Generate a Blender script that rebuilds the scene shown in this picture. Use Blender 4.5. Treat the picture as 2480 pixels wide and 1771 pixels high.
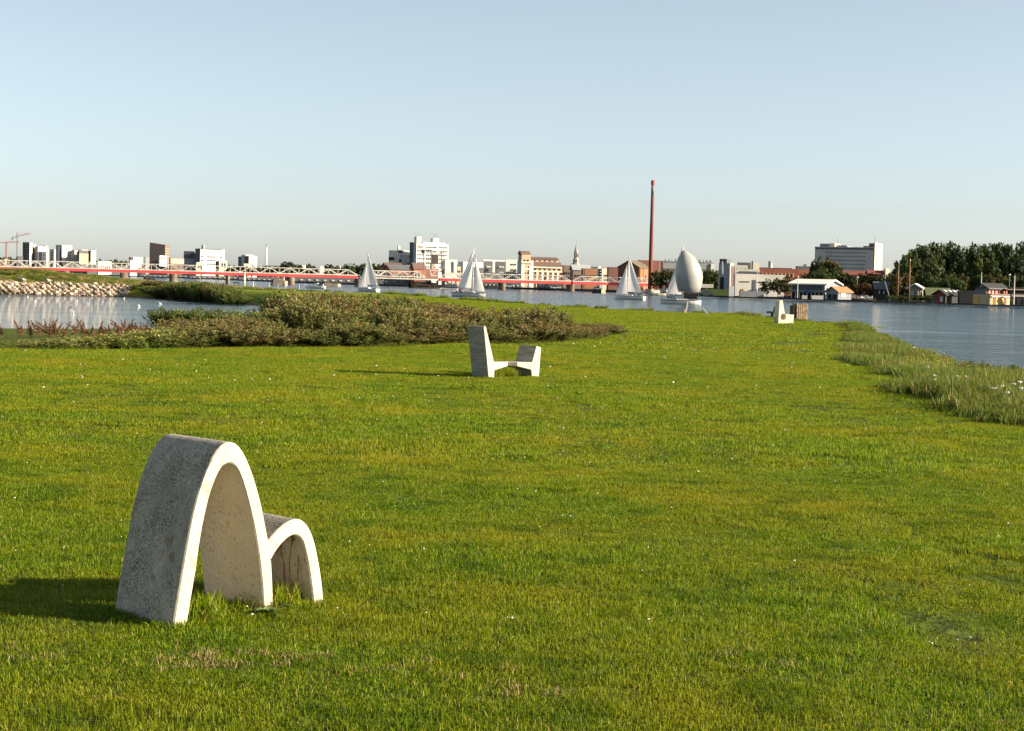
import bpy, bmesh, math, random
import numpy as np
from mathutils import Matrix, Vector

for _o in list(bpy.data.objects):
    bpy.data.objects.remove(_o)
SC = bpy.context.scene
COL = SC.collection
rng = np.random.default_rng(7)
random.seed(7)

# ------------------------------------------------------------------ camera
F = 4000.0                      # focal length in photograph pixels (2480 wide)
HC, ROLL, EYE = 683.0, math.radians(1.35), 1.65
PITCH = math.atan((885.5 - HC) * math.cos(ROLL) / F)
CAMROT = Matrix.Rotation(math.pi / 2 - PITCH, 3, 'X') @ Matrix.Rotation(ROLL, 3, 'Z')
cam_d = bpy.data.cameras.new('camera')
cam_d.sensor_width = 36.0
cam_d.lens = 36.0 * F / 2480.0
cam_d.clip_start, cam_d.clip_end = 0.1, 20000
cam = bpy.data.objects.new('camera', cam_d)
COL.objects.link(cam)
cam.matrix_world = Matrix.Translation((0, 0, EYE)) @ CAMROT.to_4x4()
SC.camera = cam

# ------------------------------------------------------------------ sky, sun, exposure
SUN_EL, SUN_B = math.radians(19.0), math.radians(7.0)    # sun stands to the right (+X), a little behind the camera
world = bpy.data.worlds.new('World')
SC.world = world
world.use_nodes = True
wn = world.node_tree.nodes
wl = world.node_tree.links
wn.clear()
sky = wn.new('ShaderNodeTexSky')
sky.sky_type = 'NISHITA'
sky.sun_disc = False
sky.sun_elevation = SUN_EL
sky.sun_rotation = math.pi / 2 + SUN_B
sky.altitude = 0
sky.air_density, sky.dust_density, sky.ozone_density = 0.7, 0.74, 1.2
bg = wn.new('ShaderNodeBackground')
bg.inputs['Strength'].default_value = 0.0590
wo = wn.new('ShaderNodeOutputWorld')
veil = wn.new('ShaderNodeHueSaturation')          # thin high veil: the whole sky is paler than clean air
veil.inputs['Saturation'].default_value = 0.57
veil.inputs['Hue'].default_value = 0.482
wl.new(sky.outputs[0], veil.inputs['Color'])
wl.new(veil.outputs[0], bg.inputs[0])
wl.new(bg.outputs[0], wo.inputs[0])

sun_d = bpy.data.lights.new('sun', 'SUN')
sun_d.energy = 4.6
sun_d.angle = math.radians(0.53)
sun_d.color = (1.0, 0.86, 0.66)
sun = bpy.data.objects.new('sun', sun_d)
COL.objects.link(sun)
_sd = Vector((math.cos(SUN_B) * math.cos(SUN_EL), -math.sin(SUN_B) * math.cos(SUN_EL), math.sin(SUN_EL)))
sun.rotation_euler = _sd.to_track_quat('Z', 'Y').to_euler()

SC.view_settings.view_transform = 'Standard'
SC.view_settings.look = 'None'
SC.view_settings.gamma = 1.0
SC.view_settings.exposure = 1.62
SC.render.engine = 'CYCLES'
SC.cycles.use_denoising = True
SC.cycles.max_bounces = 6
SC.cycles.transparent_max_bounces = 6
SC.cycles.caustics_reflective = False
SC.cycles.caustics_refractive = False

WATER = -1.95

# ------------------------------------------------------------------ pixel -> place helpers
def ray(px, py):
    v = CAMROT @ Vector(((px - 1240) / F, -(py - 885.5) / F, -1))
    return v / v.y

def P(px, py, Y):
    """point seen at photo pixel, at forward distance Y"""
    return Vector((0, 0, EYE)) + ray(px, py) * Y

def G(px, py, z=0.0):
    """point seen at photo pixel, standing on the level z"""
    r = ray(px, py)
    return Vector((0, 0, EYE)) + r * ((z - EYE) / r.z)

def HZ(px):
    return HC + math.tan(ROLL) * (px - 1240)

# ------------------------------------------------------------------ materials
MATS = {}
def nodes_of(m):
    m.use_nodes = True
    nt = m.node_tree
    return nt, nt.nodes, nt.links

def M(name, col, rough=0.8, var=0.18, scale=2.0, bump=0.0, metal=0.0, spec=0.3, col2=None, detail=4.0):
    if name in MATS:
        return MATS[name]
    m = bpy.data.materials.new(name)
    nt, n, l = nodes_of(m)
    b = n['Principled BSDF']
    b.inputs['Roughness'].default_value = rough
    b.inputs['Metallic'].default_value = metal
    b.inputs['Specular IOR Level'].default_value = spec
    geo = n.new('ShaderNodeNewGeometry')
    tx = n.new('ShaderNodeTexNoise')
    tx.inputs['Scale'].default_value = scale
    tx.inputs['Detail'].default_value = detail
    l.new(geo.outputs['Position'], tx.inputs['Vector'])
    mx = n.new('ShaderNodeMix')
    mx.data_type = 'RGBA'
    rp = n.new('ShaderNodeMapRange')
    rp.inputs['From Min'].default_value, rp.inputs['From Max'].default_value = 0.3, 0.7
    l.new(tx.outputs['Fac'], rp.inputs['Value'])
    l.new(rp.outputs['Result'], mx.inputs['Factor'])
    c2 = col2 if col2 else tuple(c * (1 - 2 * var) for c in col)
    mx.inputs['A'].default_value = (*c2, 1)
    mx.inputs['B'].default_value = (*[min(1, c * (1 + var * 0.5)) for c in col], 1)
    l.new(mx.outputs['Result'], b.inputs['Base Color'])
    if bump:
        bp = n.new('ShaderNodeBump')
        bp.inputs['Strength'].default_value = bump
        bp.inputs['Distance'].default_value = 0.02
        l.new(tx.outputs['Fac'], bp.inputs['Height'])
        l.new(bp.outputs['Normal'], b.inputs['Normal'])
    MATS[name] = m
    return m

def leafmat(name, ramp, trans=0.35, spec=0.25, rough=0.55, patch=0.0, patchcol=(0.2, 0.2, 0.02), pscale=0.4, dark=None):
    """foliage: colour by the per-leaf attribute 'rnd' through a ramp [(pos,col)..], thin leaves let light through;
    'patch' mixes in a second colour in world-space patches (dry spots)"""
    m = bpy.data.materials.new(name)
    nt, n, l = nodes_of(m)
    b = n['Principled BSDF']
    b.inputs['Roughness'].default_value = rough
    b.inputs['Specular IOR Level'].default_value = spec
    at = n.new('ShaderNodeAttribute')
    at.attribute_name = 'rnd'
    cr = n.new('ShaderNodeValToRGB')
    el = cr.color_ramp.elements
    el[0].position, el[0].color = ramp[0][0], (*ramp[0][1], 1)
    el[1].position, el[1].color = ramp[-1][0], (*ramp[-1][1], 1)
    for p_, c_ in ramp[1:-1]:
        e = el.new(p_)
        e.color = (*c_, 1)
    l.new(at.outputs['Fac'], cr.inputs['Fac'])
    out = cr.outputs['Color']
    if patch:
        geo = n.new('ShaderNodeNewGeometry')
        tx = n.new('ShaderNodeTexNoise')
        tx.inputs['Scale'].default_value = pscale
        tx.inputs['Detail'].default_value = 5.0
        tx.inputs['Roughness'].default_value = 0.6
        l.new(geo.outputs['Position'], tx.inputs['Vector'])
        rp = n.new('ShaderNodeMapRange')
        rp.inputs['From Min'].default_value, rp.inputs['From Max'].default_value = 0.42, 0.68
        rp.inputs['To Max'].default_value = patch
        l.new(tx.outputs['Fac'], rp.inputs['Value'])
        mx = n.new('ShaderNodeMix')
        mx.data_type = 'RGBA'
        l.new(rp.outputs['Result'], mx.inputs['Factor'])
        l.new(out, mx.inputs['A'])
        mx.inputs['B'].default_value = (*patchcol, 1)
        out = mx.outputs['Result']
        if dark:
            t2 = n.new('ShaderNodeTexNoise')
            t2.inputs['Scale'].default_value = pscale * 5.0
            t2.inputs['Detail'].default_value = 4.0
            l.new(geo.outputs['Position'], t2.inputs['Vector'])
            r2 = n.new('ShaderNodeMapRange')
            r2.inputs['From Min'].default_value, r2.inputs['From Max'].default_value = 0.50, 0.68
            r2.inputs['To Max'].default_value = 0.6
            l.new(t2.outputs['Fac'], r2.inputs['Value'])
            m2 = n.new('ShaderNodeMix')
            m2.data_type = 'RGBA'
            l.new(r2.outputs['Result'], m2.inputs['Factor'])
            l.new(out, m2.inputs['A'])
            m2.inputs['B'].default_value = (*dark, 1)
            out = m2.outputs['Result']
    l.new(out, b.inputs['Base Color'])
    tr = n.new('ShaderNodeBsdfTranslucent')
    l.new(out, tr.inputs['Color'])
    mixs = n.new('ShaderNodeMixShader')
    mixs.inputs['Fac'].default_value = trans
    l.new(b.outputs[0], mixs.inputs[1])
    l.new(tr.outputs[0], mixs.inputs[2])
    l.new(mixs.outputs[0], n['Material Output'].inputs['Surface'])
    MATS[name] = m
    return m

# ------------------------------------------------------------------ objects
def tag(o, label=None, cat=None, group=None, kind=None):
    if label: o['label'] = label
    if cat: o['category'] = cat
    if group: o['group'] = group
    if kind: o['kind'] = kind
    return o

def thing(name, label, cat, loc=(0, 0, 0), rotz=0.0, group=None):
    o = bpy.data.objects.new(name, None)
    o.empty_display_size = 0.3
    COL.objects.link(o)
    o.location = loc
    o.rotation_euler = (0, 0, rotz)
    return tag(o, label, cat, group)

def np_mesh(name, v, f, mats=(), rnd=None, smooth=False, midx=None):
    """mesh from numpy verts and an (n,k) face array or list"""
    me = bpy.data.meshes.new(name)
    v = np.asarray(v, dtype=np.float32).reshape(-1, 3)
    if isinstance(f, np.ndarray):
        n, k = f.shape
        me.vertices.add(len(v))
        me.vertices.foreach_set('co', v.ravel())
        me.loops.add(n * k)
        me.loops.foreach_set('vertex_index', f.astype(np.int32).ravel())
        me.polygons.add(n)
        me.polygons.foreach_set('loop_start', np.arange(0, n * k, k, dtype=np.int32))
        me.update(calc_edges=True)
    else:
        me.from_pydata([tuple(map(float, q)) for q in v], [], f)
        me.update()
    for m in mats:
        me.materials.append(m)
    if midx is not None:
        me.polygons.foreach_set('material_index', np.asarray(midx, dtype=np.int32))
    if rnd is not None:
        a = me.attributes.new('rnd', 'FLOAT', 'POINT')
        a.data.foreach_set('value', np.asarray(rnd, dtype=np.float32))
    if smooth:
        me.polygons.foreach_set('use_smooth', np.ones(len(me.polygons), dtype=bool))
    return me

def obj(name, me, parent=None, loc=None, rot=None, scale=None):
    o = bpy.data.objects.new(name, me)
    COL.objects.link(o)
    if parent is not None: o.parent = parent
    if loc is not None: o.location = loc
    if rot is not None: o.rotation_euler = rot
    if scale is not None: o.scale = scale
    return o

def copy_tree(o, parent=None):
    c = o.copy()
    COL.objects.link(c)
    c.parent = parent
    for ch in list(o.children):
        copy_tree(ch, c)
    return c

class MB:
    """collects boxes, bars and prisms; build() links them as ONE mesh"""
    def __init__(self):
        self.v, self.f = [], []
    def add(self, vs, fs):
        k = len(self.v)
        self.v += [Vector(q) for q in vs]
        self.f += [tuple(i + k for i in q) for q in fs]
        return self
    def prism(self, pts, h):
        """pts: planar loop, h: vector to extrude along"""
        n = len(pts)
        h = Vector(h)
        a = [Vector(p) for p in pts]
        self.add(a + [p + h for p in a],
                 [tuple(range(n))[::-1], tuple(range(n, 2 * n))] +
                 [(i, (i + 1) % n, n + (i + 1) % n, n + i) for i in range(n)])
        return self
    def box(self, x0, x1, y0, y1, z0, z1):
        return self.prism([(x0, y0, z0), (x1, y0, z0), (x1, y1, z0), (x0, y1, z0)], (0, 0, z1 - z0))
    def bar(self, a, b, w, h=None, up=(0, 0, 1)):
        """rectangular bar from a to b"""
        a, b = Vector(a), Vector(b)
        d = (b - a).normalized()
        u = Vector(up)
        if abs(d.dot(u)) > 0.98:
            u = Vector((1, 0, 0))
        s = d.cross(u).normalized()
        t = s.cross(d).normalized()
        h = h or w
        q = [a + s * x * w / 2 + t * y * h / 2 for x, y in ((-1, -1), (1, -1), (1, 1), (-1, 1))]
        return self.prism(q, b - a)
    def tube(self, pts, rad, n=8):
        """round tube through pts, rad per point; capped"""
        pts = [Vector(p) for p in pts]
        if not hasattr(rad, '__len__'): rad = [rad] * len(pts)
        vs, fs = [], []
        for i, p in enumerate(pts):
            d = (pts[min(i + 1, len(pts) - 1)] - pts[max(i - 1, 0)]).normalized()
            u = Vector((0, 0, 1)) if abs(d.z) < 0.95 else Vector((1, 0, 0))
            s = d.cross(u).normalized()
            t = s.cross(d)
            for k in range(n):
                a = 2 * math.pi * k / n
                vs.append(p + s * rad[i] * math.cos(a) + t * rad[i] * math.sin(a))
        for i in range(len(pts) - 1):
            for k in range(n):
                k2 = (k + 1) % n
                fs.append((i * n + k, i * n + k2, (i + 1) * n + k2, (i + 1) * n + k))
        fs.append(tuple(range(n))[::-1])
        m = (len(pts) - 1) * n
        fs.append(tuple(range(m, m + n)))
        return self.add(vs, fs)
    def lathe(self, prof, n=12, c=(0, 0, 0)):
        c = Vector(c)
        vs, fs = [], []
        for r, z in prof:
            for k in range(n):
                a = 2 * math.pi * (k + 0.5) / n
                vs.append(c + Vector((r * math.cos(a), r * math.sin(a), z)))
        for i in range(len(prof) - 1):
            for k in range(n):
                k2 = (k + 1) % n
                fs.append((i * n + k, i * n + k2, (i + 1) * n + k2, (i + 1) * n + k))
        fs.append(tuple(range(n))[::-1])
        m = (len(prof) - 1) * n
        fs.append(tuple(range(m, m + n)))
        return self.add(vs, fs)
    def build(self, name, mat, parent=None, origin=(0, 0, 0), smooth=False, bevel=0.0, recalc=True):
        o_ = Vector(origin)
        me = bpy.data.meshes.new(name)
        me.from_pydata([tuple(q - o_) for q in self.v], [], self.f)
        if recalc or bevel:
            bm = bmesh.new()
            bm.from_mesh(me)
            bmesh.ops.recalc_face_normals(bm, faces=bm.faces)
            if bevel:
                bmesh.ops.bevel(bm, geom=list(bm.edges), offset=bevel, segments=2, affect='EDGES', profile=0.6)
            bm.to_mesh(me)
            bm.free()
        if mat is not None:
            me.materials.append(mat)
        if smooth:
            for p in me.polygons: p.use_smooth = True
        me.update()
        return obj(name, me, parent)

def curve_mesh(outer, holes, depth, bevel=0.0):
    """flat profile (x,y) with holes, extruded by depth along +z; returns verts+faces mesh"""
    cu = bpy.data.curves.new('c', 'CURVE')
    cu.dimensions = '2D'
    cu.fill_mode = 'BOTH'
    cu.extrude = depth / 2
    cu.bevel_depth = bevel
    for loop in [outer] + list(holes):
        s = cu.splines.new('POLY')
        s.points.add(len(loop) - 1)
        for i, (x, y) in enumerate(loop):
            s.points[i].co = (x, y, 0, 1)
        s.use_cyclic_u = True
    t = bpy.data.objects.new('c', cu)
    COL.objects.link(t)
    bpy.context.view_layer.update()
    me = bpy.data.meshes.new_from_object(t.evaluated_get(bpy.context.evaluated_depsgraph_get()))
    bpy.data.objects.remove(t)
    bpy.data.curves.remove(cu)
    return me

def scatter(name, pts, rotz, scl, idx, variants, tilt=None, **tags):
    """instances of the variant meshes at points (geometry nodes) - for uncountable growth only"""
    pts = np.asarray(pts, dtype=np.float32)
    me = bpy.data.meshes.new(name)
    me.vertices.add(len(pts))
    me.vertices.foreach_set('co', pts.ravel())
    def at(nm, typ, arr, key='value'):
        a = me.attributes.new(nm, typ, 'POINT')
        a.data.foreach_set(key, np.ascontiguousarray(arr).ravel())
    rot = np.zeros((len(pts), 3), dtype=np.float32)
    rot[:, 2] = rotz
    if tilt is not None: rot[:, :2] = tilt
    at('rot', 'FLOAT_VECTOR', rot, 'vector')
    at('scl', 'FLOAT_VECTOR', np.asarray(scl, dtype=np.float32).reshape(len(pts), 3), 'vector')
    at('idx', 'INT', np.asarray(idx, dtype=np.int32))
    o = obj(name, me)
    coll = bpy.data.collections.new(name + '_source')
    for i, vm in enumerate(variants):
        coll.objects.link(bpy.data.objects.new('%s_source_%02d' % (name, i), vm))
    ng = bpy.data.node_groups.new(name + '_growth', 'GeometryNodeTree')
    ng.interface.new_socket('Geometry', in_out='INPUT', socket_type='NodeSocketGeometry')
    ng.interface.new_socket('Geometry', in_out='OUTPUT', socket_type='NodeSocketGeometry')
    N, L = ng.nodes, ng.links
    gi, go = N.new('NodeGroupInput'), N.new('NodeGroupOutput')
    ci = N.new('GeometryNodeCollectionInfo')
    ci.inputs['Collection'].default_value = coll
    ci.inputs['Separate Children'].default_value = True
    ci.inputs['Reset Children'].default_value = True
    ip = N.new('GeometryNodeInstanceOnPoints')
    ip.inputs['Pick Instance'].default_value = True
    def nat(nm, typ):
        a = N.new('GeometryNodeInputNamedAttribute')
        a.data_type = typ
        a.inputs['Name'].default_value = nm
        return a.outputs['Attribute']
    L.new(gi.outputs[0], ip.inputs['Points'])
    L.new(ci.outputs[0], ip.inputs['Instance'])
    L.new(nat('idx', 'INT'), ip.inputs['Instance Index'])
    L.new(nat('rot', 'FLOAT_VECTOR'), ip.inputs['Rotation'])
    L.new(nat('scl', 'FLOAT_VECTOR'), ip.inputs['Scale'])
    L.new(ip.outputs[0], go.inputs[0])
    md = o.modifiers.new('growth', 'NODES')
    md.node_group = ng
    return tag(o, kind='stuff', **tags)

def quads(c, u, v):
    """n quads at centres c with half-axes u, v"""
    c, u, v = (np.asarray(a, dtype=np.float32) for a in (c, u, v))
    n = len(c)
    V = np.stack([c - u - v, c + u - v, c + u + v, c - u + v], 1).reshape(-1, 3)
    return V, np.arange(4 * n).reshape(n, 4)

def unit(a):
    return a / np.maximum(np.linalg.norm(a, axis=1, keepdims=True), 1e-6)

def smooth01(a, b, x):
    t = np.clip((x - a) / (b - a), 0, 1)
    return t * t * (3 - 2 * t)

def vnoise(x, y, seed=0, octs=4):
    """cheap smooth value noise by summed sines"""
    r = np.random.default_rng(seed)
    out = np.zeros_like(x, dtype=float)
    for k in range(octs * 3):
        f = 2.0 ** (k // 3)
        a = r.uniform(0, 2 * math.pi)
        out += np.sin((x * math.cos(a) + y * math.sin(a)) * f * r.uniform(0.7, 1.3) + r.uniform(0, 6.28)) / f
    return out / 3.5
# ================================================================== SETTING: land, water
def xy(p):
    return (p.x, p.y)

SHORE_PX = [(2480, 888, 0), (2350, 855, 0), (2270, 833, 0), (2150, 804, 0), (2080, 790, 0), (2040, 784, 0), (1960, 777, 0), (1870, 767, 0),
            (1800, 759, 0), (1650, 756, 0), (1500, 749, 0), (1300, 737, 0), (1100, 724, 0), (1000, 716, -.1),
            (920, 711, -.3), (740, 705, -.4), (650, 701, -.4), (590, 697, -.4), (520, 695, -.4), (470, 694, -.4)]
LAND = [(90, -90), (22, 8)] + [xy(G(*q)) for q in SHORE_PX] + [(-52, 285), (-62, 275), (-75, 275), (-110, 280), (-200, 290), (-260, 200), (-260, -90)]
POND = [(-150, 60), (-60, 52), (-30, 52), (-21, 58), (-15, 66), (-12, 78), (-15, 105), (-22, 150), (-27, 180), (-31, 196), (-37, 212), (-45, 229), (-53, 241), (-62, 247), (-75, 244), (-110, 244), (-150, 240)]

def sdist(x, y, poly):
    """signed distance to polygon, positive inside"""
    p = np.array(poly)
    q = np.roll(p, -1, 0)
    d = np.full(x.shape, 1e9)
    ins = np.zeros(x.shape, dtype=bool)
    for (ax, ay), (bx, by) in zip(p, q):
        ex, ey = bx - ax, by - ay
        t = np.clip(((x - ax) * ex + (y - ay) * ey) / (ex * ex + ey * ey), 0, 1)
        d = np.minimum(d, np.hypot(x - ax - t * ex, y - ay - t * ey))
        c = ((ay > y) != (by > y)) & (x < (bx - ax) * (y - ay) / (by - ay + 1e-12) + ax)
        ins ^= c
    return np.where(ins, d, -d)

# low ruts a mower left on the right of the lawn
RUTS = [[xy(G(*q)) for q in r] for r in (
    [(1960, 985), (2060, 1080), (2110, 1130)], [(2200, 1225), (2300, 1320), (2400, 1415), (2500, 1510)],
    [(1860, 1225), (1900, 1290), (1990, 1345)], [(2030, 1400), (2110, 1450), (2190, 1510), (2300, 1600)])]

def rut_depth(x, y):
    d = np.full(x.shape, 1e9)
    for r in RUTS:
        for (ax, ay), (bx, by) in zip(r[:-1], r[1:]):
            ex, ey = bx - ax, by - ay
            t = np.clip(((x - ax) * ex + (y - ay) * ey) / (ex * ex + ey * ey), 0, 1)
            d = np.minimum(d, np.hypot(x - ax - t * ex, y - ay - t * ey))
    return np.exp(-(d / 0.09) ** 2)

def ground_z(x, y):
    x = np.asarray(x, dtype=float)
    y = np.asarray(y, dtype=float)
    sd = sdist(x, y, LAND)
    low = -0.4 * smooth01(110, 210, y) * smooth01(-5, -30, x)
    near = smooth01(60, 30, y)
    z = low + 0.035 * vnoise(x * 0.5, y * 0.5, 3) + 0.017 * vnoise(x * 2.6, y * 2.6, 5, 2) * smooth01(40, 15, y) - 0.022 * rut_depth(x, y)
    z = z * 1.0
    z = z - 0.5 * smooth01(6.5, 0.0, sd) * smooth01(6, 10, x) * smooth01(75, 55, y)
    b = smooth01(-3.2, 0.6, sd)
    z = -3.4 + (z + 3.4) * b
    sp = sdist(x, y, POND)
    t = smooth01(-13, 3, sp)
    t2 = smooth01(-5, 2, sp)
    far = smooth01(140, 185, y)
    t = t * (1 - far) + t2 * far
    z = z + (-2.7 - z) * t * (sd > -1)
    # dyke on the far side of the pond
    ridge = np.interp(x, [-260, -82, -74, -71, -64, -57, -50], [1.9, 1.75, 1.7, 1.15, 0.7, 0.05, -1.2])
    fr = np.interp(y, [243.5, 249.5, 252, 258, 262, 268, 280], [-2.8, -0.45, -0.15, 1.0, 1.0, -0.4, -3.4])
    fz = np.where(fr > 0, fr * ridge, fr)
    dy = np.where((y > 243) & (y < 281) & (x < -48), fz, -9)
    return np.maximum(z, dy)

def gz(x, y):
    return float(ground_z(np.array([x]), np.array([y]))[0])

def axis(lo, hi, c, s0, grow):
    out = [c]
    s = s0
    while out[-1] < hi:
        out.append(out[-1] + s)
        s *= grow
    left = [c]
    s = s0
    while left[-1] > lo:
        left.append(left[-1] - s)
        s *= grow
    return np.array(sorted(set(left + out)))

# ---- soil and grass-coloured ground
def ground_material():
    m = bpy.data.materials.new('turf_ground')
    nt, n, l = nodes_of(m)
    b = n['Principled BSDF']
    b.inputs['Roughness'].default_value = 0.95
    b.inputs['Specular IOR Level'].default_value = 0.1
    geo = n.new('ShaderNodeNewGeometry')
    def noise(scale, det=5, vec=None):
        t = n.new('ShaderNodeTexNoise')
        t.inputs['Scale'].default_value = scale
        t.inputs['Detail'].default_value = det
        l.new(vec or geo.outputs['Position'], t.inputs['Vector'])
        return t.outputs['Fac']
    def mix(fac, a, bb):
        x = n.new('ShaderNodeMix')
        x.data_type = 'RGBA'
        l.new(fac, x.inputs['Factor'])
        for k, s in (('A', a), ('B', bb)):
            if isinstance(s, tuple): x.inputs[k].default_value = (*s, 1)
            else: l.new(s, x.inputs[k])
        return x.outputs['Result']
    def rng_(v, a, b2):
        r = n.new('ShaderNodeMapRange')
        r.inputs['From Min'].default_value, r.inputs['From Max'].default_value = a, b2
        l.new(v, r.inputs['Value'])
        return r.outputs['Result']
    g = mix(rng_(noise(2.5), .35, .65), (0.085, 0.130, 0.008), (0.165, 0.215, 0.014))
    g = mix(rng_(noise(0.12), .42, .7), g, (0.205, 0.20, 0.018))
    sep = n.new('ShaderNodeSeparateXYZ')
    l.new(geo.outputs['Position'], sep.inputs[0])
    # thatch and soil between the blades where the lawn is built blade by blade
    g = mix(rng_(sep.outputs['Y'], 120, 178), mix(rng_(noise(6), .35, .65), (0.045, 0.062, 0.008), (0.085, 0.110, 0.010)), g)
    # bare mud only below the turf line at the water
    mud = mix(rng_(noise(1.2), .3, .7), (0.10, 0.065, 0.035), (0.20, 0.14, 0.08))
    ad = n.new('ShaderNodeMath')
    ad.operation = 'MULTIPLY_ADD'
    l.new(noise(0.6), ad.inputs[0])
    ad.inputs[1].default_value = 0.5
    l.new(sep.outputs['Z'], ad.inputs[2])
    g = mix(rng_(ad.outputs[0], -1.30, -1.55), g, mud)
    l.new(g, b.inputs['Base Color'])
    bp = n.new('ShaderNodeBump')
    bp.inputs['Strength'].default_value = 0.8
    bp.inputs['Distance'].default_value = 0.08
    l.new(noise(9, 6), bp.inputs['Height'])
    l.new(bp.outputs['Normal'], b.inputs['Normal'])
    return m

xs = axis(-260, 95, -1.0, 0.09, 1.021)
ys = axis(-60, 300, 6.0, 0.09, 1.0175)
ys = ys[(ys > -40) & (ys < 300)]
ys = np.array(sorted(set(list(ys) + list(np.arange(236, 284, 1.5)))))
XX, YY = np.meshgrid(xs, ys)
ZZ = ground_z(XX, YY)
nx_, ny_ = len(xs), len(ys)
ii = np.arange(nx_ * ny_).reshape(ny_, nx_)
FQ = np.stack([ii[:-1, :-1], ii[:-1, 1:], ii[1:, 1:], ii[1:, :-1]], -1).reshape(-1, 4)
land = obj('ground', np_mesh('ground', np.stack([XX, YY, ZZ], -1), FQ, [ground_material()], smooth=True))
tag(land, 'mown grass headland with a lagoon and muddy banks', kind='structure')

# ---- water
def water_material(name, deep, bump, scale, rough, stretch, fine=0.0):
    m = bpy.data.materials.new(name)
    nt, n, l = nodes_of(m)
    b = n['Principled BSDF']
    b.inputs['Base Color'].default_value = (*deep, 1)
    b.inputs['Roughness'].default_value = rough
    b.inputs['IOR'].default_value = 1.33
    b.inputs['Specular IOR Level'].default_value = 0.5
    geo = n.new('ShaderNodeNewGeometry')
    mp = n.new('ShaderNodeMapping')
    mp.inputs['Scale'].default_value = stretch
    mp.inputs['Rotation'].default_value = (0, 0, 0.12)
    l.new(geo.outputs['Position'], mp.inputs['Vector'])
    t1 = n.new('ShaderNodeTexNoise')
    t1.inputs['Scale'].default_value = scale
    t1.inputs['Detail'].default_value = 6
    t1.inputs['Roughness'].default_value = 0.62
    l.new(mp.outputs['Vector'], t1.inputs['Vector'])
    t2 = n.new('ShaderNodeTexNoise')
    t2.inputs['Scale'].default_value = 0.16
    t2.inputs['Detail'].default_value = 5
    t2.inputs['Roughness'].default_value = 0.7
    l.new(mp.outputs['Vector'], t2.inputs['Vector'])
    r2 = n.new('ShaderNodeMapRange')
    r2.inputs['From Min'].default_value, r2.inputs['From Max'].default_value = 0.3, 0.7
    r2.inputs['To Min'].default_value, r2.inputs['To Max'].default_value = 0.1, 1.9
    l.new(t2.outputs['Fac'], r2.inputs['Value'])
    mu = n.new('ShaderNodeMath')
    mu.operation = 'MULTIPLY'
    l.new(r2.outputs['Result'], mu.inputs[0])
    mu.inputs[1].default_value = bump
    bp = n.new('ShaderNodeBump')
    bp.inputs['Distance'].default_value = 1.3
    l.new(mu.outputs[0], bp.inputs['Strength'])
    l.new(t1.outputs['Fac'], bp.inputs['Height'])
    l.new(bp.outputs['Normal'], b.inputs['Normal'])
    return m

fj = MB()
fj.add([(-9000, -800, WATER), (9000, -800, WATER), (9000, 14000, WATER), (-9000, 14000, WATER)], [(0, 1, 2, 3)])
tag(fj.build('fjord_water', water_material('fjord_water', (0.02, 0.045, 0.06), 1.0, 0.42, 0.14, (0.4, 1.0, 1.0)), recalc=False),
    'choppy blue grey fjord water', kind='structure')
pn = MB()
pn.add([(x, y, WATER + 0.05) for x, y in [(-170, 30), (-9, 30), (-5, 100), (-20, 196), (-36, 225), (-48, 252), (-170, 252)]], [tuple(range(6))])
tag(pn.build('lagoon_water', water_material('lagoon_water', (0.03, 0.06, 0.07), 0.09, 0.55, 0.03, (0.2, 1.6, 1.0)), recalc=False),
    'calm lagoon behind a stone dyke', kind='structure')

# ---- far shore: the town's ground behind its quay
QUAY_PX = [(-900, 652), (-300, 657), (0, 663.0), (200, 667.0), (450, 674.2), (700, 685.0), (900, 692), (1000, 694.8), (1100, 697.5), (1250, 701), (1400, 705.3),
           (1500, 708.8), (1600, 713.5), (1720, 719), (1850, 723), (2000, 727.0), (2110, 731), (2200, 734.5), (2340, 737.5), (2480, 741), (2700, 750), (3200, 770)]
qp = [G(x, y, WATER) for x, y in QUAY_PX]
QZ = -0.95
fs = MB()
top = [Vector((p.x, p.y, QZ)) for p in qp]
back = [Vector((p.x * 5, p.y * 5 + 600, QZ)) for p in qp]
vs = [Vector((p.x, p.y, WATER - 1)) for p in qp] + top + back
k = len(qp)
fs.add(vs, [(i, i + 1, k + i + 1, k + i) for i in range(k - 1)] + [(k + i, k + i + 1, 2 * k + i + 1, 2 * k + i) for i in range(k - 1)])
tag(fs.build('far_shore', M('quay_stone', (0.055, 0.055, 0.05), 0.9, 0.35, 0.25), recalc=False), 'dark quay and ground of the town across the water', kind='structure')
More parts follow.
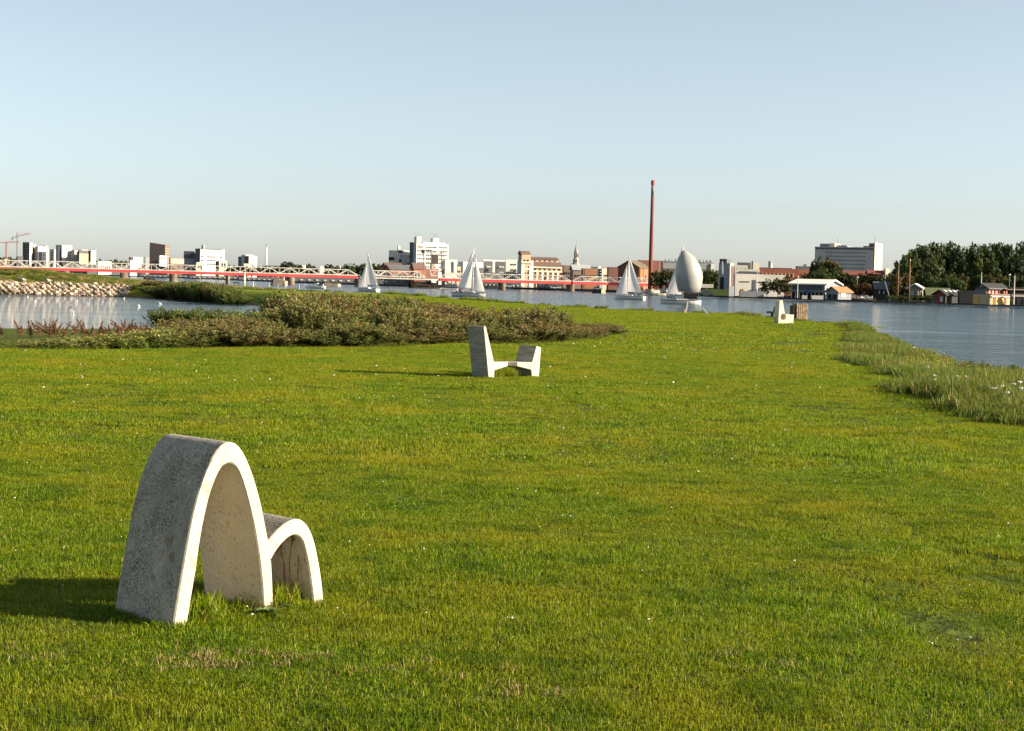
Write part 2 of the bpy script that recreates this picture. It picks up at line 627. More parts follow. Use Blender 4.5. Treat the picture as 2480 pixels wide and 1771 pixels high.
# ================================================================== LAWN
def blade_patch(n, size, hmin, hmax, width, lean, seed, clump=0.0, straw=0.02, seedheads=0):
    r = np.random.default_rng(seed)
    x = r.uniform(-size / 2, size / 2, n)
    y = r.uniform(-size / 2, size / 2, n)
    if clump:
        c = r.uniform(-size / 2, size / 2, (max(3, int(n / 22)), 2))
        k = r.integers(0, len(c), n)
        use = r.random(n) < clump
        x = np.where(use, c[k, 0] + r.normal(0, 0.018 + 0.03 * size, n), x)
        y = np.where(use, c[k, 1] + r.normal(0, 0.018 + 0.03 * size, n), y)
    hf = 0.75 + 0.25 * vnoise(x * 9 / size, y * 9 / size, seed + 1, 2)
    h = r.uniform(hmin, hmax, n) * np.clip(hf, 0.45, 1.3)
    a = r.uniform(0, 2 * np.pi, n)
    ln = h * np.abs(r.normal(0, lean, n))
    dx, dy = np.cos(a) * ln, np.sin(a) * ln
    b = r.uniform(0, 2 * np.pi, n)
    w = width * r.uniform(0.6, 1.3, n)
    wx, wy = np.cos(b) * w / 2, np.sin(b) * w / 2
    z0 = np.full(n, -0.015)
    v = np.zeros((n, 5, 3), dtype=np.float32)
    v[:, 0] = np.stack([x - wx, y - wy, z0], 1)
    v[:, 1] = np.stack([x + wx, y + wy, z0], 1)
    v[:, 2] = np.stack([x + wx * .8 + dx * .4, y + wy * .8 + dy * .4, h * .6], 1)
    v[:, 3] = np.stack([x - wx * .8 + dx * .4, y - wy * .8 + dy * .4, h * .6], 1)
    v[:, 4] = np.stack([x + dx, y + dy, h * np.clip(1 - 0.3 * (ln / h) ** 2, .5, 1)], 1)
    base = np.arange(n)[:, None] * 5
    tri = np.concatenate([base + [0, 1, 2], base + [0, 2, 3], base + [3, 2, 4]], 0)
    rv = r.random(n) * (1 - straw)
    rv = np.where(r.random(n) < straw, 1.0, rv)
    return v.reshape(-1, 3), tri, np.repeat(rv, 5)

LAWN_RAMP = [(0.0, (0.050, 0.104, 0.003)), (0.35, (0.113, 0.203, 0.004)), (0.7, (0.195, 0.272, 0.007)), (0.94, (0.290, 0.300, 0.013)), (0.985, (0.46, 0.37, 0.11))]
lawn_mat = leafmat('lawn_blades', LAWN_RAMP, trans=0.45, spec=0.14, rough=0.5, patch=0.7, patchcol=(0.300, 0.262, 0.012), pscale=0.45, dark=(0.045, 0.110, 0.003))

def patches(tag_, cnt, n, size, hmin, hmax, width, lean, clump, straw=0.02):
    out = []
    for i in range(cnt):
        v, t, rv = blade_patch(n, size, hmin, hmax, width, lean, hash((tag_, i)) % 10000 if False else 100 + i + len(tag_) * 31, clump, straw)
        out.append(np_mesh('%s_%d' % (tag_, i), v, t, [lawn_mat], rnd=rv, smooth=True))
    return out

near_p = patches('near', 10, 2500, 0.56, 0.014, 0.048, 0.0036, 1.25, 0.5, 0.035)
mid_p = patches('middle', 8, 1900, 0.86, 0.02, 0.055, 0.0062, 0.95, 0.4, 0.012)
far_p = patches('far', 6, 1700, 2.2, 0.02, 0.06, 0.017, 0.95, 0.4, 0.0)

# front edge of the thicket and weeds, as photo columns and rows
FRONT = [(60, 846, 36.0), (150, 848, 35.8), (300, 845, 36.3), (500, 842, 37), (700, 842, 37.5), (900, 842, 38.5), (1100, 836, 41.5), (1250, 834, 46), (1350, 829, 51), (1440, 817, 56), (1490, 804, 59)]
def behind_front(x, y):
    px = 1240 + x / np.maximum(y, 1) * F
    yf = np.interp(px, [f[0] for f in FRONT], [G(f[0], f[1]).y for f in FRONT])
    return (px < 1495) & (y > yf + 0.25) & (y < np.where(px < 450, 75, 62))

TALL_PX = [(2062, 792), (2046, 850), (2085, 882), (2165, 908), (2215, 938), (2330, 992), (2480, 1022), (2700, 1070)]
TALL = [xy(G(*q)) for q in TALL_PX] + [(40, 10), (45, 30)] + [xy(G(*q)) for q in SHORE_PX[:6]][::1]
def tall_sd(x, y):
    return sdist(x, y, TALL)
def in_view(x, y, pad=0.06):
    return (y > 3.0) & (np.abs(x) < y * (0.31 + pad) + 1.5)

def tiles(y0, y1, step, jit):
    xs_ = np.arange(-0.37 * y1 - 2, 0.37 * y1 + 2, step)
    ys_ = np.arange(y0, y1, step)
    X, Y = np.meshgrid(xs_, ys_)
    X = X + rng.uniform(-jit, jit, X.shape) * step
    Y = Y + rng.uniform(-jit, jit, Y.shape) * step
    X, Y = X.ravel(), Y.ravel()
    m = in_view(X, Y)
    X, Y = X[m], Y[m]
    sd, sp, st = sdist(X, Y, LAND), sdist(X, Y, POND), tall_sd(X, Y)
    m = (sd > 0.3) & (sp < -4.5) & (st < 0.5) & ~behind_front(X, Y)
    return X[m], Y[m]

def lawn(name, y0, y1, step, pats, label, hs=1.0):
    X, Y = tiles(y0, y1, step, 0.18)
    Z = ground_z(X, Y)
    n = len(X)
    h = hs * np.clip(1.0 + 0.7 * vnoise(X * 1.6, Y * 1.6, 11, 3), 0.6, 1.9) * (1 - 0.1 * rut_depth(X, Y))
    S = np.stack([np.ones(n), np.ones(n), h], 1)
    scatter(name, np.stack([X, Y, Z], 1), rng.uniform(0, 6.28, n), S, rng.integers(0, len(pats), n), pats, label=label, cat='grass')
    return n

n1 = lawn('lawn_grass', 4.0, 15.0, 0.40, near_p, 'short mown lawn around the concrete arch chair')
n2 = lawn('lawn_grass', 14.6, 42.0, 0.70, mid_p, 'short mown lawn around the angular concrete chair')
n3 = lawn('lawn_grass', 41.0, 175.0, 1.75, far_p, 'short mown lawn running out to the fjord shore', 1.0)
print('lawn tiles', n1, n2, n3)

# daisies and small pale clover heads in the lawn
dm = M('daisy_petals', (0.75, 0.74, 0.68), 0.7, 0.05, 5)
fl = []
for i in range(3):
    b = MB()
    b.lathe([(0.002, -0.004), (0.010 + i * 0.002, 0.002), (0.011 + i * 0.002, 0.006), (0.004, 0.009)], 7)
    o_ = b.build('daisy', dm)
    fl.append(o_.data)
    bpy.data.objects.remove(o_)
Y = 7.5 + 52 * rng.random(400) ** 1.3
X = rng.uniform(-0.33, 0.33, 400) * Y
keep = (vnoise(X * .5, Y * .3, 21, 2) > -0.3) & (tall_sd(X, Y) < -0.3) & (sdist(X, Y, POND) < -13)
X, Y = X[keep], Y[keep]
n = len(X)
s = rng.uniform(0.45, 0.95, (n, 1)) * np.ones((n, 3)) * np.clip(Y / 22, 0.55, 1.5)[:, None]
scatter('lawn_daisies', np.stack([X, Y, ground_z(X, Y) + 0.048], 1), rng.uniform(0, 6.28, n), s, rng.integers(0, 3, n), fl,
        tilt=rng.normal(0, 0.35, (n, 2)), label='tiny white daisies sprinkled over the mown lawn', cat='flowers')

# ---- tall rough grass on the right-hand bank and as tufts along the shore
rough_green = leafmat('rough_grass', [(0, (0.030, 0.075, 0.004)), (0.5, (0.090, 0.165, 0.008)), (0.85, (0.185, 0.225, 0.016)), (1.0, (0.40, 0.30, 0.10))], trans=0.38, spec=0.3,
                      patch=0.45, patchcol=(0.24, 0.17, 0.035), pscale=0.35, dark=(0.045, 0.085, 0.008))
straw_mat = leafmat('straw_grass', [(0, (0.14, 0.13, 0.03)), (0.4, (0.26, 0.20, 0.07)), (1.0, (0.46, 0.34, 0.17))], trans=0.35, spec=0.25)
def tuft_set(mat, cnt, n, size, h0, h1, w, lean, seed, straw):
    o = []
    for i in range(cnt):
        v, t, rv = blade_patch(n, size, h0, h1, w, lean, seed + i, 0.75, straw)
        o.append(np_mesh('tuft', v, t, [mat], rnd=rv, smooth=True))
    return o
tall_g = tuft_set(rough_green, 6, 420, 0.8, 0.16, 0.46, 0.013, 0.5, 500, 0.06)
tall_s = tuft_set(straw_mat, 4, 300, 0.8, 0.25, 0.55, 0.010, 0.35, 600, 0.3)
X, Y = np.meshgrid(np.arange(4, 45, 0.35), np.arange(12, 95, 0.35))
X = (X + rng.uniform(-.2, .2, X.shape)).ravel()
Y = (Y + rng.uniform(-.2, .2, Y.shape)).ravel()
st, sd = tall_sd(X, Y), sdist(X, Y, LAND)
edge = 0.9 * vnoise(X * 1.1, Y * 1.1, 33, 2)
m = (st + edge * 0.6 > 0.1) & (sd > -2.2) & in_view(X, Y, 0.05)
X, Y, st, sd = X[m], Y[m], st[m], sd[m]
n = len(X)
dry = (vnoise(X * 0.35 + Y * 0.12, Y * 0.3, 44, 3) > 0.2) & (st > 1.4)
idx = np.where(dry & (rng.random(n) < 0.75), 6 + rng.integers(0, 4, n), rng.integers(0, 6, n))
h = 0.86 * np.clip(0.62 + 0.25 * st, 0.55, 1.05) * np.clip(1 + 0.85 * vnoise(X * .7, Y * .55, 55, 3), 0.35, 1.75)
scatter('bank_grass', np.stack([X, Y, ground_z(X, Y)], 1), rng.uniform(0, 6.28, n), np.stack([np.ones(n), np.ones(n), h], 1), idx, tall_g + tall_s,
        label='long rough grass on the bank down to the fjord', cat='grass')
print('bank tufts', n)

pts = []
shp = [Vector((*xy(G(*q)), 0)) for q in SHORE_PX]
for a, b in zip(shp[4:], shp[5:]):
    L_ = (b - a).length
    for t in np.arange(0, 1, 0.55 / max(L_, 0.6)):
        if rng.random() < (0.9 if vnoise(np.array([(a.x + (b.x - a.x) * t) * .35]), np.array([0.0]), 66, 2)[0] > 0.1 else 0.25):
            p = a.lerp(b, t)
            pts.append((p.x + rng.normal(0, .5), p.y - abs(rng.normal(0.6, .7)), 0.22 + rng.random() * 0.55))
pts = np.array(pts)
n = len(pts)
Zs = ground_z(pts[:, 0], pts[:, 1])
sc_ = np.stack([np.full(n, 1.1), np.full(n, 1.1), pts[:, 2] * np.clip(pts[:, 1] / 90, 0.7, 1.8)], 1)
scatter('shore_grass', np.stack([pts[:, 0], pts[:, 1], Zs], 1), rng.uniform(0, 6.28, n), sc_, rng.integers(0, 6, n), tall_g,
        label='uneven fringe of grass tufts along the lawn shoreline', cat='grass')

# rough grass on the dyke and the far headland
X = np.concatenate([rng.uniform(-92, -52, 1500), rng.uniform(-62, -30, 300)])
Y = np.concatenate([rng.uniform(249.5, 264, 1500), rng.uniform(236, 290, 300)])
m = (sdist(X, Y, POND) < -3) & (sdist(X, Y, LAND) > 0.5)
X, Y = X[m], Y[m]
n = len(X)
scatter('dyke_grass', np.stack([X, Y, ground_z(X, Y)], 1), rng.uniform(0, 6.28, n), np.stack([np.full(n, 1.5), np.full(n, 1.5), rng.uniform(.5, 1.4, n) * np.clip(1 + .6 * vnoise(X * .3, Y * .3, 77, 2), .3, 1.6)], 1),
        np.where(rng.random(n) < .25, 6 + rng.integers(0, 4, n), rng.integers(0, 6, n)), tall_g + tall_s, label='rough olive grass over the dyke behind the lagoon', cat='grass')

# two small worn, dry spots in the lawn in front of the arch chair
pts = []
for px, py, k_ in [(440, 1612, 7), (600, 1606, 7), (60, 1590, 5), (1230, 1680, 6), (900, 1640, 5), (1800, 1600, 5)]:
    c = G(px, py)
    for _ in range(k_): pts.append((c.x + rng.normal(0, .10), c.y + rng.normal(0, .13), 0.0))
pts = np.array(pts)
dry_t = tuft_set(straw_mat, 4, 40, 0.12, 0.015, 0.045, 0.004, 1.3, 950, 0.2)
n = len(pts)
scatter('dry_spots', np.stack([pts[:, 0], pts[:, 1], ground_z(pts[:, 0], pts[:, 1]) + .004], 1), rng.uniform(0, 6.28, n), np.ones((n, 3)), rng.integers(0, 4, n), dry_t, label='small worn straw-coloured spots in the lawn near the arch chair', cat='grass')

# clover and small broad-leaved weeds mixed into the near lawn
clover_m = leafmat('clover_leaves', [(0, (0.055, 0.115, 0.006)), (0.6, (0.105, 0.185, 0.010)), (1.0, (0.17, 0.24, 0.025))], trans=0.3, spec=0.1)
clov = []
for i in range(5):
    r = np.random.default_rng(1200 + i)
    k_ = 130
    ra = np.sqrt(r.uniform(0, 1, k_)) * .26 * (0.6 + 0.4 * r.random(k_))
    an = r.uniform(0, 6.28, k_)
    c = np.stack([ra * np.cos(an), ra * np.sin(an) * 1.3, r.uniform(.012, .042, k_)], 1)
    u = unit(np.stack([r.normal(0, 1, k_), r.normal(0, 1, k_), r.normal(0, .35, k_)], 1))
    w = unit(np.cross(u, np.stack([r.normal(0, .4, k_), r.normal(0, .4, k_), np.ones(k_)], 1)))
    sz = r.uniform(.005, .010, (k_, 1))
    V, Fq = quads(c, u * sz, w * sz)
    clov.append(np_mesh('clover', V, Fq, [clover_m], rnd=np.repeat(r.random(k_), 4)))
Y = 10.5 + 18 * rng.random(70) ** 1.2
X = rng.uniform(-.34, .34, 70) * Y
k_ = (vnoise(X * 1.1, Y * .9, 131, 3) > .1) & (tall_sd(X, Y) < -.3)
X, Y = X[k_], Y[k_]
n = len(X)
sc_ = rng.uniform(.6, 1.5, (n, 1)) * np.array([[1, 1, 1.0]])
scatter('lawn_clover', np.stack([X, Y, ground_z(X, Y)], 1), rng.uniform(0, 6.28, n), sc_, rng.integers(0, 5, n), clov, label='dark green clover and weed patches in the near lawn', cat='clover')
# ================================================================== CONCRETE CHAIRS
def concrete(name, base, dark, speck=0.5, lichen=None, lichen_amt=0.0, streak=False, vstreak=False, bump=0.35, sscale=38, thr=(0.5, 0.66)):
    m = bpy.data.materials.new(name)
    nt, n, l = nodes_of(m)
    b = n['Principled BSDF']
    b.inputs['Roughness'].default_value = 0.9
    b.inputs['Specular IOR Level'].default_value = 0.15
    tc = n.new('ShaderNodeTexCoord')
    def noise(scale, det=6, rough=0.6, vec=None):
        t = n.new('ShaderNodeTexNoise')
        t.inputs['Scale'].default_value = scale
        t.inputs['Detail'].default_value = det
        t.inputs['Roughness'].default_value = rough
        l.new(vec or tc.outputs['Object'], t.inputs['Vector'])
        return t.outputs['Fac']
    def rr(v, a, b2, lo=0.0, hi=1.0):
        r = n.new('ShaderNodeMapRange')
        r.inputs['From Min'].default_value, r.inputs['From Max'].default_value = a, b2
        r.inputs['To Min'].default_value, r.inputs['To Max'].default_value = lo, hi
        l.new(v, r.inputs['Value'])
        return r.outputs['Result']
    def mix(f, a, bb):
        x = n.new('ShaderNodeMix')
        x.data_type = 'RGBA'
        l.new(f, x.inputs['Factor'])
        for k_, s_ in (('A', a), ('B', bb)):
            if isinstance(s_, tuple): x.inputs[k_].default_value = (*s_, 1)
            else: l.new(s_, x.inputs[k_])
        return x.outputs['Result']
    def mul(a, bb):
        x = n.new('ShaderNodeMath')
        x.operation = 'MULTIPLY'
        l.new(a, x.inputs[0])
        if isinstance(bb, float): x.inputs[1].default_value = bb
        else: l.new(bb, x.inputs[1])
        return x.outputs[0]
    big = rr(noise(3.2, 4), .38, .66)
    c = mix(big, base, tuple(q * 0.86 for q in base))
    fine = rr(noise(sscale, 8, 0.72), *thr)
    zone = rr(noise(4.5, 5), .35, .6, 0.25, 1.0)
    c = mix(mul(mul(fine, zone), speck), c, dark)
    if lichen:
        li = rr(noise(11, 7, 0.7), .56, .66)
        c = mix(mul(li, lichen_amt), c, lichen)
    if streak:
        mp = n.new('ShaderNodeMapping')
        mp.inputs['Scale'].default_value = (1.0, 1.0, 9.0)
        l.new(tc.outputs['Object'], mp.inputs['Vector'])
        s_ = rr(noise(2.4, 6, 0.6, mp.outputs['Vector']), .42, .62)
        c = mix(mul(s_, 0.55), c, tuple(min(.6, q * 1.6) for q in base))
    if vstreak:
        mp = n.new('ShaderNodeMapping')
        mp.inputs['Scale'].default_value = (7.0, 7.0, 0.9)
        l.new(tc.outputs['Object'], mp.inputs['Vector'])
        s_ = rr(noise(1.3, 5, 0.6, mp.outputs['Vector']), .45, .68)
        c = mix(mul(s_, 0.5), c, tuple(q * 0.35 for q in base))
    l.new(c, b.inputs['Base Color'])
    bp = n.new('ShaderNodeBump')
    bp.inputs['Strength'].default_value = bump
    bp.inputs['Distance'].default_value = 0.006
    l.new(noise(60, 5), bp.inputs['Height'])
    l.new(bp.outputs['Normal'], b.inputs['Normal'])
    return m

cream = concrete('cream_concrete', (0.52, 0.465, 0.365), (0.16, 0.11, 0.06), 0.75, (0.36, 0.20, 0.04), 0.40, sscale=60, thr=(0.53, 0.62))
greyc = concrete('lichen_grey_concrete', (0.47, 0.43, 0.36), (0.055, 0.050, 0.034), 0.92, (0.15, 0.085, 0.045), 0.75, vstreak=True, sscale=95, thr=(0.43, 0.57))

def resample(pts, n):
    p = np.array(pts, dtype=float)
    d = np.concatenate([[0], np.cumsum(np.hypot(*np.diff(p, axis=0).T))])
    t = np.linspace(0, d[-1], n)
    q = np.stack([np.interp(t, d, p[:, 0]), np.interp(t, d, p[:, 1])], 1)
    for _ in range(2):
        q[1:-1] = 0.25 * q[:-2] + 0.5 * q[1:-1] + 0.25 * q[2:]
    return q

# --- arch chair: outline read in the plane of its front face
A0, B0 = G(419, 1519), G(785, 1461)
U_ = (B0 - A0).normalized()
N_ = Vector((-U_.y, U_.x, 0))
def plane_st(cx, cy, A=None, U=None, N=None):
    px, py = 230 + cx * 600 / 1740, 1000 + cy * 560 / 1624
    r = ray(px, py)
    A, U, N = A or A0, U or U_, N or N_
    c = Vector((0, 0, EYE))
    q = c + r * ((A - c).dot(N) / r.dot(N))
    return ((q - A).dot(U), q.z)
OB = [(548, 1500), (580, 1300), (615, 1100), (640, 950), (668, 800), (700, 650), (745, 500), (785, 390), (830, 300), (880, 228), (920, 201), (960, 193), (1000, 212), (1040, 265),
      (1075, 335), (1110, 430), (1140, 525), (1170, 640), (1190, 740), (1205, 820), (1222, 910), (1240, 1000), (1250, 1200), (1258, 1375)]
IB = [(648, 1485), (680, 1290), (715, 1090), (740, 900), (765, 760), (800, 600), (840, 480), (880, 392), (910, 352), (940, 340), (970, 350), (1000, 382), (1030, 450), (1060, 550),
      (1090, 670), (1115, 780), (1140, 920), (1160, 1060), (1175, 1200), (1185, 1350)]
OS = [(1212, 905), (1245, 865), (1290, 815), (1340, 775), (1390, 750), (1430, 745), (1465, 760), (1500, 800), (1530, 860), (1555, 950), (1580, 1080), (1600, 1220), (1608, 1330)]
IS = [(1236, 1040), (1250, 1010), (1275, 968), (1310, 922), (1360, 873), (1405, 853), (1440, 870), (1465, 910), (1490, 1010), (1510, 1130), (1525, 1240), (1535, 1325)]

def arch_part(name, outer, inner, width, parent, base, n=56, foot_first=True):
    o2, i2 = resample([plane_st(*q) for q in outer], n), resample([plane_st(*q) for q in inner], n)
    def foot(a):
        d = a[-1] - a[-2]
        a = np.vstack([a, a[-1] + d / abs(d[1]) * (a[-1][1] + 0.12)])
        if foot_first:
            d = a[0] - a[1]
            a = np.vstack([a[0] + d / abs(d[1]) * (a[0][1] + 0.12), a])
        return a
    o2, i2 = foot(o2), foot(i2)
    m = len(o2)
    bv = 0.007
    V, Fc, Mi = [], [], []
    # ring of 8 points around each cross-section (small chamfers on the four arrises)
    for k_ in range(m):
        O, I = o2[k_], i2[k_]
        e = (O - I) / np.linalg.norm(O - I) * bv
        ring = [(I + e, 0), (O - e, 0), (O, bv), (O, width - bv), (O - e, width), (I + e, width), (I, width - bv), (I, bv)]
        for (s, z), w in ring:
            V.append(tuple(A0 + U_ * s + N_ * w + Vector((0, 0, z)) - A0.z * Vector((0, 0, 1)) - base))
    for k_ in range(m - 1):
        for j in range(8):
            j2 = (j + 1) % 8
            Fc.append((k_ * 8 + j, k_ * 8 + j2, (k_ + 1) * 8 + j2, (k_ + 1) * 8 + j))
            Mi.append(1 if j in (2,) else 0)
    Fc += [tuple(range(8)), tuple(range((m - 1) * 8, m * 8))[::-1]]
    Mi += [0, 0]
    me = np_mesh(name, V, Fc, [cream, greyc], midx=Mi)
    bm = bmesh.new()
    bm.from_mesh(me)
    bmesh.ops.recalc_face_normals(bm, faces=bm.faces)
    for f_ in bm.faces: f_.smooth = True
    for e_ in bm.edges:
        if len(e_.link_faces) == 2 and e_.calc_face_angle(0) > 0.6: e_.smooth = False
    bm.to_mesh(me)
    bm.free()
    return obj(name, me, parent)

base1 = Vector((A0.x, A0.y, 0))
arch_chair = thing('arch_chair', 'large lichen-spotted concrete chair made of a tall arch and a low arch', 'concrete chair', base1)
arch_part('backrest_arch', OB, IB, 0.50, arch_chair, base1)
arch_part('seat_arch', OS, IS, 0.50, arch_chair, base1, foot_first=False)

# growth left unmown under and around the arches
pts = []
for s, w, h, c_ in [(0.16, 0.25, .6, 10), (0.3, 0.12, .8, 14), (0.38, 0.30, .6, 10), (0.45, .1, .6, 8), (0.66, 0.06, .9, 12), (0.72, 0.18, .8, 14), (0.8, .25, .7, 10), (-0.02, -0.05, .4, 6), (.5, -.03, .5, 5)]:
    for _ in range(c_):
        q = A0 + U_ * (s + rng.normal(0, .05)) + N_ * (w + rng.normal(0, .07))
        pts.append((q.x, q.y, -0.01, h * rng.uniform(.35, .9)))
pts = np.array(pts)
small_t = tuft_set(lawn_mat, 5, 26, 0.10, 0.10, 0.30, 0.006, 0.45, 900, 0.08)
n = len(pts)
scatter('chair_weeds', pts[:, :3], rng.uniform(0, 6.28, n), np.stack([np.ones(n), np.ones(n), pts[:, 3]], 1), rng.integers(0, 5, n), small_t,
        label='long unmown grass growing under the concrete arch chair', cat='grass')

# two broad-leaved dock plants and a dry seed stalk by the arch chair
dock_leaf = M('dock_leaf', (0.085, 0.13, 0.03), 0.5, 0.25, 30)
stalk_mat = M('dry_stalk', (0.24, 0.13, 0.06), 0.8, 0.3, 40)
def leafy_plant(name, label, loc, nleaf, ln, wd, seed, cat='plant', group=None, mat=None):
    r = random.Random(seed)
    t = thing(name, label, cat, loc, r.uniform(0, 6.28), group)
    for i in range(nleaf):
        a = i * 2.4 + r.uniform(-.4, .4)
        L = ln * r.uniform(.65, 1.1)
        e = r.uniform(.35, 1.05)
        V, Fc = [], []
        for k_ in range(6):
            q = k_ / 5
            w = wd * math.sin(math.pi * min(1, 0.12 + q * 0.88)) * (1 if k_ < 5 else 0.05)
            rad = L * (q * math.cos(e) + 0.12 * q * q)
            zz = L * (q * math.sin(e) - 0.55 * q * q)
            for s in (-1, 0, 1):
                V.append((rad * math.cos(a) - s * w * math.sin(a), rad * math.sin(a) + s * w * math.cos(a), zz + 0.005 + abs(s) * w * 0.35))
            if k_:
                b_ = (k_ - 1) * 3
                Fc += [(b_, b_ + 1, b_ + 4, b_ + 3), (b_ + 1, b_ + 2, b_ + 5, b_ + 4)]
        obj('leaf', np_mesh('leaf', V, Fc, [mat or dock_leaf], smooth=True), t)
    return t
q = A0 + U_ * 0.50 - N_ * 0.10
leafy_plant('dock_plant', 'broad-leaved green dock plant in front of the concrete arch chair', (q.x, q.y, 0), 9, 0.15, 0.022, 1)
q = A0 + U_ * 0.80 + N_ * 0.12
st_ = thing('seed_stalks', 'thin dry brown seed stalks standing under the low arch', 'plant', (q.x, q.y, 0))
for i in range(7):
    a = i * 0.9
    b = MB()
    hh = 0.22 + 0.03 * i
    p = [(0.04 * math.cos(a), 0.04 * math.sin(a), -0.02), (0.05 * math.cos(a), 0.05 * math.sin(a), hh * .6), (0.085 * math.cos(a + .3), 0.085 * math.sin(a + .3), hh)]
    b.tube(p, [0.003, 0.0025, 0.002], 5)
    b.lathe([(0.001, hh - .07), (0.008, hh - .04), (0.009, hh - .01), (0.001, hh + .02)], 6, (0.083 * math.cos(a + .28), 0.083 * math.sin(a + .28), 0))
    b.build('stalk', stalk_mat, st_)

# --- angular chair
white_c = concrete('white_concrete', (0.52, 0.465, 0.38), (0.22, 0.20, 0.14), 0.5, thr=(0.56, 0.68))
dark_c = concrete('weathered_shade_concrete', (0.25, 0.238, 0.205), (0.06, 0.058, 0.045), 0.75, streak=True, thr=(0.48, 0.62))  # weathered grey, also darkened for shade on faces turned from the sun
A2 = G(1183.5, 913.5)
a2 = math.radians(36)
U2, N2 = Vector((math.cos(a2), math.sin(a2), 0)), Vector((-math.sin(a2), math.cos(a2), 0))
def st2(px, py):
    r = ray(px, py)
    c = Vector((0, 0, EYE))
    q = c + r * ((A2 - c).dot(N2) / r.dot(N2))
    return ((q - A2).dot(U2), q.z)
W2 = 0.50
angular = thing('angular_chair', 'angular concrete chair with a tall dark wedge back and a low wedge opposite', 'concrete chair', Vector((A2.x, A2.y, 0)))
def prof_part(name, pts_px, w0, w1, mats, parent, A, U, N, st, sidefn=None, bevel=0.008):
    pts_ = [st(*q) for q in pts_px]
    b = MB()
    b.prism([U * s + N * w0 + Vector((0, 0, z)) for s, z in pts_], N * (w1 - w0))
    o = b.build(name, None, parent, bevel=bevel)
    for m_ in mats: o.data.materials.append(m_)
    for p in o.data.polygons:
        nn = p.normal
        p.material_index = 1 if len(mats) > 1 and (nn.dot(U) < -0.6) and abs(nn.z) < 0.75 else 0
    return o
prof_part('backrest', [(1184, 922), (1171.5, 791), (1176.8, 791), (1198, 884), (1196.5, 922)], 0, W2, [white_c, dark_c], angular, A2, U2, N2, st2)
prof_part('footrest_block', [(1289, 922), (1286.5, 893), (1289, 877), (1299.5, 838), (1310.5, 842), (1304.5, 922)], 0, W2, [white_c, dark_c], angular, A2, U2, N2, st2)
# seat: a slab pinched in the middle
sa, sb = st2(1197, 880)[0], st2(1288, 880)[0]
zt, zb = st2(1240, 878)[1], st2(1240, 890)[1]
sm = (sa + sb) / 2
b = MB()
loop = [(sa - .02, 0.0), (sa + (sb - sa) * .36, 0.03), (sm, 0.16), (sa + (sb - sa) * .64, 0.03), (sb + .02, 0.0), (sb + .02, W2), (sm, W2 - .16), (sa - .02, W2)]
k_ = len(loop)
def pv(s, w, z): return U2 * s + N2 * w + Vector((0, 0, z))
tops = [pv(s, w, zt) for s, w in loop]
bots = [pv(s, w, zb - (0.05 if abs(s - sm) > 0.2 else -0.02)) for s, w in loop]
b.add(tops + bots, [tuple(range(k_)), tuple(range(k_, 2 * k_))[::-1]] + [(i, (i + 1) % k_, k_ + (i + 1) % k_, k_ + i) for i in range(k_)])
b.build('seat', white_c, angular)
# weeds under it
pts = []
for s in (0.25, 0.33, 0.4, 0.55, 0.62, 0.1):
    for _ in range(5):
        q = A2 + U2 * (s + rng.normal(0, .04)) + N2 * rng.uniform(0.05, 0.4)
        pts.append((q.x, q.y, 0, rng.uniform(.4, .8)))
pts = np.array(pts)
n = len(pts)
scatter('angular_chair_weeds', pts[:, :3], rng.uniform(0, 6.28, n), np.stack([np.ones(n), np.ones(n), pts[:, 3]], 1), rng.integers(0, 5, n), small_t,
        label='low green weeds under the seat of the angular concrete chair', cat='grass')

# --- chair with the round hole
A3 = G(1886, 784)
a3 = math.radians(24)
U3, N3 = Vector((math.cos(a3), math.sin(a3), 0)), Vector((-math.sin(a3), math.cos(a3), 0))
def st3(px, py):
    r = ray(px, py)
    c = Vector((0, 0, EYE))
    q = c + r * ((A3 - c).dot(N3) / r.dot(N3))
    return ((q - A3).dot(U3), q.z)
holec = st3(1897, 767.5)
hr = abs(st3(1904.2, 767.5)[0] - holec[0])
outl = [st3(*q) for q in [(1884.5, 790), (1888.5, 729), (1895, 728.5), (1900.3, 760), (1904, 762), (1922.3, 763), (1920.3, 790)]]
hole = [(holec[0] + hr * math.cos(t * 2 * math.pi / 24), holec[1] + hr * math.sin(t * 2 * math.pi / 24)) for t in range(24)]
me = curve_mesh(outl, [hole], 0.36, 0.008)
hole_chair = thing('round_hole_chair', 'pale concrete chair with a tapering back and a round hole, near the shore', 'concrete chair', Vector((A3.x, A3.y, 0)))
hc_m = concrete('pale_cream_concrete', (0.64, 0.57, 0.43), (0.24, 0.19, 0.12), 0.5)  # paler cream than on the other two chairs
me.materials.clear()
me.materials.append(hc_m)
o = obj('body', me, hole_chair)
o.matrix_local = Matrix(((U3.x, 0, N3.x, N3.x * .18), (U3.y, 0, N3.y, N3.y * .18), (0, 1, 0, 0), (0, 0, 0, 1)))

# --- dark bench behind it
dark_wood = M('dark_bench_wood', (0.03, 0.035, 0.033), 0.8, 0.3, 8)
q = G(1870, 770)
bench = thing('dark_bench', 'low dark timber bench partly hidden behind the round-hole chair', 'bench', Vector((q.x, q.y, 0)))
ppm = F / q.y
b = MB(); b.box(-11 / ppm, 16 / ppm, 0, 0.42, 11 / ppm, 15.5 / ppm); b.build('seat', dark_wood, bench)
b = MB(); b.bar((6.5 / ppm, .38, 13 / ppm), (9.5 / ppm, .5, 26 / ppm), .09, .07); b.build('backrest_post', dark_wood, bench)
for x_ in (-1, 8):
    b = MB(); b.box(x_ / ppm, (x_ + 4.5) / ppm, .05, .37, -.05, 11 / ppm); b.build('leg', dark_wood, bench)

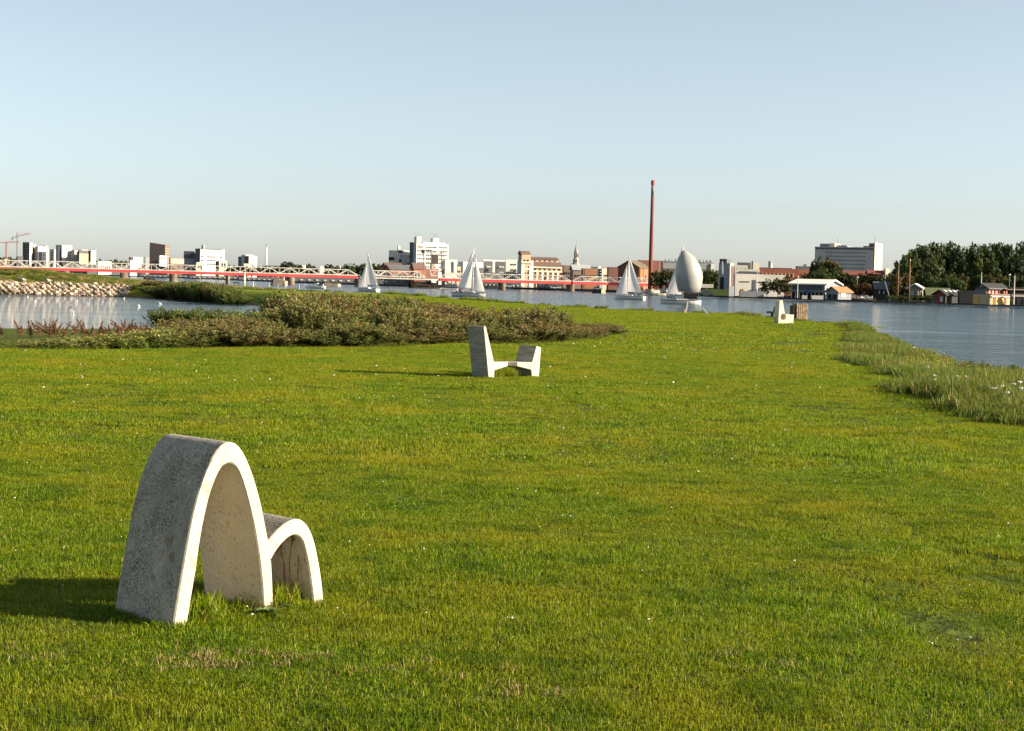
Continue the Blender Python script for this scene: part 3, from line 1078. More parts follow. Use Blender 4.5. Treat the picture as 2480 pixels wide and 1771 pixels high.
# --- block of upright timbers
tw = M('weathered_timber', (0.36, 0.25, 0.15), 0.85, 0.3, 6)
twd = M('timber_shade', (0.10, 0.085, 0.05), 0.9, 0.3, 6)  # darker copy of the timber: shade in gaps and on the left side
q0 = G(1929, 776.5)
ppm = F / q0.y
timber = thing('timber_block', 'block of upright weathered timbers with dark gaps beside the round-hole chair', 'timber block', Vector((q0.x, q0.y, 0)))
ang = math.radians(16)
Ut, Nt = Vector((math.cos(ang), math.sin(ang), 0)), Vector((-math.sin(ang), math.cos(ang), 0))
for i in range(6):
    s0 = i * 5.0 / ppm
    h = (40.5 + (0.6, 0, -.5, .3, 0, -.8)[i]) / ppm
    b = MB()
    b.prism([Ut * s0 + Nt * w + Vector((0, 0, -.05)) for w in (0,)] + [Ut * (s0 + 3.9 / ppm) + Vector((0, 0, -.05)), Ut * (s0 + 3.9 / ppm) + Nt * .55 + Vector((0, 0, -.05)), Ut * s0 + Nt * .55 + Vector((0, 0, -.05))], Vector((0, 0, h + .05)))
    b.build('timber_post', tw, timber, bevel=0.008)
b = MB()
b.prism([Ut * .01 + Nt * .1 + Vector((0, 0, 0)), Ut * (28.5 / ppm) + Nt * .1, Ut * (28.5 / ppm) + Nt * .45, Ut * .01 + Nt * .45], Vector((0, 0, 38 / ppm)))
b.build('gap_shade_board', twd, timber)  # fills the gaps between the posts with painted shade
b = MB()
b.prism([Ut * -.16 + Nt * .06 + Vector((0, 0, -.05)), Ut * -.02 + Nt * .06 + Vector((0, 0, -.05)), Ut * -.02 + Nt * .5 + Vector((0, 0, -.05)), Ut * -.16 + Nt * .5 + Vector((0, 0, -.05))], Vector((0, 0, 38.5 / ppm)))
b.build('side_timber', twd, timber, bevel=0.008)

# --- broken white rail at the shore
wp = M('white_painted_wood', (0.72, 0.69, 0.60), 0.6, 0.1, 5)
q = G(1661, 758)
ppm = F / q.y
rail = thing('broken_rail', 'white painted post with a sloping broken rail on the shoreline', 'rail', Vector((q.x, q.y, 0)))
b = MB(); b.bar((0, 0, -.05), (4.5 / ppm, .05, 29 / ppm), .075); b.build('post', wp, rail)
b = MB(); b.bar((3.6 / ppm, -.06, 29.5 / ppm), (23 / ppm, -.15, 13 / ppm), .06, .085); b.build('sloping_rail', wp, rail)
b = MB(); b.bar((-3 / ppm, .3, 0), (-1 / ppm, .35, 9 / ppm), .06); b.build('stake', M('grey_stake', (.3, .24, .16)), rail)
q2 = G(1714, 761)
ppm = F / q2.y
plank = MB()
plank.bar((-13.5 / ppm, .1, 13 / ppm), (0, 0, -.02), .06, .085)
o = plank.build('fallen_plank', wp)
o.location = (q2.x, q2.y, 0)
tag(o, 'short white plank stuck slanting in the grass beside the broken rail', 'plank')
# ================================================================== SHRUBS, WEEDS, STONES, GULLS
buck = [leafmat('shrub_leaves_%d' % i, rp, trans=0.30, spec=0.12, rough=0.6) for i, rp in enumerate([
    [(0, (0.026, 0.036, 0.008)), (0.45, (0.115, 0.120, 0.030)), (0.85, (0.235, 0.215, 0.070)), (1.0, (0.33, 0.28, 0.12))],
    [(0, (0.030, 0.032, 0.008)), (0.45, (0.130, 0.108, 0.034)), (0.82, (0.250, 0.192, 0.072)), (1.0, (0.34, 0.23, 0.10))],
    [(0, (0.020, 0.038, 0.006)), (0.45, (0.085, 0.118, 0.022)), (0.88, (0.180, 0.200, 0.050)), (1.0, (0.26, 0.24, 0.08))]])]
gold = leafmat('golden_shrub_leaves', [(0, (0.10, 0.07, 0.012)), (0.5, (0.30, 0.18, 0.018)), (1.0, (0.48, 0.28, 0.03))], trans=0.3)
twig = M('shrub_twigs', (0.055, 0.042, 0.03), 0.9, 0.3, 20)

def shrub_meshes(seed, mat, nshoot=80, leaves=84, ll=0.048, lw=0.0115, rad=0.85, hgt=1.0):
    """unit shrub about 1.7 m wide, 1 m tall: upright shoots dressed in narrow leaves"""
    r = np.random.default_rng(seed)
    a = r.uniform(0, 2 * np.pi, nshoot)
    q = np.sqrt(r.uniform(0, 1, nshoot))
    rx = rad * q
    top = hgt * (0.55 + 0.45 * np.sqrt(np.clip(1 - (q * 0.95) ** 2, 0, 1))) * r.uniform(0.78, 1.12, nshoot)
    bx, by = rx * np.cos(a) * 0.45, rx * np.sin(a) * 0.45
    tx, ty = rx * np.cos(a) + r.normal(0, .06, nshoot), rx * np.sin(a) + r.normal(0, .06, nshoot)
    k = np.repeat(np.arange(nshoot), leaves)
    t = r.uniform(0.16, 1.0, len(k)) ** 0.8
    px = bx[k] + (tx - bx)[k] * t ** 1.3
    py = by[k] + (ty - by)[k] * t ** 1.3
    pz = top[k] * t
    pos = np.stack([px, py, pz], 1)
    side = unit(np.stack([r.normal(0, 1, len(k)), r.normal(0, 1, len(k)), r.uniform(0.1, 1.3, len(k))], 1))
    spread = 0.13 * (1.05 - 0.75 * t) + 0.015
    c = pos + side * spread[:, None] * r.uniform(0.4, 1.1, (len(k), 1))
    L = ll * r.uniform(0.7, 1.4, len(k))
    u = side * L[:, None] / 2
    w = unit(np.cross(side, r.normal(0, 1, (len(k), 3)))) * (lw * r.uniform(.7, 1.4, (len(k), 1)))
    V, Fq = quads(c, u, w)
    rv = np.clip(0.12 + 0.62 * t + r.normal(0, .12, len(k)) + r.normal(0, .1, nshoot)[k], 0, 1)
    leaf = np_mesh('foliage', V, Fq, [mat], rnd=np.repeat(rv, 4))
    b = MB()
    for i in range(0, nshoot, 2):
        b.tube([(bx[i] * .3, by[i] * .3, -.1), (bx[i] + (tx[i] - bx[i]) * .35, by[i] + (ty[i] - by[i]) * .35, top[i] * .45), (tx[i], ty[i], top[i] * .98)], [.014, .009, .004], 4)
    o = b.build('stems', twig, recalc=False)
    st = o.data
    bpy.data.objects.remove(o)
    return leaf, st

SHR = [shrub_meshes(40 + i, buck[i % 3]) for i in range(6)] + [shrub_meshes(60, gold, 22, 50, rad=.4, hgt=.8)]
def shrub(v, x, y, s, sz, label, group, zoff=-0.04):
    t = thing('thicket_shrub', label, 'shrub', (x, y, gz(x, y) + zoff), random.uniform(0, 6.28), group)
    t.scale = (s, s, sz / 1.12)
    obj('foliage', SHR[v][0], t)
    obj('stems', SHR[v][1], t)
    return t

# front thicket: rows between the front edge of the mown lawn and the pond
def front_xy(px, py):
    return xy(G(px, py))
MOUND = []
for _ in range(34):
    px = random.uniform(380, 1460)
    x0, y0 = front_xy(px, np.interp(px, [f[0] for f in FRONT], [f[1] for f in FRONT]))
    y = y0 + random.uniform(.8, 8)
    MOUND.append((x0 * y / y0, y, random.uniform(.55, 1.0)))
LABF = ['olive shrub at the thicket end among the red brown dock plumes', 'olive shrub around the tallest bush of the thicket', 'olive brown shrub around the golden bush of the thicket',
        'brownish shrub of the thicket right behind the angular concrete chair', 'low brown shrub in the tapering thicket tail beyond the angular chair']
GRPF = ['thicket by the dock plumes', 'thicket round the tallest bush', 'thicket round the golden bush', 'thicket behind the angular chair', 'tapering thicket tail']
for i in range(210):
    px = random.uniform(360, 1470)
    yb = np.interp(px, [f[0] for f in FRONT], [f[1] for f in FRONT]) - 1
    x0, y0 = front_xy(px, yb)
    deep = np.interp(px, [360, 520, 700, 1000, 1200, 1350, 1470], [6, 9, 11, 9, 8.5, 8, 4.0])
    d = random.uniform(0.25, 0.9) if i % 3 == 0 else random.uniform(0.5, deep)
    sc_ = y0 + d
    x, y = x0 * sc_ / y0 * 1.0, sc_
    tz = np.interp(px, [360, 430, 520, 570, 640, 720, 800, 1000, 1200, 1300, 1400, 1480], [.30, .40, .55, .70, .85, .98, .86, .84, .86, .84, .72, .48])
    g = gz(x, y)
    hh = tz * random.uniform(0.75, 1.05) * (1 + .28 * float(vnoise(np.array([x * .9]), np.array([y * .6]), 91, 2)[0])) - g * random.uniform(.6, 1.0)
    if d < 1.4: hh *= random.uniform(.5, .85)
    hh *= .62 + .62 * max(math.exp(-((x - mx_) ** 2 + (y - my_) ** 2) / (2 * mr_ ** 2)) for mx_, my_, mr_ in MOUND)
    hh = max(0.3, min(hh, 1.9))
    s = random.choice([.5, .7, .85, 1.0, 1.2]) * (0.85 if px > 1330 else 1.0)
    v = random.choice([0, 0, 1, 3, 4, 2]) if px < 950 else random.choice([1, 1, 4, 0, 3])
    k_ = 0 if px < 520 else 1 if px < 760 else 2 if px < 1020 else 3 if px < 1230 else 4
    shrub(v, x, y, s, hh, LABF[k_], GRPF[k_])
# taller bush that stands out of the thicket, and two golden ones
q = G(725, 838); shrub(0, q.x * 1.10, q.y * 1.10, 1.0, 1.25, 'tallest sea buckthorn bush standing out of the thicket behind the lawn', None)
q = G(862, 836); shrub(6, q.x * 1.03, q.y * 1.03, 0.55, 0.75, 'golden yellow leaved bush in the thicket behind the lawn', None)
q = G(1075, 832); shrub(6, q.x * 1.06, q.y * 1.06, 0.6, 0.78, 'orange tinged bush in the thicket just left of the tall concrete back', None)
# dome-shaped bush by the pond
q = G(462, 800, -1.0); 
for dx, dy, s in ((0, 0, 1.0), (-.9, .3, .8), (.8, .5, .85)):
    shrub(2, -9.6 + dx, 49.5 + dy, s, .72 * (.8 + .2 * s) - gz(-9.6 + dx, 49.5 + dy), 'low rounded bush standing at the lagoon edge', 'rounded bushes at the lagoon edge')
# rear row beyond, seen from its shaded side
for i in range(46):
    px = random.uniform(668, 1075)
    Y = np.interp(px, [668, 800, 1075], [80, 84, 92]) + random.uniform(-3, 6)
    x = (px - 1240) / F * Y
    top = np.interp(px, [650, 700, 800, 900, 1000, 1075], [.85, 1.05, .98, .85, .70, .30])
    shrub(random.choice([1, 2, 4]), x, Y, random.uniform(1.2, 1.75), top * random.uniform(.8, 1.08) - gz(x, Y), 'dark shrub in the rear row of the thicket, seen against the fjord', 'rear row of thicket shrubs')
# big shrub group on the far bank of the lagoon
for i in range(56):
    px = random.uniform(350, 574)
    Y = np.interp(px, [350, 450, 575], [246, 229, 205]) + random.uniform(-1.5, 9)
    x = (px - 1240) / F * Y
    topy = np.interp(px, [350, 390, 430, 500, 540, 575], [708, 690, 680, 681, 690, 712]) + random.uniform(-1, 5)
    g = gz(x, Y)
    top = P(px, topy, Y).z
    shrub(random.choice([1, 2, 5]), x, Y, random.uniform(1.6, 2.6), max(1.0, top - g) * 1.05, 'big dark shrub on the far bank of the lagoon', 'shrubs on the far lagoon bank')
for px, Y, hh in [(590, 285, 1.0), (604, 287, 1.5), (618, 286, 1.6), (628, 287, .9)]:
    x = (px - 1240) / F * Y
    shrub(2, x, Y, .9, hh, 'small shrub on the headland beside the small white bollard', 'shrubs by the bollard')

# ---- weeds: nettles and mixed herbs in a strip along the thicket foot, rusty dock plumes over the lagoon edge
herb = leafmat('herb_leaves', [(0, (0.045, 0.065, 0.012)), (0.5, (0.125, 0.145, 0.025)), (0.9, (0.23, 0.23, 0.05)), (1.0, (0.36, 0.30, 0.12))], trans=0.35)
def herb_mesh(seed, n=240):
    r = np.random.default_rng(seed)
    st = r.uniform(-.3, .3, (14, 2))
    k = r.integers(0, 14, n)
    h = r.uniform(.35, .6, 14)
    t = r.uniform(.1, 1, n)
    c = np.stack([st[k, 0] + r.normal(0, .045, n), st[k, 1] + r.normal(0, .045, n), h[k] * t], 1)
    dr = unit(np.stack([r.normal(0, 1, n), r.normal(0, 1, n), r.normal(.2, .4, n)], 1))
    w = unit(np.cross(dr, r.normal(0, 1, (n, 3))))
    V, Fq = quads(c, dr * .035, w * .016)
    return np_mesh('herb', V, Fq, [herb], rnd=np.repeat(np.clip(t * .8 + r.normal(0, .2, n), 0, 1), 4))
hm = [herb_mesh(70 + i) for i in range(5)] + tall_g[:3]
pts = []
for i in range(1500):
    px = random.uniform(-40, 430) if i % 5 < 3 else random.uniform(400, 1500)
    yb = np.interp(px, [f[0] for f in FRONT], [f[1] for f in FRONT])
    x0, y0 = front_xy(px, yb - 1)
    d = abs(random.gauss(0, .35)) if px > 420 else random.uniform(-.1, 8)
    y = y0 + d
    x = x0 * y / y0
    g = gz(x, y)
    if px < 420:
        hz_ = P(px, np.interp(px, [0, 100, 250, 420], [838, 829, 818, 800]) + random.uniform(-8, 8), y).z - g
        if hz_ < .1: continue
    else: hz_ = max(.10, random.uniform(.0, .12) - g)
    pts.append((x, y, g, hz_ / .55))
pts = np.array(pts)
n = len(pts)
scatter('herb_strip', pts[:, :3], rng.uniform(0, 6.28, n), np.stack([np.full(n, .9), np.full(n, .9), pts[:, 3]], 1), rng.integers(0, 8, n), hm,
        label='strip of nettles and rough herbs along the foot of the thicket', cat='weeds')

plume_m = leafmat('dock_plume', [(0, (0.10, 0.05, 0.025)), (0.5, (0.20, 0.10, 0.055)), (1.0, (0.33, 0.19, 0.10))], trans=0.25)
def plume_mesh(seed, spikes):
    r = np.random.default_rng(seed)
    cs, us, ws = [], [], []
    for s in range(spikes):
        a, ln = r.uniform(0, 6.28), r.uniform(0.0, 0.42)
        h = r.uniform(.7, 1.05)
        n = 150
        t = r.uniform(.38, 1, n)
        ax = np.stack([np.cos(a) * ln * t ** 1.5, np.sin(a) * ln * t ** 1.5, h * t], 1)
        rad = .055 * np.clip((1.02 - t) * 2.2, .08, 1)[:, None]
        off = unit(r.normal(0, 1, (n, 3))) * rad * r.uniform(.2, 1, (n, 1))
        cs.append(ax + off)
        d = unit(off + np.array([0, 0, .03]))
        us.append(d * .02)
        ws.append(unit(np.cross(d, r.normal(0, 1, (n, 3)))) * .008)
        m = 12
        tt = np.linspace(0, .5, m)
        cs.append(np.stack([np.cos(a) * ln * tt ** 1.5, np.sin(a) * ln * tt ** 1.5, h * tt], 1))
        us.append(np.tile([[0, 0, h * .03]], (m, 1)))
        ws.append(np.tile([[.006, 0, 0]], (m, 1)))
    V, Fq = quads(np.concatenate(cs), np.concatenate(us), np.concatenate(ws))
    return np_mesh('plume', V, Fq, [plume_m], rnd=np.repeat(r.random(len(Fq)), 4))
PL = [plume_mesh(80 + i, k_) for i, k_ in enumerate((2, 9, 3, 5))]
for px, ytop, v, lab in [(4, 775, 2, 'tall narrow'), (72, 795, 0, 'leaning'), (92, 805, 0, 'short leaning'), (116, 773, 1, 'bushy full'), (176, 800, 0, 'thin pale'), (205, 792, 2, 'upright'), (240, 790, 0, 'slender'),
                         (276, 785, 3, 'slanting'), (300, 770, 1, 'tallest broad'), (318, 768, 3, 'dark crowded'), (345, 785, 1, ''), (368, 790, 3, ''), (130, 800, 3, ''), (220, 800, 3, ''), (262, 802, 3, ''), (330, 792, 3, ''), (385, 782, 3, ''), (405, 780, 1, ''), (150, 815, 0, ''), (50, 818, 0, '')]:
    Y = 39.5 + random.uniform(-1, 2.5)
    x = (px - 1240) / F * Y
    g = gz(x, Y)
    top = P(px, ytop, Y).z
    o = obj('dock_plume', PL[v], None, (x, Y, g - .05), (0, 0, random.uniform(0, 6.28)), (1.35 if v != 1 else 1.0, 1.35 if v != 1 else 1.0, max(.5, top - g) * 1.05))
    tag(o, 'red brown dock seed plumes rising beside the lagoon', 'dock plant', 'dock plumes along the lagoon edge')

# ---- white yarrow on the right bank
yar_t = M('yarrow_heads', (0.72, 0.70, 0.62), 0.8, 0.1, 20)
yar_s = M('yarrow_stems', (0.10, 0.13, 0.04), 0.8, 0.2, 20)
def yarrow(px, py, up, w=1.0):
    q = G(px, py, up)
    while up > .15 and tall_sd(np.array([q.x]), np.array([q.y]))[0] < .5:
        up -= .03
        q = G(px, py, up)
    g = gz(q.x, q.y)
    t = thing('yarrow_plant', 'flat white yarrow flower head above the long bank grass', 'flower', (q.x, q.y, g), random.uniform(0, 6), 'yarrow on the bank')
    h = max(.25, up - g)
    b = MB(); b.tube([(0, 0, 0), (.01, .01, h * .6), (0, 0, h)], [.004, .0035, .003], 5); b.build('stem', yar_s, t)
    b = MB()
    for k_ in range(9):
        a = k_ * 2.4
        r_ = .012 * math.sqrt(k_) * w
        b.lathe([(.004, h - .012), (.010 * w, h), (.009 * w, h + .008), (.005, h + .012)], 6, (r_ * math.cos(a), r_ * math.sin(a), random.uniform(-.006, .006)))
    b.build('flower_head', yar_t, t)
for px, py in [(2318, 915), (2338, 912), (2408, 950), (2427, 935), (2473, 940), (2440, 964), (2470, 925), (2402, 945), (2455, 930),
               (2213, 842), (2247, 905), (2262, 925), (2263, 935)]:
    yarrow(px, py, .45, random.uniform(.6, .95))
for px, py in [(2345, 872), (2372, 876), (2398, 882), (2425, 890), (2450, 898), (2475, 905), (2410, 895), (2440, 905), (2470, 915), (2330, 868), (2390, 895)]:
    q = G(px, py, 0)
    k_ = px > 2320
    o = shrub(2 if k_ else 5, q.x, q.y, random.uniform(.5, .8), random.uniform(.42, .6) if k_ else .4, 'dark green leafy clump in the long grass near the water' if k_ else 'green leafy clump along the mown edge of the bank grass', 'leafy clumps by the water' if k_ else 'leafy clumps on the mown edge')
    o.name = 'bank_clump'
# yellow tansy-like dots
td = M('tansy_heads', (0.55, 0.38, 0.05), 0.8, 0.2, 20)
b = MB(); b.lathe([(.003, -.01), (.014, 0), (.012, .008), (.002, .012)], 6)
o = b.build('tansy', td); tm = o.data; bpy.data.objects.remove(o)
pts = []
for i in range(200):
    px, py = random.gauss(2265, 55), random.gauss(852, 18)
    q = G(px, py, .3)
    if tall_sd(np.array([q.x]), np.array([q.y]))[0] > .8: pts.append((q.x, q.y, gz(q.x, q.y) + random.uniform(.28, .48)))
n = len(pts)
scatter('tansy_flowers', pts, rng.uniform(0, 6, n), np.ones((n, 3)) * rng.uniform(.7, 1.3, (n, 1)), np.zeros(n), [tm], label='scattered ochre yellow flower dots in the bank grass', cat='flowers')

# ---- stones
stone_m = [M('dyke_stone_%d' % i, c, .9, .3, 1.2, col2=tuple(v * .55 for v in c)) for i, c in enumerate([(.42, .33, .23), (.36, .30, .24), (.47, .38, .28), (.30, .22, .16), (.15, .11, .08)])]
def stone_mesh(seed, mat):
    r = random.Random(seed)
    bm = bmesh.new()
    bmesh.ops.create_icosphere(bm, subdivisions=1, radius=1)
    for v in bm.verts: v.co *= r.uniform(.72, 1.15)
    for v in bm.verts: v.co = Vector((v.co.x, v.co.y * .85, v.co.z * .75))
    me = bpy.data.meshes.new('stone')
    bm.to_mesh(me); bm.free()
    me.materials.append(mat)
    return me
SM = [[stone_mesh(i * 7 + j, stone_m[i]) for j in range(3)] for i in range(5)]
bank = thing('stone_bank', 'sloping bank of pale boulders along the dyke above the lagoon', 'stone bank', (-75, 246, WATER))
for i in range(300):
    x = -57.5 - 27 * ((i + random.random()) / 300)
    f_ = (i * 0.618034) % 1
    y = 244.3 + 5.8 * f_
    z = gz(x, y)
    if x > -60: y += 0
    k_ = 4 if f_ < .2 else random.choice([0, 0, 1, 2, 3])
    s = random.uniform(.34, .62) * (.75 if f_ < .2 else 1)
    obj('stone', random.choice(SM[k_]), bank, (x + 75, y - 246, z - WATER + s * .25), (random.uniform(-.5, .5), random.uniform(-.5, .5), random.uniform(0, 6)), (s, s, s))
v_, f_, r_ = [], [], []
for i in range(1500):
    x = random.uniform(-130, -57.2)
    q = random.random()
    y = 243.9 + 6.4 * q
    me = random.choice(SM[0])
    s = random.uniform(.2, .42)
    z = gz(x, y) + s * .1
    k0 = len(v_)
    c_, s_ = math.cos(i), math.sin(i)
    v_ += [(x + 75 + (p.co.x * c_ - p.co.y * s_) * s, y - 246 + (p.co.x * s_ + p.co.y * c_) * s, z - WATER + p.co.z * s) for p in me.vertices]
    f_ += [tuple(k0 + a for a in p.vertices) for p in me.polygons]
rubble = obj('rubble', np_mesh('rubble', v_, np.array(f_), [stone_m[3]]), bank)
tag(rubble, kind='stuff')
for px, py in [(116, 680), (56, 688)]:
    q = P(px, py, 252)
    o = obj('boulder', SM[2][1], None, (q.x, q.y, gz(q.x, q.y) + .25), (0, .3, 1), (.75, .7, .6))
    tag(o, 'single pale boulder lying in the grass above the stone bank', 'boulder', 'single boulders on the dyke')
# shore stones right of the timber block and at the bank end
sb = [(random.uniform(2042, 2140), 0) for _ in range(34)] + [(random.uniform(2290, 2356), 1) for _ in range(26)]
for px, k_ in sb:
    py = np.interp(px, [2040, 2150, 2270, 2350, 2480], [781, 801, 829, 850, 884]) + random.uniform(-1.5, 2.5)
    q = G(px, py, -.25)
    s = random.uniform(.12, .30) if k_ == 0 else random.uniform(.06, .15)
    o = obj('shore_stone', random.choice(SM[random.choice([0, 1, 2])]), None, (q.x, q.y, gz(q.x, q.y) + s * .4), (random.random(), random.random(), random.random() * 6), (s, s, s))
    tag(o, 'pale stone in the row edging the fjord beside the long grass' if k_ == 0 else 'small pale stone at the end of the grassy bank by the water', 'stone', 'shore stones' if k_ == 0 else 'bank end stones')

# ---- gulls on the lagoon
gw, gg = M('gull_white', (.8, .8, .78), .7, .04), M('gull_grey', (.35, .36, .38), .7, .1)
def make_gull():
    t = thing('gull', 'white gull floating on the calm lagoon', 'gull', (0, 0, 0), 0, 'gulls on the lagoon')
    b = MB()
    b.tube([(-.24, 0, .13), (-.15, 0, .11), (0, 0, .09), (.12, 0, .11), (.18, 0, .17), (.20, 0, .23), (.25, 0, .25), (.29, 0, .24)], [.01, .06, .10, .09, .05, .045, .04, .012], 8)
    b.build('body', gw, t, smooth=True)
    for s in (-1, 1):
        b = MB(); b.tube([(.08, s * .07, .14), (-.05, s * .10, .15), (-.28, s * .03, .15)], [.02, .045, .008], 6); b.build('wing', gg, t, smooth=True)
    b = MB(); b.tube([(.29, 0, .24), (.34, 0, .23)], [.012, .004], 5); b.build('beak', td, t)
    return t
g0 = make_gull()
GP = [(21, 719), (66, 720), (85, 731), (187, 731), (214, 728.5), (248, 733), (337, 742), (300.5, 723.5), (172, 743), (177, 757.5), (388, 736)]
for i, (px, py) in enumerate(GP):
    o = g0 if i == 0 else copy_tree(g0)
    q = G(px, py, WATER + .05)
    o.location = (q.x, q.y, WATER + .03)
    s = .75
    o.scale = (s, s, s)
    o.rotation_euler = (0, 0, random.uniform(0, 6.28))
# ================================================================== RAILWAY BRIDGE
def on_bridge(px):
    """ground position of the bridge's near side at a photo column: one straight line across the fjord"""
    p0, p1 = P(0, 660, 680), P(1690, 690, 740)
    d = p1 - p0
    r = ray(px, 670)
    # solve p0 + t d = s r  (plan)
    t = (p0.y * r.x - p0.x) / (d.x - d.y * r.x)
    return p0 + d * t
BR_D = (P(1690, 690, 740) - P(0, 660, 680))
BR_D.z = 0
BR_D.normalize()
BR_N = Vector((-BR_D.y, BR_D.x, 0))
XK = [-120, 0, 240, 460, 680, 850, 900, 1030, 1100, 1250, 1400, 1550, 1700]
DECK = [643, 645.5, 650.5, 656.5, 662.4, 666.2, 668, 671.5, 674.5, 677.7, 681.4, 685, 688.5]
TOPC = [628, 630, 636, 642.8, 649, 653.6, 655.5, 658.5, 661.5, 664.5, 669, 674, 677.8]
def bz(px, tab):
    b_ = on_bridge(px)
    return P(px, np.interp(px, XK, tab), b_.y).z
white_s = M('bridge_white_steel', (0.72, 0.68, 0.58), 0.55, 0.12, 0.3)
red_s = M('bridge_red_girder', (0.66, 0.085, 0.085), 0.5, 0.12, 0.15)
dark_s = M('bridge_dark_steel', (0.06, 0.05, 0.05), 0.8, 0.3, 0.4)
pier_m = M('bridge_pier_stone', (0.22, 0.17, 0.12), 0.9, 0.3, 0.4)
org = Vector((0, 0, 0))
bridge = thing('railway_bridge', 'long railway bridge with white lattice trusses on a red girder across the fjord', 'bridge', on_bridge(1030).xy.to_3d() + Vector((0, 0, WATER)))
BO = Vector(bridge.location)
spans = [(-110, 20), (20, 160), (160, 296), (296, 425), (425, 552), (552, 705), (705, 866), (1066, 1218), (1218, 1383), (1387, 1545), (1545, 1692)]
BW = 5.0
def truss(mb, px0, px1, npan, slope_ends=True, thick=1.0):
    for side in (0.0, BW):
        off = BR_N * side
        xsn = np.linspace(px0, px1, 2 * npan + 1)
        bot = []
        top_ = []
        for x in xsn:
            q = on_bridge(x) + off
            bot.append(Vector((q.x, q.y, bz(x, DECK))))
            top_.append(Vector((q.x, q.y, bz(x, TOPC))))
        t = 0.29 * thick
        k_ = len(xsn) - 1
        lo_, hi_ = (1 if px0 in (1066, 1388, 880) or px0 < -100 else 0), (-2 if px1 in (868, 1382, 1692, 1031) else -1)
        mb.bar(top_[lo_], top_[hi_], t, t)
        mb.bar(bot[0], bot[-1], t, t)
        for i in range(0, k_ + 1):
            if i % 2 == 0 and 0 < i < k_:
                mb.bar(bot[i], top_[i], t * .6)
            if i % 2 == 1:
                mb.bar(top_[i], bot[i - 1], t * .8)
                mb.bar(top_[i], bot[i + 1], t * .8)
                mb.bar(bot[i], top_[i], t * .5)
            if i < k_ and lo_ <= i < k_ + 1 + hi_: mb.bar((bot[i] + bot[i + 1]) / 2, (top_[i] + top_[i + 1]) / 2, t * .45)
    for x in np.linspace(px0, px1, npan + 1)[1:-1]:
        q = on_bridge(x)
        z = bz(x, TOPC)
        mb.bar(Vector((q.x, q.y, z)), Vector((q.x, q.y, z)) + BR_N * BW, 0.3 * thick)
for i, (a, b_) in enumerate(spans):
    qa, qb = on_bridge(a), on_bridge(b_)
    za, zb_ = bz(a, DECK) - .25, bz(b_, DECK) - .25
    hgt_ = 6.3 * qa.y / F
    mb = MB()
    for side in (-.35, BW + .1):
        p = [Vector((qa.x, qa.y, za)) + BR_N * side, Vector((qb.x, qb.y, zb_)) + BR_N * side]
        mb.prism([p[0], p[1], p[1] - Vector((0, 0, hgt_)), p[0] - Vector((0, 0, hgt_))], BR_N * .25)
    gird = mb.build('girder', red_s, bridge, BO)
    mb = MB()
    p = [Vector((qa.x, qa.y, za - .55)) + BR_N * .2, Vector((qb.x, qb.y, zb_ - .55)) + BR_N * .2]
    mb.prism([p[0], p[1], p[1] + BR_N * (BW - .5), p[0] + BR_N * (BW - .5)], (0, 0, .3))
    mb.build('deck', dark_s, bridge, BO)
    mb = MB()
    p = [Vector((qa.x, qa.y, za + .02)) - BR_N * .45, Vector((qb.x, qb.y, zb_ + .02)) - BR_N * .45]
    mb.prism([p[0], p[1], p[1] + BR_N * .45, p[0] + BR_N * .45], (0, 0, .3))
    mb.build('walkway_edge', white_s, gird, BO)
for a, b_, k_ in [(-112, 150, 6), (150, 390, 5), (390, 630, 5), (630, 868, 5), (1066, 1382, 8), (1388, 1692, 8)]:
    mb = MB(); truss(mb, a, b_, k_, thick=.85); mb.build('truss', white_s, bridge, BO, recalc=False)
# opening span, all white
mb = MB(); truss(mb, 880, 1031, 4, thick=1.15)
qa, qb = on_bridge(872), on_bridge(1062)
za, zb_ = bz(872, DECK) - .1, bz(1062, DECK) - .1
mb.bar(Vector((qa.x, qa.y, za - .8)), Vector((qb.x, qb.y, zb_ - .8)), .3, .5)
mb.bar(Vector((qa.x, qa.y, za - .8)) + BR_N * BW, Vector((qb.x, qb.y, zb_ - .8)) + BR_N * BW, .3, .5)
mb.build('opening_span', white_s, bridge, BO, recalc=False)
mb = MB()
p = [Vector((qa.x, qa.y, za - 1.35)) + BR_N * .2, Vector((qb.x, qb.y, zb_ - 1.35)) + BR_N * .2]
mb.prism([p[0], p[1], p[1] + BR_N * (BW - .4), p[0] + BR_N * (BW - .4)], (0, 0, .7))
mb.build('opening_deck', M('bascule_underside', (.30, .22, .17), .8, .3, .5), bridge, BO)
# piers
for px, w in [(160, 30), (300, 36), (420, 36), (552, 18), (705, 34), (868, 24), (1218, 27), (1385, 29), (1546, 22), (1692, 20)]:
    q = on_bridge(px)
    wm = w * q.y / F / 2
    hz = bz(px, DECK) - .3 - 6.3 * q.y / F
    pts_ = []
    for k_ in range(20):
        a = 2 * math.pi * k_ / 20
        lx = wm * .42 * math.copysign(abs(math.cos(a)) ** .7, math.cos(a))
        ly = (BW / 2 + 1.6) * math.copysign(abs(math.sin(a)) ** .7, math.sin(a))
        pts_.append(Vector((q.x, q.y, WATER - 1.5)) + BR_N * (BW / 2 + ly) + BR_D * lx * 1.3)
    mb = MB(); mb.prism(pts_, (0, 0, hz - WATER + 1.5 - .1)); mb.build('pier', pier_m, bridge, BO)
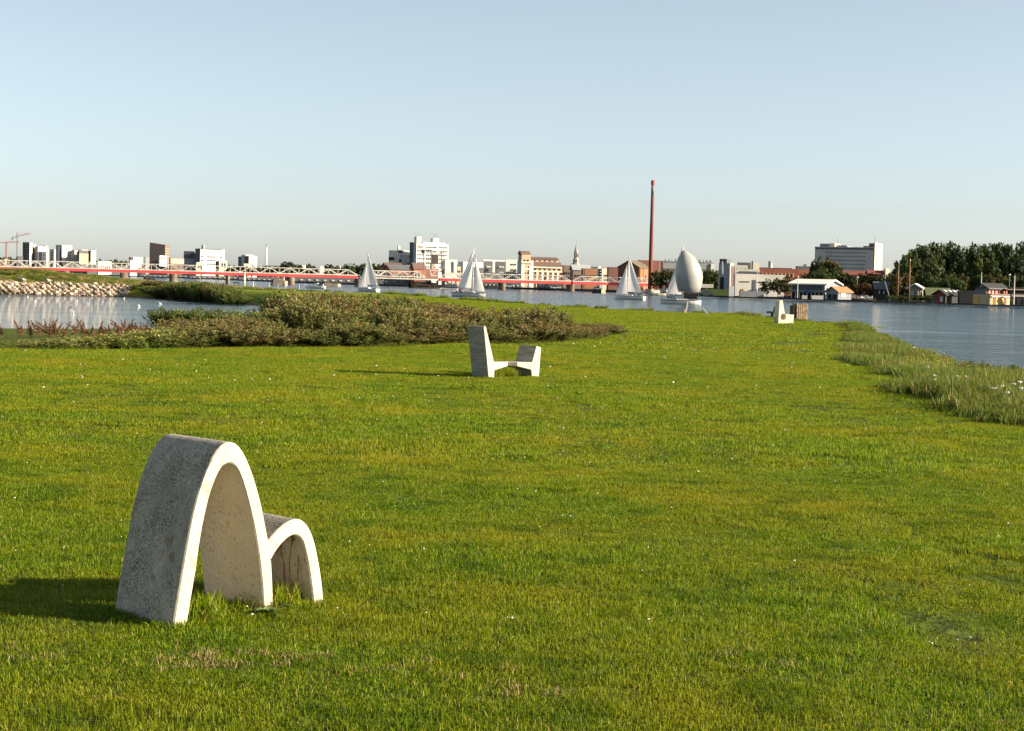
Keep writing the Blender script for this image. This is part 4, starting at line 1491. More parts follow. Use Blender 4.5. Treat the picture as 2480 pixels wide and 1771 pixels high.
# bascule pier: timber fender pier with a small white hut, portal tower, counterweight arm
q = on_bridge(1029)
Yb = q.y
def bp(px, py, dn=0.0):
    """point over the bridge line (dn metres behind it) at this pixel"""
    b_ = on_bridge(px) + BR_N * dn
    return P(px, py, b_.y)
mb = MB()
for i, px in enumerate(np.linspace(997, 1062, 9)):
    for dn in (-1.5, BW + 1.5):
        b_ = on_bridge(px) + BR_N * dn
        mb.box(b_.x - .35, b_.x + .35, b_.y - .35, b_.y + .35, WATER - 1.5, bz(px, DECK) - 2.2 - (i % 3) * .4)
a_, c_ = on_bridge(998), on_bridge(1061)
for dn in (-1.8, BW + 1.2):
    for zz in (.3, 1.4):
        mb.bar(Vector((a_.x, a_.y, WATER + zz)) + BR_N * dn, Vector((c_.x, c_.y, WATER + zz)) + BR_N * dn, .35, .5)
mb.build('timber_fender', M('tarred_timber', (.06, .045, .03), .9, .4, .6), bridge, BO)
mb = MB()
mb.prism([Vector((a_.x, a_.y, WATER - 1)) + BR_D * 1.0, Vector((c_.x, c_.y, WATER - 1)) - BR_D * 1.0, Vector((c_.x, c_.y, WATER - 1)) - BR_D * 1.0 + BR_N * BW, Vector((a_.x, a_.y, WATER - 1)) + BR_D * 1.0 + BR_N * BW], (0, 0, 1 + bz(1030, DECK) - 1.8 - WATER))
mb.build('bascule_pier', M('dark_pier_wall', (.045, .045, .04), .9, .3, .4), bridge, BO)
def slab(name, mat, x0, x1, y0, y1, dn0, dn1, parent=bridge, o_=BO):
    mb = MB()
    p = [bp(x0, y0, dn0), bp(x1, y0, dn0), bp(x1, y1, dn0), bp(x0, y1, dn0)]
    mb.prism(p, BR_N * (dn1 - dn0))
    return mb.build(name, mat, parent, o_)
slab('control_hut', M('hut_white', (.75, .72, .66), .6, .06), 1045, 1057, 679, 685.5, -1.6, .3)
cw = M('counterweight_dark', (.10, .085, .08), .8, .2, .5)
tower_m = M('tower_cream_steel', (.52, .42, .30), .6, .2, .5)
grey_m = M('tower_grey_steel', (.34, .33, .31), .6, .2, .5)
for dn in (0, BW):
    for x_ in (1026, 1044):
        mb = MB(); mb.bar(bp(x_ + 1, 660, dn), bp(x_, 606, dn), .45); mb.build('tower_column', grey_m, bridge, BO)
mb = MB()
for y_ in (612, 625, 640):
    mb.bar(bp(1026, y_, 0), bp(1045, y_, 0), .3)
    mb.bar(bp(1026, y_, BW), bp(1045, y_, BW), .3)
mb.bar(bp(1026, 625, 0), bp(1045, 640, 0), .25); mb.bar(bp(1045, 625, 0), bp(1026, 640, 0), .25)
mb.build('tower_bracing', grey_m, bridge, BO)
slab('counterweight_frame', cw, 1025, 1045, 604.5, 607, -.4, BW + .4)
slab('counterweight_frame', cw, 1025, 1029, 604.5, 614, -.4, BW + .4)
slab('gear_house', tower_m, 1045, 1053, 640, 652, 0, BW * .8)
slab('counterweight', cw, 1047, 1062, 616, 640, .5, BW - .5)
mb = MB(); mb.bar(bp(1046, 614, 0), bp(1075, 607, 0), .45); mb.bar(bp(1046, 614, BW), bp(1075, 607, BW), .45); mb.bar(bp(1062, 617, 1), bp(1072, 609, 1), .4)
mb.build('rocking_beam', tower_m, bridge, BO)
mb = MB(); mb.bar(bp(1068, 652, 1), bp(1069, 612, 1), .55); mb.bar(bp(1074, 652, 1), bp(1073, 609, 1), .4); mb.build('rear_column', tower_m, bridge, BO)
mb = MB()
mb.bar(bp(1041, 652, -.3), bp(1045, 668, -.3), .5); mb.bar(bp(1043, 668, -.3), bp(1063, 668, -.3), .4); mb.bar(bp(1062, 668, -.3), bp(1060, 657, -.3), .4)
mb.bar(bp(1060, 660, -.3), bp(1070, 652, -.3), .6); mb.bar(bp(1043, 655, -.3), bp(1060, 655, -.3), .5); mb.bar(bp(1045, 668, -.3), bp(1058, 656, -.3), .3)
mb.build('lifting_gear', M('gear_pink_white', (.68, .52, .44), .6, .15), bridge, BO)
# white control tower with a dark slot, standing behind the bridge
tower = thing('control_tower', 'white slab control tower with a dark vertical slot beside the bridge', 'tower', Vector((bp(1092, 690, 9).x, bp(1092, 690, 9).y, WATER)))
slab('wall', M('tower_white', (.78, .75, .70), .7, .05), 1077.5, 1107, 629, 695, 8, 13, tower, Vector(tower.location))
slab('slot_window', cw, 1093.5, 1099, 634.5, 662, 7.9, 8.05, tower, Vector(tower.location))
slab('side_wing', grey_m, 1072, 1077, 632, 695, 8.6, 12, tower, Vector(tower.location))
# ice-breaking dolphins standing in the water before the bridge
dol_m = M('dolphin_concrete', (.40, .31, .23), .9, .3, .5)
dold_m = M('dolphin_dark_face', (.06, .055, .05), .9, .3, .5)  # near-black tone for the left-hand faces
for px0, px1, pxt, yw, yt, lab in [(350, 374, 355, 683, 672, 'wedge-shaped concrete dolphin carrying a forked white signal'), (661, 696, 668, 692, 676, 'wedge-shaped concrete dolphin with pale blocks on its top'), (785, 825, 791, 694.5, 684.5, 'long wedge-shaped concrete dolphin right behind the white motorboat')]:
    c = G((px0 + px1) / 2, yw, WATER)
    t = thing('bridge_dolphin', lab, 'dolphin', Vector((c.x, c.y, WATER)))
    m_ = c.y / F
    L_, H_ = (px1 - px0) * m_, (yw - yt) * m_
    mb = MB()
    v = [(-L_ / 2, -2, -1), (L_ * .42, -2, -1), (L_ / 2, 2, -1), (-L_ / 2, 2, -1), (-L_ / 2 + .4, -1.2, H_), (L_ * .35, -1.6, H_ * .75), (L_ * .5, 1.2, H_ * .7), (-L_ / 2 + .3, 1.6, H_ * .95)]
    mb.add(v, [(3, 2, 1, 0), (4, 5, 6, 7), (0, 1, 5, 4), (1, 2, 6, 5), (2, 3, 7, 6)])
    mb.build('block', dol_m, t)
    mb = MB(); mb.add([v[0], v[3], v[7], v[4], (-L_ / 2 - 1.2, 0, -1), (-L_ / 2 - .3, .1, H_ * .9)], [(0, 4, 5, 3), (4, 1, 2, 5), (3, 5, 2)]); mb.build('ice_edge', dold_m, t)
    if px0 == 350:
        mb = MB(); mb.bar((.2, 0, H_ - .3), (0, 0, H_ + 1.6), .35); mb.bar((0, 0, H_ + 1.5), (-.7, 0, H_ + 2.9), .25); mb.bar((0, 0, H_ + 1.5), (.6, 0, H_ + 2.9), .25); mb.bar((-.7, 0, H_ + 2.85), (.6, 0, H_ + 2.85), .2); mb.build('signal', white_s, t)
    if px0 == 661:
        for dx in (-.2, .18): mb = MB(); mb.box(L_ * dx - .5, L_ * dx + .5, -1, 1, H_ * .7, H_ + .9); mb.build('top_block', dol_m, t)
# low square dolphin by the right quay
c = G(1453, 710.5, WATER)
t = thing('mooring_block', 'low square mooring block with a sunlit end near the quay', 'mooring block', Vector((c.x, c.y, WATER)))
m_ = c.y / F
mb = MB(); mb.prism([(-18 * m_, 0, -1), (3 * m_, -1.5, -1), (3 * m_, 5, -1), (-18 * m_, 5, -1)], (0, 0, 1 + 9.5 * m_)); mb.build('shade_side', dold_m, t)  # shade on this side is put into the near-black colour
mb = MB(); mb.prism([(3.05 * m_, -1.5, -1), (14 * m_, 2, -1), (14 * m_, 5, -1), (3.05 * m_, 5, -1)], (0, 0, 1 + 9.7 * m_)); mb.build('sunlit_end', M('mooring_sunlit_timber', (.42, .30, .18), .9, .2, .5), t)  # sunlight on the end is put into the lighter colour

# ---- small things on the headland under the left spans
q = G(592, 697, -.4)
m_ = q.y / F
t = thing('white_beacon_post', 'thick white beacon post on the headland in front of the red girder', 'post', q)
mb = MB(); mb.lathe([(.14, -.1), (.14, 33 * m_)], 10); mb.build('post', white_s, t, smooth=True)
mb = MB(); mb.lathe([(.19, 33 * m_), (.19, 36.5 * m_), (.05, 37.5 * m_)], 10); mb.build('cap', white_s, t)
q = G(573, 696, -.4)
t = thing('dark_bench', 'small dark bench with a backrest beside the white beacon post', 'bench', q)
mb = MB(); mb.box(-.55, .45, -.1, 0, 10 * m_, 12.5 * m_); mb.build('backrest', dark_wood, t)
mb = MB(); mb.box(-.45, .55, -.45, 0, 3.4 * m_, 4.8 * m_); mb.build('seat', dark_wood, t)
for dx in (-.38, .40): mb = MB(); mb.bar((dx, -.2, -.05), (dx, -.05, 12 * m_), .07); mb.build('leg', dark_wood, t)
q = G(613.5, 698.5, -.4)
t = thing('white_bollard', 'small white lamp bollard beside the headland shrub', 'bollard', q)
mb = MB(); mb.lathe([(.16, -.05), (.10, .15), (.05, .22), (.045, 1.0)], 8); mb.build('stem', white_s, t, smooth=True)
mb = MB(); mb.lathe([(.05, 1.0), (.09, 1.03), (.09, 1.1), (.02, 1.14)], 8); mb.build('head', white_s, t)
for px, h_ in [(652, 14), (673, 13), (692, 12), (725, 13)]:
    q = G(px, 701, -.42)
    mb = MB(); mb.lathe([(.035, -.1), (.03, h_ * m_)], 6)
    o = mb.build('thin_stake', white_s); o.location = q
    tag(o, 'thin pale stake at the water edge beyond the rear thicket', 'stake', 'thin stakes at the headland edge')
a, b_ = G(664, 701.5, -.4), G(712, 702.5, -.4)
mb = MB(); mb.bar(Vector((0, 0, .05)), b_ - a + Vector((0, 0, .05)), .25, .22)
o = mb.build('white_kerb', white_s); o.location = a; tag(o, 'low white kerb along the headland edge among the stakes', 'kerb')
# ================================================================== TOWN ACROSS THE WATER
glass_d = M('window_dark', (.035, .04, .045), .25, .3, .3, spec=.5)
glass_g = M('window_grey', (.16, .17, .18), .3, .3, .3, spec=.5)
WINM = {}
def win_mesh(mat):
    if mat.name not in WINM:
        b = MB(); b.box(-.5, .5, -.5, .5, -.5, .5)
        o = b.build('window', mat); WINM[mat.name] = o.data; bpy.data.objects.remove(o)
    return WINM[mat.name]
def isect(C, d, px, py):
    """from C along plan direction d to the photo column px"""
    r = ray(px, py)
    t = (C.y * r.x - C.x) / (d.x - d.y * r.x)
    return Vector((C.x + d.x * t, C.y + d.y * t, 0))
class Block:
    """box building whose nearest corner stands at column xc, distance Y; left face to column xl, right face to column xr"""
    def __init__(s, name, label, cat, xl, xc, xr, ytop, Y, a, mat, base=None, group=None, wallname='wall', parent=None, ybase=None, depth=None):
        a = math.radians(a)
        C = P(xc, ytop, Y)
        a += math.atan2(C.x, C.y)          # angle counted from the line of sight
        s.zt = C.z
        s.zb = QZ - .2 if base is None else base
        if ybase is not None: s.zb = P(xc, ybase, Y).z
        s.C = Vector((C.x, C.y, 0))
        dl, dr = Vector((-math.cos(a), math.sin(a), 0)), Vector((math.sin(a), math.cos(a), 0))
        ym = ytop
        s.L = isect(s.C, dl, xl, ym) if xl < xc - .2 else s.C + dl * (depth or 12)
        s.R = isect(s.C, dr, xr, ym) if xr > xc + .2 else s.C + dr * (depth or 12)
        if xl >= xc - .2 and depth: pass
        s.D = s.L + s.R - s.C
        s.t = parent or thing(name, label, cat, Vector((s.C.x, s.C.y, QZ)), 0, group)
        s.o = Vector(s.t.location)
        b = MB(); b.prism([s.C, s.R, s.D, s.L], (0, 0, s.zt - s.zb))
        for v in b.v: v.z += s.zb
        s.wall = b.build(wallname, mat, s.t, s.o)
        cn = (s.C + s.D) / 2
        if parent is None:
            b = MB()
            b.prism([cn + (q - cn) * 1.01 for q in (s.C, s.R, s.D, s.L)], (0, 0, .5))
            for v in b.v: v.z += s.zt - .02
            s.roof = b.build('roof_edge', mat, s.t, s.o)
    def face(s, f):
        return (s.L, s.C) if f == 'L' else (s.C, s.R)
    def panel(s, f, u0, u1, v0, v1, mat, name='panel', out=.12):
        A, B = s.face(f)
        d = (B - A)
        n = Vector((d.y, -d.x, 0)).normalized()
        p = A.lerp(B, u0) - n * .3
        q = A.lerp(B, u1) - n * .3
        H = s.zt - s.zb
        b = MB()
        b.prism([p, q, q + n * (.3 + out), p + n * (.3 + out)], (0, 0, H * (v1 - v0)))
        for v in b.v: v.z += s.zb + H * v0
        return b.build(name, mat, s.t, s.o)
    def wins(s, f, cols, rows, u0, u1, v0, v1, fw=.55, fh=.5, mat=None, name='window', skip=()):
        A, B = s.face(f)
        d = (B - A)
        L = d.length
        n = Vector((d.y, -d.x, 0)).normalized()
        H = s.zt - s.zb
        ang = math.atan2(d.y, d.x)
        cw_, rh = L * (u1 - u0) / cols, H * (v1 - v0) / rows
        for i in range(cols):
            for j in range(rows):
                if (i, j) in skip: continue
                p = A.lerp(B, u0 + (u1 - u0) * (i + .5) / cols) + n * .02
                z = s.zb + H * (v0 + (v1 - v0) * (j + .5) / rows)
                obj(name, win_mesh(mat or glass_d), s.t, Vector((p.x, p.y, z)) - s.o, (0, 0, ang), (cw_ * fw, .8, rh * fh))
    def top(s, f0, f1, g0, g1, h, mat, name='roof_house', zo=0.0):
        """box on the roof: fractions along C->L (f) and C->R (g)"""
        a, b2 = s.L - s.C, s.R - s.C
        b = MB()
        b.prism([s.C + a * f0 + b2 * g0, s.C + a * f0 + b2 * g1, s.C + a * f1 + b2 * g1, s.C + a * f1 + b2 * g0], (0, 0, h))
        for v in b.v: v.z += s.zt + .3 + zo
        return b.build(name, mat, s.t, s.o)

def gable(name, label, cat, xl, xc, xr, yeave, yridge, Y, a, wallm, roofm, ridge='L', base=None, over=.5, group=None, gm=None, thick=.25):
    bl = Block(name, label, cat, xl, xc, xr, yeave, Y, a, wallm, base, group)
    bpy.data.objects.remove(bl.roof)
    zr = P((xc + xr) / 2 if ridge == 'L' else (xl + xc) / 2, yridge, Y).z
    C, L, R, D = bl.C, bl.L, bl.R, bl.D
    if ridge == 'L': e = [(C, R), (L, D)]
    else: e = [(C, L), (R, D)]
    m0, m1 = (e[0][0] + e[0][1]) / 2, (e[1][0] + e[1][1]) / 2
    Z = Vector((0, 0, 1))
    b = MB()
    b.add([e[0][0] + Z * bl.zt, e[0][1] + Z * bl.zt, m0 + Z * zr, e[1][0] + Z * bl.zt, e[1][1] + Z * bl.zt, m1 + Z * zr], [(0, 1, 2), (3, 5, 4), (0, 3, 4, 1)])
    b.build('gable', gm or wallm, bl.t, bl.o)
    ax = (m1 - m0).normalized()
    for s_ in (0, 1):
        p0, p1 = e[0][s_], e[1][s_]
        out = (p0 - m0)
        k_ = over / max(out.length, .1)
        dz = (zr - bl.zt) * k_
        q = [p0 + out * k_ - ax * over + Z * (bl.zt - dz + .03), p1 + out * k_ + ax * over + Z * (bl.zt - dz + .03), m1 + ax * over + Z * (zr + .03), m0 - ax * over + Z * (zr + .03)]
        b = MB(); b.prism(q, (0, 0, thick)); b.build('roof', roofm, bl.t, bl.o)
    bl.zr = zr
    return bl

W = lambda n_, c, **k: M('wall_' + n_, c, .85, .08, .15, **k)
white = W('white', (.74, .71, .64)); offw = W('offwhite', (.62, .58, .50)); lgrey = W('light_grey', (.42, .43, .44)); grey = W('grey', (.30, .305, .31)); dgrey = W('dark_grey', (.11, .115, .12))
brick = W('red_brick', (.30, .105, .065)); dbrick = W('dark_brick', (.16, .075, .055)); brown = W('brown', (.17, .12, .095)); tan = W('tan', (.44, .33, .21)); yel = W('yellow_brick', (.37, .265, .18)); orange = W('orange_brick', (.27, .13, .06))
black = W('black', (.03, .03, .03)); cream_w = W('cream', (.62, .53, .40)); roofb = W('roof_brown', (.12, .075, .06)); redw = W('red_wood', (.20, .04, .035)); pink = W('pink_red', (.38, .12, .09)); yw = W('yellow_wood', (.48, .32, .10)); teal = W('teal', (.03, .13, .11)); groof = W('green_roof', (.13, .16, .07))

# ---------- far left: new flats, cranes
YL = 1760
b = Block('apartment_tower', 'tall grey and white flats left of a stepped white block', 'building', 55, 72, 78, 588, YL, 20, dgrey); b.wins('L', 3, 8, .1, .95, .25, .98, .5, .45, black); b.panel('R', .0, 1, .25, 1, white)
b = Block('apartment_block', 'white stepped flats with a dark balcony column, tall half', 'building', 72, 76, 87, 593, YL + 15, 45, dbrick); b.wins('R', 2, 7, .05, .6, .25, .95, .7, .5, black, 'balcony'); b.panel('R', .5, 1, .3, 1.02, white)
b = Block('apartment_block', 'white stepped flats with a dark balcony column, lower half', 'building', 84, 92, 117, 598, YL + 10, 50, grey); b.panel('R', .0, .98, .45, 1, white); b.panel('R', .12, .35, .2, .82, dbrick); b.wins('R', 3, 5, .45, .95, .4, .95, .35, .35, glass_g); b.top(.1, .6, .75, 1, 1.5, tan)
b = Block('apartment_block', 'narrow grey flats with white edge strips between two white blocks', 'building', 121, 131, 138, 605, YL + 30, 20, grey); b.panel('R', 0, .25, .2, 1, white); b.wins('L', 2, 6, .1, .9, .2, .95, .5, .45, dgrey)
b = Block('apartment_block', 'tall white flats with a brown balcony stack and small square windows', 'building', 135.5, 150, 174, 594.5, YL, 48, grey); b.panel('L', .35, .62, .2, 1, white); b.panel('L', .66, 1, .2, .86, dbrick); b.panel('R', 0, 1, .25, 1, white); b.wins('R', 4, 6, .08, .98, .25, .95, .3, .35, glass_g); b.wins('L', 2, 6, .66, 1, .25, .84, .6, .45, black, 'balcony')
b = Block('low_flats', 'low tan and grey flats right of the tall white flats', 'building', 172, 180, 192, 607, YL + 5, 40, grey); b.panel('R', 0, .3, .2, .9, tan)
b = Block('tan_block', 'tan building with a slanted roof between grey flats', 'building', 186, 192, 214, 611, YL - 10, 55, dgrey); b.panel('R', 0, 1, .2, .94, tan); b.wins('R', 1, 4, 0.02, .98, .25, .85, .98, .12, cream_w, 'band'); b.top(0, .5, 0, .9, 2.2, dgrey); b.top(-.05, .6, .3, 1.15, .5, offw, 'slanted_roof', 1.8)
b = Block('apartment_slab', 'slim dark flats edged by two white strips', 'building', 213, 220, 232, 606, YL, 40, dgrey); b.panel('R', .02, .2, .1, 1, white); b.panel('R', .25, .8, .1, .99, lgrey); b.panel('R', .85, 1, .1, 1.01, white)
def crane(px, ytop, ybase, yj, xl, xr, Y, tall, lab):
    q = P(px, ybase, Y)
    t = thing('tower_crane', lab, 'crane', Vector((q.x, q.y, QZ)))
    m_ = Y / F
    top_ = P(px, ytop, Y).z - QZ
    zj = P(px, yj, Y).z - QZ
    cm = M('crane_red', (.62, .22, .18), .6, .1); cg = M('crane_grey', (.42, .40, .40), .6, .1)
    b = MB()
    for dx in (-.7, .7):
        for dy in (-.7, .7): b.bar((dx, dy, 0), (dx, dy, top_), .28)
    for k_ in range(int(top_ / 3)): b.bar((-.7, -.7, k_ * 3), (.7, -.7, k_ * 3 + 3), .18); b.bar((.7, -.7, k_ * 3), (-.7, -.7, k_ * 3 + 3), .18)
    b.build('mast', cg if tall else cm, t)
    b = MB()
    x0, x1 = (xl - px) * m_, (xr - px) * m_
    up = 3.0 if tall else 0
    for z_, k_ in ((0, 1), (1.5, .8)): b.bar((0, 0, zj + z_), (x1, 0, zj + z_ + up), .45 * k_)
    for i in range(8): b.bar((x1 * i / 8, 0, zj + up * i / 8), (x1 * (i + .5) / 8, 0, zj + 1.5 + up * i / 8), .2)
    b.bar((0, 0, top_), (x1 * .8, 0, zj + 1.5 + up * .8), .12)
    b.build('jib', cm, t)
    b = MB(); b.bar((0, 0, zj), (x0, 0, zj - up * .5), .6); cj = b.build('counter_jib', cm, t)
    b = MB(); b.box(x0 - .3, x0 + 1.8, -.8, .8, zj - up * .5 - 2.6, zj - up * .5 + .3); b.build('counterweight', cg if tall else cm, cj)
crane(41.5, 562, 626, 573, 29, 73, YL + 60, True, 'tall red tower crane with its jib rising over the flats')
crane(15, 586, 628, 588, -6, 47, YL + 40, False, 'lower red tower crane with a level jib')
for x0, x1, yt, m_, lab in [(8, 46, 628, tan, 'low tan building under the tower cranes'), (40, 56, 622, dgrey, 'low dark building beside the tall grey flats'), (235, 270, 633.5, offw, 'long low white building behind the bridge truss'), (150, 330, 640, dgrey, 'long low dark building row just above the bridge'),
                            (-80, 60, 636, dbrick, 'long low reddish building row left of the cranes'), (330, 470, 645, dbrick, 'long low brick row behind the bridge truss'), (470, 700, 651, brown, 'long low brown row behind the bridge truss')]:
    b = Block('low_building', lab, 'building', x0, x0 + 3, x1, yt, YL - 60, 72, m_); b.wins('R', 6, 1, .05, .95, .3, .8, .4, .5, glass_g)

# ---------- dark tower and neighbours
Y2 = 1560
b = Block('white_hall', 'white hall with a curved pale end left of the dark tower', 'building', 312, 314, 345, 623.5, Y2, 70, white); b.panel('R', 0, .3, .86, 1.02, roofb); b.panel('R', .55, 1, .2, .9, offw); b.wins('R', 1, 1, .96, 1.0, .2, .7, .9, .9, dgrey)
b = Block('grey_hall', 'small grey hall against the dark tower', 'building', 350, 352, 364, 624, Y2 + 15, 70, grey)
b = Block('dark_tower', 'tall dark brown tower with a slanting top', 'building', 362.5, 400, 410, 594, Y2 - 20, 14, brown)
for j in range(9): b.panel('L', .02, .98, .30 + j * .075, .305 + j * .075 + .01, dgrey, 'floor_band', .08)
bb = MB(); A_, B_ = b.face('L'); n_ = Vector((0, 0, 1))
bb.prism([A_ + n_ * b.zt, B_ + n_ * b.zt, A_ + n_ * (b.zt + 2.2)], b.D - b.L); bb.build('slanting_top', brown, b.t, b.o)
for j in range(8): b.panel('R', .05, .95, .30 + j * .085, .305 + j * .085 + .012, tan, 'floor_band', .08)
b = Block('signal_house', 'small white signal house with an orange band before the dark tower', 'building', 384, 387, 404, 621, 1000, 60, white, ybase=645); b.panel('R', -.1, .75, .72, .82, orange); b.panel('R', .1, .4, 0.05, .6, lgrey)
b = Block('cream_hall', 'long cream topped hall between the dark tower and the white factory', 'building', 410, 413, 449, 626, Y2, 75, brown); b.panel('R', 0, 1, .72, 1.0, cream_w)
b = Block('factory', 'white factory block with window strips and a grey left wing', 'building', 473, 485, 544, 603.5, Y2 - 40, 58, dgrey); b.panel('R', 0, 1, 0.05, .83, white); b.panel('R', 0, .9, .83, .985, offw); b.panel('R', .9, 1.0, .83, 1.01, white); b.wins('R', 10, 1, .03, .88, .88, .95, .8, .5, grey)
for u in (.03, .28, .40, .52, .80): b.wins('R', 1, 3, u, u + .1, .42, .80, .9, .45, dgrey)
b.top(.1, .5, .15, .2, 3.5, lgrey, 'chimney_stub')
b = Block('factory_wing', 'flat grey factory wing with a darker top band', 'building', 446, 472, 476, 610, Y2 - 25, 10, grey); b.panel('L', -.03, 1, .74, 1.01, dgrey, out=.4)
for x0, x1, yt in [(474, 490, 636.5), (529, 550, 632)]:
    b = Block('small_house', 'small white house with two square windows above the bridge truss', 'house', x0, x0 + 2, x1, yt, Y2 - 90, 70, cream_w, group='white houses above the bridge'); b.wins('R', 2, 1, .25, .9, .55, .95, .4, .6, black)
b = Block('dark_roofed_house', 'dark gabled house beside the white factory', 'house', 522, 533, 535, 634, Y2 - 80, 15, dbrick)
b = Block('white_flats', 'small white flats with dark glazed corners', 'building', 577, 587, 590, 623, Y2, 20, dgrey); b.wins('L', 3, 4, .05, .95, .3, .95, .5, .6, grey)
b = Block('white_flats', 'white cube flats with scattered windows right of dark glazing', 'building', 584, 603, 622, 621, Y2 - 5, 30, lgrey); b.panel('L', .45, 1, .1, .98, dgrey); b.panel('R', 0, 1, .1, 1, white); b.wins('R', 2, 4, .1, .95, .25, .95, .3, .4, glass_g); b.top(.4, .95, 0, .9, 1.0, white)
b = Block('small_house', 'small white house with one square window near the white chimney', 'house', 589, 591, 606, 640, Y2 - 90, 70, cream_w); b.wins('R', 1, 1, .45, .75, .6, .95, .6, .6, black)
q = P(644.5, 652, Y2 - 100)
t = thing('white_chimney', 'slim white chimney with a grey tip rising behind the bridge', 'chimney', Vector((q.x, q.y, QZ)))
zt = P(644.5, 600, q.y).z - QZ
b = MB(); b.lathe([(.85, 0), (.6, zt)], 12); b.build('shaft', white, t, smooth=True)
b = MB(); b.lathe([(.5, zt), (.5, zt + 3)], 12); b.build('tip', grey, t)
b = Block('long_roof', 'low building with a long dark roof right of the white chimney', 'building', 643, 646, 676, 644, Y2 - 150, 70, dgrey)
for x0, x1, yt in [(731, 745, 645), (775, 786, 646.5), (822, 826, 647)]:
    Block('low_white_house', 'low white house among the trees behind the bridge', 'house', x0, x0 + 1, x1, yt, 1150, 70, offw, group='white houses among the trees')
q = P(848, 655, 900)
t = thing('traffic_sign', 'pale green square sign on a post above the bridge truss', 'sign', Vector((q.x, q.y, QZ)))
zz = P(848, 641, 900).z - QZ
b = MB(); b.box(-1.0, 1.0, 0, .1, zz - .8, zz + .8); b.build('panel', M('sign_green', (.45, .6, .45), .5, .05), t)
b = MB(); b.box(-.1, .1, .12, .25, 0, zz + .5); b.build('post', grey, t)

# ---------- centre: white flats, tall block, brick houses
Y3 = 960
b = Block('corner_flats', 'white corner flats with rounded balconies left of the tall block', 'building', 942, 955, 994, 608.5, Y3, 50, offw)
for j in range(3): b.panel('L', 0, 1.0, .30 + j * .21, .40 + j * .21, black, 'balcony_gap', .15)
b.panel('R', .42, .78, .62, .9, lgrey, 'angled_panel', .6); b.panel('R', .3, .45, .66, .76, black); b.wins('R', 5, 1, .05, .9, .28, .5, .3, .9, black); b.wins('R', 2, 2, .76, .98, .55, .95, .5, .3, glass_g); b.top(.2, .4, .3, .42, 2.8, white, 'chimney'); b.panel('R', .25, .5, .95, 1.03, roofb)
b = Block('tall_block', 'tall white block with rows of windows and a dark stair end', 'building', 994, 1009, 1086, 591.5, Y3 - 10, 60, lgrey); b.panel('L', -.02, .48, .2, 1.05, dgrey, 'stair_end', .4); b.panel('R', -.005, 1, .12, 1, white)
b.wins('R', 14, 7, .02, .98, .30, .985, .66, .40, glass_g, skip={(i, j) for i in (3, 9) for j in range(7)})
b.top(.2, .6, .04, .18, 4.0, offw); b.top(.2, .6, .55, .74, 3.6, offw); b.top(.0, 1, .2, .9, 1.0, offw)
for u in (.05, .12, .60, .66, .70):
    bb = MB(); p_ = b.C + (b.R - b.C) * u + (b.L - b.C) * .4; bb.bar(Vector((p_.x, p_.y, b.zt + 4)), Vector((p_.x, p_.y, b.zt + 6.5)), .14); bb.build('aerial', grey, b.t, b.o)
b = gable('brick_house', 'red brick house with a wide brown roof below the tall white block', 'house', 925, 936, 975, 645, 637, 880, 60, brick, roofb, 'R'); b.wins('R', 4, 1, .1, .9, .5, .8, .5, .6, glass_g)
b = gable('brick_house', 'long low red brick house with glazed dormers behind the truss', 'house', 930, 945, 1010, 652, 642, 860, 65, brick, dgrey, 'R'); b.wins('R', 7, 1, .05, .95, .35, .75, .5, .6, glass_g)
b = gable('brick_house', 'red brick house with a hipped brown roof right of the dormer house', 'house', 994, 1003, 1030, 649, 638, 850, 55, brick, roofb, 'R'); b.wins('R', 3, 1, .1, .95, .3, .8, .5, .6, glass_g)
b = Block('dark_house', 'dark low house row behind the opening span', 'house', 1005, 1025, 1062, 652, 890, 50, dbrick)
b = Block('yellow_house', 'narrow ochre house right of the control tower', 'house', 1106, 1108, 1116, 648, 830, 60, tan); b.wins('R', 2, 2, .1, .9, .4, .9, .4, .5, glass_g)
b = Block('white_block', 'plain white block partly behind the sails', 'building', 1110, 1122, 1170, 636.5, 860, 60, white)
b = Block('dark_low_house', 'dark low house with a mansard roof under the white block', 'house', 1140, 1150, 1172, 650, 850, 60, dgrey)
q = P(1149, 680, 900)
t = thing('dark_spire', 'dark pointed spire rising behind the sails', 'spire', Vector((q.x, q.y, QZ)))
m_ = 900 / F
zs, ze = P(1149, 634, 900).z - QZ, P(1149, 620, 900).z - QZ
b = MB(); b.box(-4.2 * m_, 4.2 * m_, -1, 1, 0, zs); b.build('tower', dbrick, t)
b = MB(); b.add([(-4.4 * m_, -1, zs), (4.4 * m_, -1, zs), (4.4 * m_, 1, zs), (-4.4 * m_, 1, zs), (0, 0, ze)], [(0, 1, 4), (1, 2, 4), (2, 3, 4), (3, 0, 4), (0, 3, 2, 1)]); b.build('roof', roofb, t)
b = MB(); b.lathe([(.15, ze - .5), (.05, ze + 1)], 6); b.build('finial', grey, t)
for x0, x1, yt, Y, lab in [(880, 1062, 674, 850, 'long dark shed row on the quay behind the opening span'), (1165, 1262, 684, 815, 'dark line of parked boats and sheds on the quay left of the mill'), (1300, 1362, 689, 792, 'dark low quay store in front of the mill'), (690, 880, 672, 990, 'long dark quay building behind the left spans'),
                        (-60, 150, 660.5, 1730, 'dark quay row under the cranes'), (150, 335, 662, 1730, 'dark quay row left of the white hall'), (335, 460, 666, 1480, 'dark quay row below the dark tower'), (455, 580, 669, 1290, 'dark quay row below the white factory'), (575, 700, 673, 1090, 'dark quay row below the white chimney')]:
    b = Block('quay_shed', lab, 'shed', x0, x0 + 4, x1, yt, Y, 84, dgrey); b.wins('R', 9, 1, .04, .96, .2, .75, .35, .5, offw if x0 != 880 else glass_g, 'hatch')
